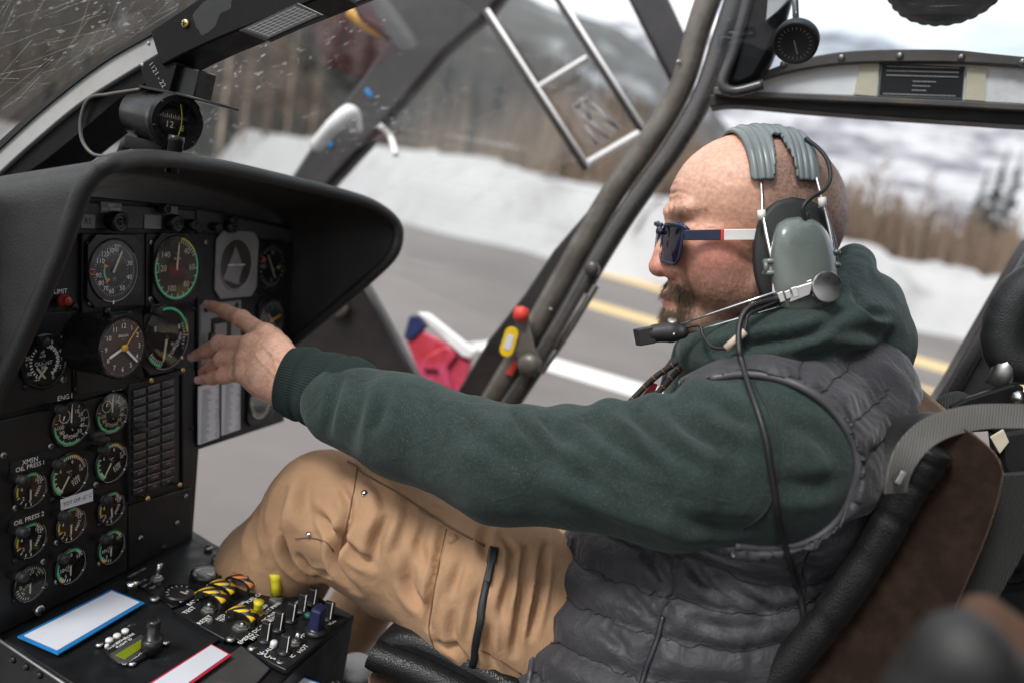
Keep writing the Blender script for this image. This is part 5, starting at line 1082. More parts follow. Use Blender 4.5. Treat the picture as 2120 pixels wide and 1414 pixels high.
bevel(mk('box_body', *prism([onY(x, y, 1.05) for x, y in [(2060, 1100), (2200, 1070), (2200, 1330), (1980, 1330), (2010, 1240)]], OUT * .12), 'black_paint', bk, smooth=False), .006); MB().add(*lathe(onY(2092, 1162, 1.045), -OUT, [(.026, 0), (.026, .006), (.02, .009), (.008, .009), (.008, .014), (0, .014)], 28)).build('round_cap', 'black_satin', bk)
# ---- nearer seat, out of focus at the bottom corner
ns = empty('passenger_seat', P(1990, 1500, .34), 'out of focus black leather seat top with brown side, bottom corner', 'seat')
S = SDF(P(1980, 1420, .34) - .19, P(1980, 1420, .34) + .19, .004); S.cone(P(1992, 1358, .33), P(1905, 1480, .34), .017, .018, .01); S.cone(P(1992, 1358, .33), P(2075, 1470, .35), .017, .020, .01); S.cone(P(1985, 1440, .35), P(2010, 1600, .36), .024, .038, .02)
v_, f_2 = S.mesh(2); mk('leather_roll', v_, f_2, 'leather', ns)
S = SDF(P(2090, 1420, .37) - .16, P(2090, 1420, .37) + .16, .004); S.cone(P(2035, 1280, .38), P(2150, 1420, .38), .012, .023, .008); S.cone(P(2100, 1430, .38), P(2150, 1520, .38), .023, .03, .008); v_, f_2 = S.mesh(1); mk('cloth_side', v_, f_2, 'seat_tan', ns)
# small fittings low in the footwell
ft = empty('floor_cap', P(738, 1420, 1.05), 'pale round capped post on the cabin floor beside the console', 'floor fitting')
MB().add(*lathe(P(738, 1384, 1.05), UP, [(.022, -.12), (.022, -.006), (.024, -.004), (.024, .004), (.018, .010), (0, .011)], 24)).build('post', 'panel_light', ft); MB().add(*lathe(P(738, 1384, 1.05), UP, [(.025, -.004), (.025, .006), (.019, .012), (0, .013)], 24)).build('cap', 'roof_white', ft)
cy = empty('cyclic_stick', P(955, 1200, 1.12), 'black cyclic stick grip half hidden below the sleeve', 'control stick')
MB().add(*tube(smooth_path([P(985, 1250, 1.13), P(960, 1150, 1.12), P(945, 1075, 1.11), P(925, 1030, 1.10), P(905, 1020, 1.10)]), .013, 12)).build('stick', 'knob_black', cy); MB().add(*lathe(P(965, 1052, 1.08), CAM - P(965, 1052, 1.08), [(.010, 0), (.009, .008), (0, .01)], 14)).build('thumb_button', 'steel_dull', cy)
# ================================================================== the pilot
pil = empty('person', P(1330, 1560, .97), 'person in green hoodie, grey vest and tan trousers pointing at the panel', 'person')
hipC, neckC = P(1335, 1470, .97), P(1650, 790, .97)
spn = _n(neckC - hipC); lat = _n(OUT - spn * OUT.dot(spn)); frt = np.cross(lat, spn); frt = frt if frt[0] < 0 else -frt
TAX = np.stack([frt, lat, spn])
LSH, RSH = P(1585, 938, .79), P(1700, 800, 1.22)
def torso(S, e):
    S.ell(P(1590, 965, .965), (.142 + e, .205 + e, .20 + e), .05, ax=TAX); S.ell(P(1452, 1215, .96), (.158 + e, .195 + e, .21 + e), .06, ax=TAX)
    S.ell(P(1330, 1430, .96), (.168 + e, .205 + e, .16 + e), .06, ax=TAX); S.cone(P(1640, 885, .87), P(1700, 830, 1.15), .075 + e, .075 + e, .05)
    S.cone(P(1690, 850, .96), P(1660, 890, .86), .075 + e, .075 + e, .05); S.ell(P(1700, 915, .95), (.072 + e, .15 + e, .12 + e), .05, ax=TAX)
lo, hi = P(1400, 1200, .95) - .52, P(1400, 1200, .95) + .55
# ---------- hoodie: body, left sleeve, hood
S = SDF(P(1300, 950, .92) - A(.55, .40, .50), P(1300, 950, .92) + A(.45, .42, .42), .0036)
torso(S, -.004)
ELB, WRI = P(1040, 962, .815), P(640, 800, .925)
S.cone(LSH, P(1400, 978, .775), .086, .067, .03); S.cone(P(1400, 978, .775), ELB, .066, .056, .03); S.cone(ELB, P(840, 885, .865), .056, .054, .025); S.cone(P(840, 885, .865), P(712, 836, .905), .053, .050, .02)
S.cone(LSH, P(1690, 965, .86), .084, .08, .04)
for a, b, rr in (((1092, 872, .805), (1180, 950, .752), .012), ((1172, 870, .795), (1290, 955, .738), .014), ((1262, 858, .785), (1390, 950, .725), .015), ((1352, 846, .772), (1480, 935, .715), .015), ((1440, 812, .762), (1560, 890, .71), .014), ((985, 850, .83), (1060, 920, .785), .011), ((1180, 985, .748), (1380, 1060, .722), .014)): S.cone(P(*a), P(*b), rr, rr * .8, .016)
# right sleeve, resting low on the far side
S.cone(RSH, P(1500, 1010, 1.28), .085, .07, .03); S.cone(P(1500, 1010, 1.28), P(1250, 1130, 1.25), .066, .05, .03)
# hood rolls
roll = smooth_path([P(1432, 728, .875), P(1480, 708, .835), P(1560, 696, .805), P(1650, 672, .812), P(1726, 622, .845), P(1764, 562, .90), P(1762, 548, .98), P(1720, 580, 1.05), P(1620, 640, 1.08), P(1500, 690, 1.04), P(1440, 720, .97)], 4)
S.chain(roll, [.017] * 8 + [.021] * 8 + [.022] * 12 + [.02] * 13, .008)
roll2 = smooth_path([P(1450, 742, .852), P(1560, 722, .795), P(1680, 704, .80), P(1775, 668, .845), P(1800, 630, .93), P(1790, 640, 1.02), P(1650, 720, 1.08)], 4)
S.chain(roll2, [.022] * 6 + [.030] * 8 + [.034] * 11, .012)
S.ell(P(1795, 705, .93), (.052, .09, .05), .018); S.cone(P(1838, 706, .90), P(1832, 775, .90), .027, .020, .012); S.cone(P(1836, 706, .97), P(1830, 780, .98), .028, .020, .012)
S.cone(P(1600, 730, .93), P(1560, 800, .93), .075, .10, .03); S.cone(P(1775, 590, .89), P(1800, 640, .90), .018, .03, .015)
HV, HF = S.mesh(1)
surfH = Surf(HV, HF); HN = vnormals(HV, HF)
def creases(V, N_, sf, lines, n=6):
    d = np.zeros(len(V))
    for pts, wd, dp in lines:
        pl = sf.path(pts, 0, n); D_, s_ = pl_dist(V, pl, wd * 4); k = np.exp(-(D_ / wd) ** 2) * np.sin(np.clip(s_, .02, .98) * math.pi) ** .5; rdg = np.exp(-((D_ - wd * 1.7) / (wd * .9)) ** 2) * np.sin(np.clip(s_, .02, .98) * math.pi)
        d += -dp * 1.25 * k + dp * .42 * rdg
    return V + N_ * d[:, None]
sl = [([(1306, 838), (1326, 872), (1378, 925), (1450, 965)], .008, .008), ([(1395, 842), (1440, 890), (1510, 935)], .009, .009), ([(1462, 800), (1500, 845), (1570, 890)], .009, .007), ([(1128, 858), (1145, 890), (1175, 920)], .007, .007), ([(1065, 850), (1085, 885), (1130, 930)], .006, .005),
      ([(1215, 845), (1245, 890), (1330, 950), (1440, 1000)], .010, .009), ([(1180, 890), (1260, 960), (1380, 1020), (1480, 1055)], .011, .008), ([(1070, 905), (1160, 965), (1290, 1030), (1400, 1070)], .012, .007), ([(960, 860), (1010, 920), (1100, 985)], .010, .005), ([(705, 770), (690, 830), (672, 900)], .007, .005), ([(748, 775), (742, 850), (722, 930)], .010, .004), ([(800, 800), (790, 850), (770, 900)], .007, .004), ([(880, 820), (900, 860), (905, 920)], .008, .0035), ([(1340, 1045), (1440, 1085), (1560, 1095)], .011, .006), ([(1620, 870), (1690, 900), (1735, 950)], .009, .005), ([(1600, 1000), (1680, 1010), (1740, 1000)], .010, .005)]
sl += [([(1455, 732), (1560, 712), (1680, 690), (1745, 640)], .006, .009), ([(1770, 600), (1795, 640), (1850, 655)], .006, .006), ([(1640, 745), (1740, 735), (1830, 745)], .010, .008), ([(1700, 700), (1790, 690), (1860, 700)], .010, .006)]
HV = creases(HV, HN, surfH, sl); q = HV * A(1, 1, 1)
HV = HV + HN * (fbm(q * 9, 3) * .0022 + fbm(q * 26 + 5, 3) * .0011)[:, None]
hood = mk('hoodie', HV, HF, 'fleece', pil); surfH = Surf(HV, HF)
# seam round the sleeve top
tb = surfH.path([(1560, 790), (1600, 870), (1612, 960), (1590, 1050), (1540, 1095)], .0004); MB().add(*tube(tb, .0011, 6)).build('sleeve_seam', 'stitch', hood)
# ribbed cuff with pushed up folds
cpth = smooth_path([P(592, 786, .935), P(612, 791, .932), P(632, 796, .928), P(644, 799, .925), P(662, 805, .921), P(682, 812, .916), P(694, 816, .913), P(712, 823, .908), P(735, 832, .902), P(760, 842, .895)], 5)
cr_ = np.interp(np.linspace(0, 1, len(cpth)), np.linspace(0, 1, 10), [.0345, .0375, .0390, .0365, .0405, .0425, .0400, .0440, .042, .036]); V = []; seg = 420; T_ = np.gradient(cpth, axis=0); u, w = frame_of(T_[0])
for i, p in enumerate(cpth):
    t = _n(T_[i]); u = _n(u - t * u.dot(t)); w = np.cross(t, u)
    a = np.arange(seg) * 2 * np.pi / seg; rr = cr_[i] * (1 + .012 * np.cos(a * 84) + .02 * np.sin(a * 2 + i * .2)); sk = .004 * np.sin(a + 1.0 + .05 * i)
    V.append(p + np.outer(np.cos(a) * rr * 1.12, u) + np.outer(np.sin(a) * rr * .92, w) + np.outer(sk, t))
V = np.concatenate(V); n = len(cpth); F = [[i * seg + k, i * seg + (k + 1) % seg, (i + 1) * seg + (k + 1) % seg, (i + 1) * seg + k] for i in range(n - 1) for k in range(seg)]
cf = mk('cuff', V, F, 'fleece_rib', hood); cf.modifiers.new('solid', 'SOLIDIFY').thickness = .003
# ---------- quilted vest
S = SDF(P(1450, 1150, .95) - A(.40, .36, .52), P(1450, 1150, .95) + A(.42, .36, .48), .0034)
torso(S, .009)
S.cone(LSH, P(1690, 960, .86), .095, .090, .03); S.cone(LSH, P(1500, 955, .785), .093, .084, .03); S.cone(P(1670, 850, .88), LSH, .060, .092, .03)
S.cone(P(1630, 840, .95), P(1600, 890, .94), .07, .09, .03)
def cyl_cut(S, px, py, rx, ry, zmax, ang=0):
    a = ray(px, py); a = _n(a); c = CAM; X = np.meshgrid(*S.ax, indexing='ij'); Q = np.stack(X, -1) - c; zc = Q @ (RW @ A(0, 0, 1)); uu = RW @ A(1, 0, 0); vv = RW @ A(0, 1, 0); o = P(px, py, .76) - c
    t = (Q @ a); R_ = Q - t[..., None] * a; x = (R_ @ uu); y = (R_ @ vv); ca, sa = math.cos(ang), math.sin(ang); x, y = x * ca + y * sa, -x * sa + y * ca; k0 = np.sqrt((x / rx) ** 2 + (y / ry) ** 2); d = (k0 - 1) * min(rx, ry); d = np.maximum(d, (zc - zmax)); S.comb(tuple(slice(None) for _ in range(3)), d, .004, 's')
cyl_cut(S, 1548, 958, .0915, .0805, .93, .12)
cyl_cut(S, 1380, 950, .10, .075, .93, 0)
VV, VF = S.mesh(1); surfV = Surf(VV, VF); VN = vnormals(VV, VF)
seams = [[(1179, 1147), (1237, 1190), (1318, 1218), (1386, 1232)], [(1146, 1223), (1212, 1261), (1277, 1288), (1358, 1316)], [(1113, 1306), (1176, 1346), (1252, 1377), (1318, 1402)], [(1095, 1388), (1150, 1425), (1240, 1460)], [(1225, 1085), (1290, 1120), (1395, 1150)],
         [(1400, 1095), (1388, 1195), (1373, 1271), (1353, 1331), (1323, 1430)], [(1396, 1150), (1484, 1178), (1555, 1203), (1676, 1212), (1790, 1165)], [(1380, 1235), (1454, 1255), (1555, 1271), (1631, 1263), (1730, 1235)], [(1362, 1316), (1434, 1336), (1530, 1350), (1620, 1330)], [(1330, 1405), (1420, 1418), (1530, 1420)], [(1690, 1110), (1676, 1160), (1672, 1270)],
         [(1666, 722), (1661, 831), (1655, 850)], [(1661, 838), (1722, 790), (1770, 745)], [(1737, 905), (1807, 840), (1850, 800)], [(1760, 980), (1820, 930), (1862, 880)], [(1740, 1100), (1800, 1070), (1850, 1030)], [(1540, 760), (1600, 770), (1662, 772)]]
dmin = np.full(len(VV), 1.0); sp_ = []; puck = np.zeros(len(VV))
for k_, pts in enumerate(seams):
    pl = surfV.path(pts, 0, 8); sp_.append(pl); D_, s_ = pl_dist(VV, pl, .09); L_ = np.linalg.norm(np.diff(pl, axis=0), axis=1).sum(); u_ = D_ < dmin
    q = np.stack([s_ * L_ * 120, np.full(len(VV), k_ * 3.7), D_ * 22], 1); puck[u_] = fbm(q, 2)[u_]; dmin = np.minimum(dmin, D_)
puff = .0105 * (1 - np.exp(-(dmin / .013) ** 1.2)) * (1 - .62 * sstep(.0, .12, (VV - P(1700, 900, .85)) @ spn + .06)) * np.exp(-(np.clip(dmin - .05, 0, 1) / .12) ** 2)
wr = puck * .0026 * np.exp(-dmin / .016) * (1 - np.exp(-dmin / .003)) + fbm(VV * 26, 3) * .0016 + fbm(VV * 70 + 3, 2) * .0006
VV = VV + VN * (puff - .006 + wr)[:, None]
VV = creases(VV, vnormals(VV, VF), Surf(VV, VF), [([(1430, 1165), (1470, 1215), (1520, 1245)], .006, .006), ([(1480, 1190), (1540, 1235), (1590, 1258)], .006, .005), ([(1330, 1130), (1360, 1175), (1378, 1220)], .006, .005), ([(1300, 1225), (1330, 1255), (1345, 1285)], .005, .005), ([(1420, 1280), (1500, 1300), (1600, 1300)], .007, .005), ([(1240, 1290), (1280, 1325), (1300, 1360)], .006, .004)])
vest = mk('vest', VV, VF, 'vest', pil); surfV = Surf(VV, VF)
for pl in sp_:
    q = np.array([surfV.near(p, .0002) for p in pl]); MB().add(*tube(q, .0007, 5)).build('quilt_seam', 'stitch', vest)
arm = []
for t in np.linspace(math.radians(-112), math.radians(98), 70):
    for k in np.linspace(.80, 1.35, 56):
        x_, y_ = 1548 + math.cos(t) * 205 * k, 958 + math.sin(t) * 182 * k; r = Vector(_n(ray(x_, y_))); a = surfV.b.ray_cast(Vector(CAM), r); b = surfH.b.ray_cast(Vector(CAM), r)
        if a[0] is not None and (b[0] is None or a[3] < b[3] + .001): arm.append(np.array(a[0]) - np.array(r) * .001); break
arm = np.array(arm)
for _ in range(14): arm[1:-1] = arm[1:-1] * .5 + .25 * (arm[:-2] + arm[2:])
MB().add(*tube(arm, .0042, 8)).build('armhole_piping', 'vest_trim', vest)
fz = surfV.path([(1186, 1112), (1160, 1180), (1130, 1260), (1108, 1340), (1094, 1425)], .001, 6); MB().add(*tube(fz, .0035, 8)).build('zip', 'vest_trim', vest)
pk = surfV.path([(1374, 1275), (1362, 1320), (1340, 1380), (1322, 1430)], .001, 6); MB().add(*tube(pk, .003, 8)).build('pocket_zip', 'zip_black', vest)
mk('collar_flap', *prism([P(x, y, z) for x, y, z in ((1428, 716, .92), (1398, 728, .95), (1376, 758, .97), (1366, 800, .96), (1402, 772, .93), (1434, 748, .90))], lat * .008), 'vest', vest)
# ---------- trousers
S = SDF(P(900, 1200, .97) - A(.42, .30, .40), P(900, 1200, .97) + A(.56, .56, .30), .0033)
KN = P(672, 1050, .985)
S.cone(P(1330, 1450, .94), P(1020, 1222, .94), .098, .098, .03); S.cone(P(1020, 1222, .94), P(800, 1095, .965), .097, .080, .03); S.cone(P(800, 1095, .965), KN, .079, .066, .03)
S.cone(KN, P(560, 1190, 1.045), .066, .068, .02); S.cone(P(560, 1190, 1.045), P(420, 1420, 1.15), .066, .055, .03)
S.cone(P(1360, 1400, 1.18), P(1100, 1180, 1.24), .105, .085, .03); S.cone(P(1100, 1180, 1.24), P(860, 1090, 1.34), .084, .07, .03); S.cone(P(860, 1090, 1.34), P(700, 1330, 1.5), .066, .055, .03)
S.ell(P(1350, 1470, .99), (.12, .17, .12), .04, ax=TAX)
S.cone(P(745, 1180, .985), P(800, 1215, .985), .030, .034, .03)
TV, TF = S.mesh(1); sT = Surf(TV, TF); TN = vnormals(TV, TF)
tl = [([(807, 1062), (781, 1111), (773, 1164)], .009, .008), ([(716, 1075), (692, 1141), (702, 1179), (734, 1221)], .008, .015), ([(577, 1108), (596, 1157), (634, 1190), (682, 1206)], .008, .012), ([(620, 1150), (650, 1180), (690, 1190)], .005, .006), ([(920, 1090), (902, 1172), (887, 1258), (887, 1300)], .005, .008), ([(1072, 1160), (1049, 1221), (1038, 1277)], .006, .007), ([(1090, 1135), (1079, 1240), (1064, 1353)], .006, .009), ([(1132, 1130), (1117, 1221), (1098, 1315)], .006, .010), ([(960, 1150), (942, 1200), (930, 1240)], .008, .005), ([(850, 1040), (836, 1100), (830, 1150)], .010, .004), ([(640, 980), (630, 1040), (645, 1100)], .012, .005), ([(590, 1000), (570, 1060), (570, 1110)], .012, .005), ([(1000, 1200), (980, 1260), (965, 1330)], .007, .004), ([(860, 1110), (850, 1180), (860, 1230)], .010, .005), ([(905, 1330), (950, 1350), (975, 1385)], .006, .006), ([(700, 1000), (720, 1040), (716, 1080)], .007, .005), ([(870, 1050), (900, 1062), (930, 1080)], .008, .004), ([(1040, 1110), (1060, 1140), (1055, 1190)], .006, .006), ([(1010, 1085), (1000, 1120), (1008, 1160)], .007, .006), ([(760, 985), (790, 1020), (800, 1060)], .009, .005), ([(655, 1060), (680, 1095), (690, 1135)], .007, .007), ([(530, 1060), (520, 1110), (530, 1160)], .012, .006), ([(940, 1255), (935, 1310), (950, 1350)], .007, .006), ([(835, 1190), (850, 1230), (880, 1260)], .009, .006), ([(700, 1110), (735, 1150), (770, 1170)], .007, .007), ([(1015, 1290), (1010, 1340), (1025, 1390)], .006, .006), ([(880, 1080), (870, 1130), (880, 1180)], .008, .005)]
TV = creases(TV, TN, sT, [(a, b * .8, c * 1.25) for a, b, c in tl]); TV = TV + TN * (fbm(TV * 8 + 2, 3) * .0035 + fbm(TV * 30, 3) * .0010)[:, None]
trs = mk('trousers', TV, TF, 'canvas', pil); sT = Surf(TV, TF)
def tline(name, pts, r, mat, off=.0004): return MB().add(*tube(sT.path(pts, off, 6), r, 6)).build(name, mat, trs)
tline('side_seam', [(720, 955), (740, 966), (751, 979), (819, 1017), (921, 1085), (1004, 1130)], .0013, 'canvas_seam')
tline('pocket_seam', [(925, 1095), (910, 1160), (895, 1240), (888, 1300), (900, 1345)], .0009, 'canvas_seam'); tline('knee_seam', [(740, 968), (730, 1030), (716, 1090), (700, 1150)], .0009, 'canvas_seam'); tline('hem_stitch', [(990, 1342), (1030, 1362), (1080, 1395)], .0007, 'canvas_seam')
tline('knee_patch_seam', [(612, 1114), (640, 1112), (672, 1120), (690, 1140)], .0008, 'canvas_seam')
zp = sT.path([(1022, 1145), (1012, 1190), (1000, 1250), (988, 1320), (977, 1394)], .0012, 8); MB().add(*tube(zp, .0042, 8, flat=.45)).build('zip_tape', 'zip_black', trs)
c0 = zp[1]; d0 = _n(zp[4] - zp[0]); s0 = _n(np.cross(d0, c0 - CAM)); n0 = -_n(np.cross(s0, d0)); n0 = n0 if np.dot(n0, CAM - c0) > 0 else -n0
bevel(mk('zip_slider', *box(c0 + n0 * .004, [d0, s0, n0], (.009, .0055, .003)), 'knob_black', trs, smooth=False), .002); bevel(mk('zip_pull', *box(c0 + d0 * .018 + n0 * .006, [d0, s0, n0], (.011, .0032, .001)), 'zip_black', trs, smooth=False), .001)
for x, y in ((755, 1021), (640, 1106)): c = sT.hit(x, y, .0003); MB().add(*lathe(c, CAM - c, [(.0042, 0), (.0036, .002), (0, .0028)], 14)).build('rivet', 'chrome', trs)
c = sT.hit(938, 1116, .0003); MB().add(*lathe(c, CAM - c, [(.006, 0), (.0058, .0012), (0, .0015)], 18)).build('covered_snap', 'canvas', trs)

# ---------- head (head frame: x forward, y towards his left, z up; millimetres)
psi = math.radians(20); rc = _n((505, -257, FPX)); lf = A(-1, 0, 0); lf = _n(lf - rc * lf.dot(rc)); uc = A(0, -1, 0); uc = uc - rc * uc.dot(rc); uc = _n(uc - lf * uc.dot(lf))
HFc, HSc = math.cos(psi) * lf - math.sin(psi) * rc, -math.cos(psi) * rc - math.sin(psi) * lf; HAX = np.stack([RW @ HFc, RW @ HSc, RW @ uc]); HO = P(1565, 450, .90); HS = .855e-3
def hw_(p): return HO + (np.asarray(p, float) * HS) @ HAX
S = SDF((-140, -105, -215), (152, 105, 122), 1.7)
S.ell((2, 0, 22), (112, 82, 88), 6); S.ell((-30, 0, -5), (86, 76, 78), 20); S.ell((56, 0, -50), (58, 62, 78), 22)
for s in (-1, 1):
    S.cone((5, s * 56, -80), (84, s * 20, -135), 24, 20, 18); S.ell((76, s * 42, -42), (32, 26, 30), 16); S.cone((100, s * 36, 10), (113, s * 6, 6), 11, 9, 10)
    S.ell((60, s * 50, -75), (38, 22, 36), 18)
S.ell((92, 0, -118), (26, 30, 26), 14); S.ell((101, 0, -136), (17, 20, 15), 10); S.ell((98, 0, -94), (18, 30, 18), 10)
for s in (-1, 1): S.ell((120, s * 33, -16), (16, 17, 13), 8, 's'); S.ell((94, s * 33, -17), (14, 15, 12), 4)
S.cone((110, 0, -4), (122, 0, -44), 9, 11, 9); S.cone((120, 0, -42), (127, 0, -63), 11, 13.5, 6); S.ell((126, 0, -66), (14, 15, 12.5), 5)
for s in (-1, 1): S.ell((112, s * 15, -70), (13, 9.5, 10.5), 5); S.ell((119, s * 7.5, -82), (6, 4, 4), 2, 's')
S.cone((108, -19, -104), (115.5, 0, -101), 4.5, 6, 5); S.cone((115.5, 0, -101), (108, 19, -104), 6, 4.5, 5); S.cone((106, -17, -113), (113.5, 0, -113.5), 4.5, 6.5, 5); S.cone((113.5, 0, -113.5), (106, 17, -113), 6.5, 4.5, 5)
S.cone((119.5, -18, -107.5), (119.5, 18, -107.5), 1.6, 1.6, 2.5, 's')
S.cone((-30, 0, -60), (-52, 0, -210), 62, 66, 24); S.ell((38, 0, -138), (52, 44, 34), 20)
for s in (-1, 1):
    S.ell((-8, s * 82, -30), (17, 7, 30), 5); S.ell((-6, s * 90, -28), (9, 6, 18), 4, 's'); S.ell((0, s * 82, -52), (9, 6, 12), 5)
KV, KF = S.mesh(2); KN_ = vnormals(KV, KF)
# small folds of skin: frown lines, crow's feet, cheek line
def hcrease(pts, wd, dp):
    global KV
    D_, s_ = pl_dist(KV, smooth_path(pts, 5), wd * 5); KV = KV + KN_ * (-dp * np.exp(-(D_ / wd) ** 2) + .5 * dp * np.exp(-((D_ - 2 * wd) / wd) ** 2))[:, None] * (np.sin(np.clip(s_, .03, .97) * math.pi))[:, None]
for s in (-1, 1):
    hcrease([(118, s * 8, 2), (120, s * 9, 12), (117, s * 12, 24)], 1.8, 2.4); hcrease([(116, s * 16, 4), (116, s * 20, 18)], 1.7, 1.8); hcrease([(104, s * 30, 16), (106, s * 38, 26)], 1.8, 1.2); hcrease([(110, s * 22, -70), (105, s * 32, -86), (100, s * 35, -102)], 2.6, 2.0)
    hcrease([(84, s * 56, -16), (72, s * 66, -12)], 1.4, .9); hcrease([(84, s * 56, -22), (70, s * 66, -24)], 1.4, .9)
for z0, a in ((30, 1.5), (42, 1.3), (55, 1.0)): hcrease([(100, 44, z0 - 4), (111, 22, z0 + 2), (113, 0, z0), (111, -22, z0 + 2), (100, -44, z0 - 4)], 2.2, a)
KV = KV + KN_ * (fbm(KV * .06, 3) * .6 + fbm(KV * .2, 2) * .13 + fbm(KV * .45, 2) * .05)[:, None]
x, y, z = KV.T; ay = np.abs(y)
gs_ = lambda cx, cy, cz, r: np.exp(-(((x - cx) ** 2 + (ay - cy) ** 2 + (z - cz) ** 2) / r ** 2))
col = np.tile(A(.64, .355, .25), (len(KV), 1)); nz1 = fbm(KV * .05, 3); nz2 = fbm(KV * .9 + 9, 2)
def tint(c, w): global col; w = np.clip(w, 0, 1)[:, None]; col = col * (1 - w) + np.asarray(c) * w
tint((.54, .185, .14), .95 * gs_(76, 50, -50, 34) + .25 * gs_(50, 60, -60, 40)); tint((.54, .20, .155), .9 * gs_(128, 4, -64, 20) + .5 * gs_(116, 14, -70, 13)); tint((.60, .40, .31), .5 * gs_(95, 20, 60, 50)); tint((.50, .25, .19), .45 * gs_(110, 15, 18, 26) * (nz1 * .5 + .8))
tint((.46, .17, .15), sstep(-119, -114, z) * sstep(-95, -100, z) * sstep(20, 14, ay) * sstep(108, 113, x))
scalp = sstep(38, 8, x + .35 * (z - 40)) * sstep(-75, -30, z + .0 * x) ; top = sstep(92, 70, z + .25 * np.abs(x + 20)); spk = .70 + .22 * np.clip(nz2 * 1.6, -1, 1)
tint((.15, .105, .085), scalp * (.66 + .30 * top) * spk * sstep(30, 5, x))
jaw = sstep(-38, -72, z + .25 * (x - 60) * (x < 60)) * sstep(112, 92, x + .0 * z) * sstep(-175, -150, z); jaw = np.clip(jaw + sstep(-78, -84, z) * sstep(125, 100, x) * .6, 0, 1) * (1 - sstep(-119, -114, z) * sstep(-95, -100, z) * sstep(20, 12, ay) * (x > 106))
tint((.13, .075, .055), jaw * (.76 + .2 * np.clip(nz2 * 1.5, -1, 1)) * .8); tint((.16, .10, .07), .6 * gs_(108, 33, 2, 9))
KW = HO + (KV * HS) @ HAX
# ---------- left hand, joined to the same skin
def cone_s(S, pts, rs, k): S.chain(pts, rs, k)
tipI = pp(437, 634, .012)
fing = {'index': [P(548, 694, .965), P(500, 661, .995), P(466, 645, 1.020), tipI], 'middle': [P(520, 716, .955), P(456, 713, .985), P(428, 726, 1.0), P(406, 736, 1.012)], 'ring': [P(511, 744, .950), P(461, 745, .972), P(439, 758, .99), P(421, 771, 1.003)], 'pinky': [P(508, 772, .945), P(463, 778, .962), P(440, 783, .975), P(420, 785, .985)], 'thumb': [P(585, 755, .985), P(545, 742, 1.02), P(505, 728, 1.035), P(478, 718, 1.04)]}
rad = {'index': (.0124, .0106, .0092, .0075), 'middle': (.0122, .0104, .0090, .0073), 'ring': (.0115, .0098, .0086, .0069), 'pinky': (.0105, .0091, .0080, .0066), 'thumb': (.015, .012, .010, .008)}
allp = np.concatenate([np.array(v) for v in fing.values()] + [np.array([P(640, 800, .925), P(600, 790, .93)])]); S = SDF(allp.min(0) - .045, allp.max(0) + .045, .00135)
S.cone(P(640, 800, .925), P(602, 788, .935), .027, .0265, .01); wl, wr = P(606, 762, .94), P(592, 812, .935)
for nm, a in (('index', wl), ('middle', (wl * 2 + wr) / 3), ('ring', (wl + wr * 2) / 3), ('pinky', wr)):
    b = fing[nm][0]; S.cone(a, a + (b - a) * .6, .0185, .0165, .012); S.cone(a + (b - a) * .6, b, .0165, .0125, .010)
S.cone(P(590, 765, .955), fing['pinky'][0] + RW @ A(.004, 0, .022), .018, .016, .016); S.cone(P(590, 765, .96), fing['index'][0] + RW @ A(.006, .004, .018), .018, .013, .014)
S.cone(P(585, 815, .945), P(530, 785, .955), .016, .013, .012)
for nm in fing: S.chain(fing[nm], rad[nm], .0035)
for nm in ('index', 'middle', 'ring', 'pinky'):
    S.ell(fing[nm][0] - RW @ A(0, .001, .002), (rad[nm][0] * 1.05,) * 3, .006); S.ell(fing[nm][1] - RW @ A(0, .0005, .001), (rad[nm][1] * 1.08,) * 3, .003)
S.cone(P(600, 775, .955), fing['thumb'][0], .018, .015, .012)
MV, MF = S.mesh(2); MN = vnormals(MV, MF); hc_ = np.tile(A(.68, .385, .275), (len(MV), 1)); nzh = fbm(MV * 60, 3)
def htint(c, w): global hc_; w = np.clip(w, 0, 1)[:, None]; hc_ = hc_ * (1 - w) + np.asarray(c) * w
dsp = np.zeros(len(MV))
for nm in ('index', 'middle', 'ring', 'pinky'):
    f = fing[nm]
    for j, am in ((0, .35), (1, .65), (2, .45)):
        d = np.linalg.norm(MV - f[j], axis=1); htint((.52, .24, .18), am * np.exp(-(d / .012) ** 2))
    htint((.60, .27, .21), .7 * np.exp(-(np.linalg.norm(MV - f[3], axis=1) / .014) ** 2))
    ax_ = _n(f[2] - f[0])
    for j, am in ((1, .0007), (2, .0005)):
        dd = (MV - f[j]) @ _n(f[j + 1] - f[j - 1]); near = np.linalg.norm(MV - f[j], axis=1) < rad[nm][j] * 1.7; dsp -= near * 1.8 * am * np.clip(np.cos(dd / .0034 * 2 * np.pi), 0, 1) * np.exp(-(dd / .0055) ** 2)
    # tendon on the back of the hand
    a = wl if nm == 'index' else wr; D_, s_ = pl_dist(MV, np.array([f[0], (f[0] + (wl + wr) / 2) / 2, (wl + wr) / 2]), .03); dsp += .002 * np.exp(-(D_ / .013) ** 8) * np.exp(-((D_ - .0115) / .005) ** 2)
htint((.56, .33, .25), .35 * (nzh + .3))
for q in ([(545, 715), (565, 735), (590, 752)], [(530, 735), (552, 760), (585, 790)], [(560, 720), (572, 760), (580, 800)]):
    D_, s_ = pl_dist(MV, Surf(MV, MF).path(q, 0, 4), .01); dsp += .0009 * np.exp(-(D_ / .0022) ** 2); htint((.46, .31, .27), .13 * np.exp(-(D_ / .003) ** 2))
MV = MV + MN * (dsp + fbm(MV * 120, 2) * .00022)[:, None]
V = np.concatenate([KW, MV]); F = np.concatenate([KF, MF + len(KW)]); C_ = np.concatenate([col, hc_])
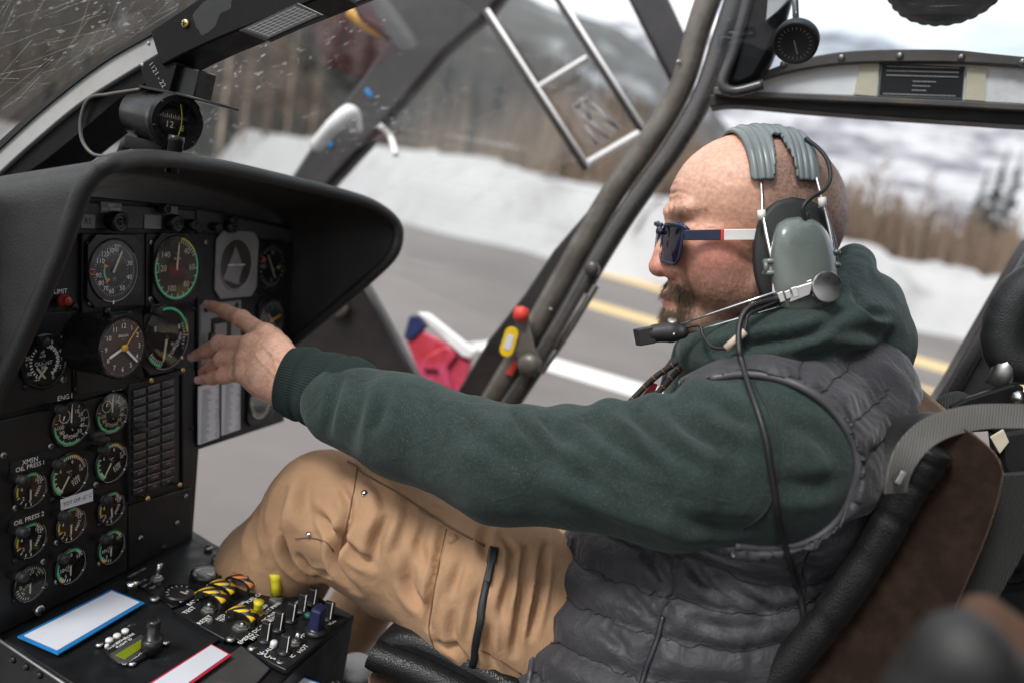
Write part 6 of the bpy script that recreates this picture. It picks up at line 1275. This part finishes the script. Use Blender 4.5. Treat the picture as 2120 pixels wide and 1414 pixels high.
# the arm under the sleeve ties neck and hand into one skin
nb = (KV[KF] @ A(0, 0, 1)).mean(1); f0 = KF[int(np.argmin(nb + .02 * np.abs(KV[KF] @ A(0, 1, 0)).mean(1)))]; wv_ = P(650, 803, .922); f1 = MF[int(np.argmin(np.linalg.norm(MV[MF].mean(1) - wv_, axis=1)))] + len(KW)
rp2 = smooth_path([V[f0].mean(0), P(1630, 850, .93), LSH, P(1400, 975, .775), ELB, P(840, 885, .865), P(720, 836, .905), V[f1].mean(0)], 4)[1:-1]; prev = list(f0); ex = []; EV = []; nb0 = len(V)
for i, p in enumerate(rp2):
    t = _n(rp2[min(i + 1, len(rp2) - 1)] - rp2[max(i - 1, 0)]); u, w = frame_of(t, V[f0[0]] - V[f0].mean(0)); rr = .03
    EV += [p + u * rr, p + w * rr, p - u * rr, p - w * rr]; cur = [nb0 + i * 4 + k for k in range(4)]
    ex += [[prev[k], prev[(k + 1) % 4], cur[(k + 1) % 4], cur[k]] for k in range(4)]; prev = cur
ex += [[prev[k], prev[(k + 1) % 4], int(f1[(k + 1) % 4]), int(f1[k])] for k in range(4)]
V = np.concatenate([V, np.array(EV)]); F = np.concatenate([F, np.array(ex)]); C_ = np.concatenate([C_, np.tile(A(.56, .35, .27), (len(EV), 1))])
body = mk('body', V, F, 'skin', pil)
at = body.data.color_attributes.new('tint', 'FLOAT_COLOR', 'POINT'); at.data.foreach_set('color', np.concatenate([np.clip(C_, 0, 1), np.ones((len(C_), 1))], 1).astype(np.float32).ravel())
surfM = Surf(MV, MF)
for nm, px_ in (('index', (441, 631)), ('pinky', (417, 782)), ('middle', (403, 737))):
    f = fing[nm]; t = _n(f[3] - f[2]); c = surfM.hit(*px_); c = surfM.near(f[3] + t * .001 + _n(CAM - f[3]) * .006, .0); nn = _n(c - (f[3] - t * .001)); nn = _n(nn - t * nn.dot(t)); s = np.cross(nn, t); r = rad[nm][3]
    V = []; 
    for i in range(6):
        for j in range(7):
            u_, v_ = (i / 5 - .35) * .012, (j / 6 - .5) * 2; V.append(f[3] + t * (u_ - .0015 * v_ * v_) + s * v_ * r * .72 + nn * (r * (1.0 - .28 * v_ * v_) + .0004))
    mk('fingernail', V, [[i * 7 + j, i * 7 + j + 1, (i + 1) * 7 + j + 1, (i + 1) * 7 + j] for i in range(5) for j in range(6)], 'nail', body)
# ---------- beard, moustache, brows, stubble
def strands(name, mask, count, ln, dirf, rad_, mat, seed=1, seg=3, jit=.35):
    rs = np.random.RandomState(seed); w = np.clip(mask, 0, None); w = w / w.sum(); idx = rs.choice(len(KV), count, p=w); V = np.zeros((count, (seg + 1) * 3, 3)); b = KV[idx] + rs.randn(count, 3) * .6; n = KN_[idx]; d = dirf(KV[idx], n) + rs.randn(count, 3) * jit; d /= np.linalg.norm(d, axis=1)[:, None]; L_ = ln * rs.uniform(.55, 1.15, count)
    g = A(0, 0, -1); s1 = np.cross(d, A(.3, .9, .2)); s1 /= np.linalg.norm(s1, axis=1)[:, None]; s2 = np.cross(d, s1); cv = rs.randn(count, 3) * .25
    for i in range(seg + 1):
        t = i / seg; p = b - n * .6 + d * (L_ * t)[:, None] + (g * .45 + cv) * (L_ * t * t)[:, None] * .6; r = rad_ * (1 - .8 * t)
        for k in range(3): a = 2 * math.pi * k / 3; V[:, i * 3 + k] = p + s1 * math.cos(a) * r + s2 * math.sin(a) * r
    fb = np.array([[i * 3 + k, i * 3 + (k + 1) % 3, (i + 1) * 3 + (k + 1) % 3, (i + 1) * 3 + k] for i in range(seg) for k in range(3)]); F = (fb[None] + (np.arange(count) * (seg + 1) * 3)[:, None, None]).reshape(-1, 4)
    return mk(name, HO + (V.reshape(-1, 3) * HS) @ HAX, F, mat, pil)
mou = sstep(-82, -87, z) * sstep(-104, -98, z) * sstep(36, 26, ay) * (x > 88) * sstep(96, 104, x + .25 * ay); mou = mou + .9 * sstep(22, 27, ay) * sstep(40, 33, ay) * sstep(-88, -98, z) * sstep(-142, -127, z) * (x > 82)
goa = sstep(-117, -122, z) * sstep(-160, -150, z) * (x > 80) * sstep(34, 24, ay); goa = goa + .8 * gs_(104, 0, -121, 9)
dn = lambda p, n: n * .35 + A(.05, 0, -1) + np.stack([0 * p[:, 0], np.sign(p[:, 1]) * .35 * (np.abs(p[:, 1]) > 6), 0 * p[:, 0]], 1) * (p[:, 2:3] > -106)
strands('beard', goa, 2300, 13, lambda p, n: n * .55 + A(.25, 0, -.9), .22, 'hair_beard', 2, 4); strands('moustache', mou, 3000, 11, dn, .2, 'hair_beard', 3, 3)
strands('stubble', jaw * (x < 108) * (.3 + .7 * sstep(-45, -95, z)) * (1 + .6 * (x < 40)), 11000, 2.6, lambda p, n: n * .8 + A(.15, 0, -.7), .11, 'hair_beard', 4, 2)
brw = sstep(10, 14, ay) * sstep(60, 50, ay) * np.exp(-((z - 6 - .10 * ay + .0022 * (ay - 20) ** 2) / 4.5) ** 2) * (x > 80); strands('eyebrows', brw, 520, 7, lambda p, n: n * .35 + np.stack([-.5 + 0 * p[:, 0], np.sign(p[:, 1]), .25 + 0 * p[:, 0]], 1), .16, 'hair_beard', 5, 3, .2)
strands('scalp_stubble', scalp * (.35 + .65 * top) * sstep(32, 2, x) * (z > -70), 13000, 1.3, lambda p, n: n + A(0, 0, -.4), .10, 'hair_beard', 6, 1)

# ---------- sunglasses
gl = empty('sunglasses', hw_((118, 0, -20)), 'navy sunglasses with white and red temples on the pilot', 'sunglasses')
def gx(yv): return 127 - .0025 * yv * yv
for s in (1, -1):
    out = []
    for a, b in rrect(29.5, 24.5, 12, 5):
        yv = 36.5 + a; zz = -33 + b + (2.5 * (a / 28) if b > 0 else -1.5 * (a / 28)); yv = yv + (2.0 if b > 0 else -3.0) * (1 if a > 0 else -1) * .6; out.append((gx(yv) - .10 * (b), s * yv, zz))
    lp_ = np.array(out + out[:2]); sp2 = smooth_path(lp_, 2); MB().add(*tube(np.array([hw_(p) for p in sp2]), .0015, 8)).build('rim', 'frame_navy', gl)
    c = np.mean(out, 0) + A(1.2, 0, 0); V = [c] + list(out); nL = len(out); mid = [c + (np.array(p) - c) * .55 + A(.5, 0, 0) for p in out]; V = [c] + mid + out
    F = [[0, 1 + i, 1 + (i + 1) % nL] for i in range(nL)] + [[1 + i, 1 + nL + i, 1 + nL + (i + 1) % nL, 1 + (i + 1) % nL] for i in range(nL)]
    if s < 0: F = [f[::-1] for f in F]
    mk('lens', [hw_(p) for p in V], F, 'lens', gl)
    br = smooth_path([(gx(40), s * 12, -10.5), (gx(40) + 1, s * 40, -9), (gx(66) - 1, s * 66, -11.5), (gx(68) - 6, s * 70.5, -17)], 5); MB().add(*tube(np.array([hw_(p) for p in br]), .0026, 8)).build('brow_bar', 'frame_navy', gl)
    def tpl(name, x0, x1, mat, par, h=6.6, t=1.9):
        V = []; xs = np.linspace(x0, x1, 6)
        for xx in xs:
            yy = 73.5 + (102 - xx) * .085; zz = -22.0 + .012 * (102 - xx); hh = h * (1.0 if xx < 96 else .95)
            V += [(xx, s * (yy + t), zz + hh), (xx, s * (yy + t), zz - hh), (xx, s * (yy - t), zz - hh), (xx, s * (yy - t), zz + hh)]
        F = [[i * 4 + k, i * 4 + (k + 1) % 4, (i + 1) * 4 + (k + 1) % 4, (i + 1) * 4 + k] for i in range(5) for k in range(4)] + [[3, 2, 1, 0], [20, 21, 22, 23]]
        return bevel(sharp(mk(name, [hw_(p) for p in V], F, mat, par)), .0006)
    tm = tpl('temple', 115, 71, 'frame_navy', gl); tpl('red_stripe', 71, 67, 'red_mark', tm, 6.8, 2.0); tpl('white_sleeve', 67, -18, 'temple_white', tm, 6.7, 2.0)
br = smooth_path([(gx(10) + 1, 9, -20), (gx(0) + 2, 0, -16), (gx(10) + 1, -9, -20)], 5); MB().add(*tube(np.array([hw_(p) for p in br]), .003, 8)).build('bridge', 'frame_navy', gl)

# ---------- headset
hs = empty('headset', hw_((-10, 0, 112)), 'grey green aviation headset with metal microphone boom', 'headset')
V = []; nu, nth = 54, 90; th0, th1 = -78, 76
for i in range(nu + 1):
    u_ = i / nu; xx = 42 - 96 * u_
    for j in range(nth + 1):
        th = math.radians(th0 + (th1 - th0) * j / nth); tilt = xx - 6 * abs(math.sin(th)) * (0.5 - u_) * 2; kk = math.sqrt(max(.05, 1 - ((tilt - 2) / 116) ** 2)); rb = 3.9 * abs(math.sin(u_ * math.pi * 10.5)) ** .7 + 1.2 * math.cos(u_ * 40); edge = 2.5 * math.exp(-(min(u_, 1 - u_) / .04) ** 2)
        o_ = 5.0 + rb * .75 - edge; V.append((tilt, math.sin(th) * (82 * kk + o_), 22 + math.cos(th) * (88 * kk + o_)))
F = []
def lim(u_):
    a = abs(u_ - .47); notch = 38 + 0; 
    return (33 + 46 * sstep(.05, .20, a)) if a < .22 else 76 - 10 * sstep(.47, .54, abs(u_ - .5))
for i in range(nu):
    for j in range(nth):
        thd = th0 + (th1 - th0) * (j + .5) / nth
        if abs(thd) < lim((i + .5) / nu): F.append([i * (nth + 1) + j, i * (nth + 1) + j + 1, (i + 1) * (nth + 1) + j + 1, (i + 1) * (nth + 1) + j])
F = [f[::-1] for f in F]; used = sorted({v for f in F for v in f}); rm = {v: i for i, v in enumerate(used)}; F = [[rm[v] for v in f] for f in F]
hp = mk('head_pad', [hw_(V[v]) for v in used], F, 'headset_pad', hs); so = hp.modifiers.new('solid', 'SOLIDIFY'); so.thickness = .003; so.offset = 0
def loft(out, layers, name, mat, par, mirror=False):
    """out: outline pixels; layers: (scale, depth, shift px)"""
    o2 = sm2(out + out[:1], 5)[:-1]; n = len(o2); cx = sum(p[0] for p in o2) / n; cy = sum(p[1] for p in o2) / n; V = []
    for sc, zz, (sx, sy) in layers: V += [P(cx + (x_ - cx) * sc + sx, cy + (y_ - cy) * sc + sy, zz) for x_, y_ in o2]
    if mirror:
        L_ = (np.array(V) - HO) @ HAX.T; L_[:, 1] *= -1; V = HO + L_ @ HAX
    m = len(layers); F = [[i * n + k, i * n + (k + 1) % n, (i + 1) * n + (k + 1) % n, (i + 1) * n + k] for i in range(m - 1) for k in range(n)] + [list(range((m - 1) * n, m * n)), list(range(n))[::-1]]
    if not mirror: pass
    return mk(name, V, F, mat, par)
shell = [(1654, 449), (1690, 457), (1717, 488), (1731, 540), (1731, 605), (1700, 648), (1648, 660), (1609, 636), (1596, 580), (1594, 522), (1604, 474), (1624, 455)]
seal = [(1640, 408), (1690, 425), (1722, 470), (1735, 560), (1718, 640), (1665, 668), (1605, 650), (1572, 600), (1560, 530), (1572, 460), (1602, 420)]
Z_ = (0, 0)
for mir in (False, True):
    ec = loft(shell, [(1.0, .826, Z_), (1.0, .806, Z_), (.99, .799, Z_), (.965, .793, Z_), (.92, .788, Z_), (.85, .7845, Z_), (.72, .7815, (1, 1)), (.5, .779, (2, 2)), (.2, .778, (2, 2))], 'ear_cup', 'headset_green', hs, mir)
    loft(seal, [(.93, .848, Z_), (1.0, .845, Z_), (1.03, .838, Z_), (1.02, .831, Z_), (.98, .826, Z_), (.90, .824, Z_)], 'cushion_ring', 'rubber', ec, mir)
    loft(seal, [(.90, .868, Z_), (.98, .866, Z_), (1.01, .858, (2, -3)), (.99, .850, (2, -3)), (.92, .846, Z_)], 'ear_pad', 'cushion_brown', ec, mir)
    if mir: continue
    for q in ([(1576, 376, .826), (1578, 410, .822), (1579, 440, .815), (1590, 500, .801), (1600, 548, .794), (1606, 592, .792)], [(1690, 368, .822), (1700, 405, .816), (1712, 450, .812), (1724, 510, .806), (1728, 560, .803)]):
        MB().add(*tube(smooth_path([P(*p) for p in q]), .0018, 8)).build('yoke_rod', 'steel', hs)
    for q in ((1580, 446, .8135), (1601, 556, .7935), (1706, 420, .8145)): c = P(*q); MB().add(*lathe(c - UP * .005, _n(RW @ A(-.08, -1, 0)), [(.0042, 0), (.0042, .010), (0, .010)], 14)).build('rod_clamp', 'nylon_white', hs)
    MB().add(*lathe(P(1606, 596, .792), _n(RW @ A(.05, 1, 0)), [(0, -.006), (.003, -.004), (.0036, .004), (.0025, .007), (0, .008)], 12)).build('rod_tip', 'nylon_white', hs)
    brk = MB()
    for yy in (542, 566): brk.add(*tube(smooth_path([P(1650, yy - 2, .7905), P(1615, yy - 1, .788), P(1588, yy, .790), P(1583, yy, .799)]), [.003] * 16 + [.0028] * 9, 8))
    brk.add(*tube([P(1586, 542, .790), P(1586, 566, .790)], .0026, 8)); brk.build('rod_bracket', 'headset_green', ec)
    b2 = MB()
    for yy in (522, 548): b2.add(*tube(smooth_path([P(1718, yy, .806), P(1733, yy, .80), P(1736, yy + 3, .806)]), .0025, 8))
    b2.build('rod_bracket', 'headset_green', ec)
    MB().add(*lathe(P(1666, 462, .800), _n(RW @ A(0, -.7, -.6)), [(.008, -.003), (.008, .003), (.004, .006), (.003, .012), (0, .012)], 14)).build('cable_grommet', 'cord_black', ec)
MB().add(*tube(smooth_path([P(1667, 456, .79), P(1663, 430, .788), P(1680, 410, .79), P(1705, 395, .796), P(1719, 370, .803), P(1714, 335, .815), P(1695, 308, .83), P(1668, 288, .845)]), .0022, 8)).build('crossover_cable', 'cord_black', hs)
bn = _n(RW @ A(.12, .02, -1)); c = P(1708, 595, .778); sharp(MB().add(*lathe(c, bn, [(.0155, -.012), (.0155, .004), (.0148, .0052), (.0140, .0054), (0, .0054)], 40)).build('boom_pivot', 'brushed', hs), 30)
MB().add(*lathe(c + bn * -.012, bn, [(.019, -.010), (.019, 0), (0, .0)], 30)).build('pivot_base', 'steel_dull', hs)
bz0, bz1 = .774, .828
def boom(px, py): t = (1708 - px) / (1708 - 1340); return P(px, py, bz0 + (bz1 - bz0) * t)
bm = MB().add(*tube([boom(1690, 576), boom(1402, 674)], .0011, 8)).build('boom_rod', 'chrome', hs); MB().add(*tube([boom(1690, 612), boom(1412, 694)], .0011, 8)).build('boom_rod', 'chrome', hs)
for q in (((1680, 583), (1672, 612), (1630, 628), (1634, 598)),): bevel(mk('boom_link', *prism([boom(*p) for p in q], bn * .005), 'steel_dull', hs, smooth=False), .001)
for k in range(3): q = (1640 - 14 * k, 606 + 5 * k); bevel(mk('detent_block', *box(boom(*q) + bn * .004, [_n(boom(1640, 604) - boom(1600, 618)), RW @ A(.3, .95, 0), bn], (.0028, .0050 - .001 * (k % 2), .002)), 'steel', hs, smooth=False), .0005)
bevel(mk('boom_sleeve', *box(boom(1583, 630) + bn * .001, [_n(boom(1610, 620) - boom(1560, 638)), _n(np.cross(bn, boom(1610, 620) - boom(1560, 638))), bn], (.015, .0042, .004)), 'cord_black', hs, smooth=False), .002)
MB().add(*tube([boom(1556, 628), boom(1564, 654)], [.0038, .0036], 12)).build('boom_clamp', 'steel_dull', hs); MB().add(*lathe(boom(1556, 632) + bn * .003, bn, [(.0032, 0), (.0032, .003), (0, .0035)], 14)).build('clamp_screw', 'steel', hs)
S = SDF(boom(1370, 692) - .045, boom(1370, 692) + .045, .0012); S.cone(boom(1358, 690), boom(1388, 688), .0095, .0105, .004); S.cone(boom(1392, 690), boom(1412, 688), .008, .007, .004); S.cone(boom(1352, 693), boom(1344, 694), .0075, .007, .003)
mv, mf = S.mesh(1); mk('mic_body', mv, mf, 'cord_black', hs)
a1 = _n(boom(1390, 688) - boom(1340, 697)); a2 = _n(np.cross(bn, a1)); mc = boom(1334, 696); mo = bevel(mk('mic_head', *box(mc, [a1, a2, bn], (.0085, .0088, .0085)), 'cord_black', hs, smooth=False), .0012)
for k in range(5): mk('mic_slot', *box(mc + a1 * (-.006 + .003 * k) + bn * .0086, [a1, a2, bn], (.0005, .0075, .0003)), 'gasket', mo, smooth=False)
MB().add(*lathe(boom(1392, 668), _n(RW @ A(-.1, -.8, -.5)), [(.005, -.004), (.005, .003), (.004, .0035), (0, .0035)], 16)).build('mic_knob', 'steel_dull', hs)
screw(boom(1389, 692) + bn * .0108, bn, .0016, 'chrome', hs, 'screw', False)
w1 = smooth_path([P(1660, 640, .80), P(1610, 622, .785), P(1562, 632, .775), P(1538, 652, .77), P(1529, 690, .765), P(1531, 730, .755)], 6)
low_ = [(1536, 752), (1550, 800), (1566, 850), (1584, 910), (1592, 960), (1600, 1010), (1608, 1060), (1620, 1110), (1634, 1160), (1648, 1210), (1656, 1270), (1664, 1330), (1672, 1380), (1684, 1430)]
def front(px, py, off):
    h = [s.hit(px, py, off) for s in (surfH, surfV)]; d = [np.linalg.norm(q - CAM) + 10 * (np.linalg.norm(proj(q)[:2] - A(px, py)) > 25) for q in h]; return h[int(np.argmin(d))]
w2 = np.array([front(x_, y_, .004) for x_, y_ in low_]); pw = smooth_path(np.vstack([w1[::3], w2]), 6)
for _ in range(8): pw[1:-1] = pw[1:-1] * .5 + .25 * (pw[:-2] + pw[2:])
MB().add(*tube(pw, .0030, 10)).build('main_cord', 'cord_black', hs)
MB().add(*tube(smooth_path([P(1606, 626, .782), P(1575, 640, .776), P(1550, 652, .77), P(1545, 668, .768), P(1541, 688, .766)]), .0018, 8)).build('mic_lead', 'cord_black', hs)
MB().add(*tube([P(1543, 686, .766), P(1503, 722, .772)], .0040, 12)).build('lead_sleeve', 'beige_sleeve', hs)
MB().add(*tube(smooth_path([P(1503, 722, .772), P(1475, 718, .785), P(1456, 696, .80), P(1448, 675, .808), P(1420, 678, .815)]), .0016, 8)).build('mic_lead', 'cord_black', hs)
# ---------- lanyard and badge
ly = empty('lanyard', P(1400, 770, .87), 'black and orange cord lanyard with red badge at the chest', 'lanyard')
for k, q in enumerate(([(1432, 733, .862), (1405, 765, .856), (1380, 793, .855), (1350, 826, .857), (1320, 860, .86)], [(1420, 735, .875), (1392, 756, .88), (1362, 776, .885), (1330, 805, .885), (1290, 848, .885)])):
    pth = smooth_path([P(*p) for p in q], 8); o = MB().add(*tube(pth, .0034, 10)).build('cord', 'lanyard', ly); fl = MB()
    for i in range(3, len(pth) - 1, 5):
        for a in (-1, 0, 1): fl.add(*lathe(pth[i] - _n(pth[i] - CAM) * .0030 + (RW @ A(.7, .7, 0)) * a * .0018, CAM - pth[i], [(.0009, 0), (0, .0006)], 6))
    fl.build('orange_fleck', 'orange_mark', o)
mk('badge', *prism([P(x_, y_, .89) for x_, y_ in ((1352, 792), (1362, 795), (1352, 822), (1330, 850), (1300, 862), (1312, 838))], RW @ A(0, 0, .002)), 'badge_red', ly, smooth=False)
mk('badge_sleeve', *prism([P(x_, y_, .893) for x_, y_ in ((1348, 790), (1354, 796), (1322, 832), (1296, 862), (1290, 858), (1322, 815))], RW @ A(0, 0, .002)), 'badge_white', ly, smooth=False)
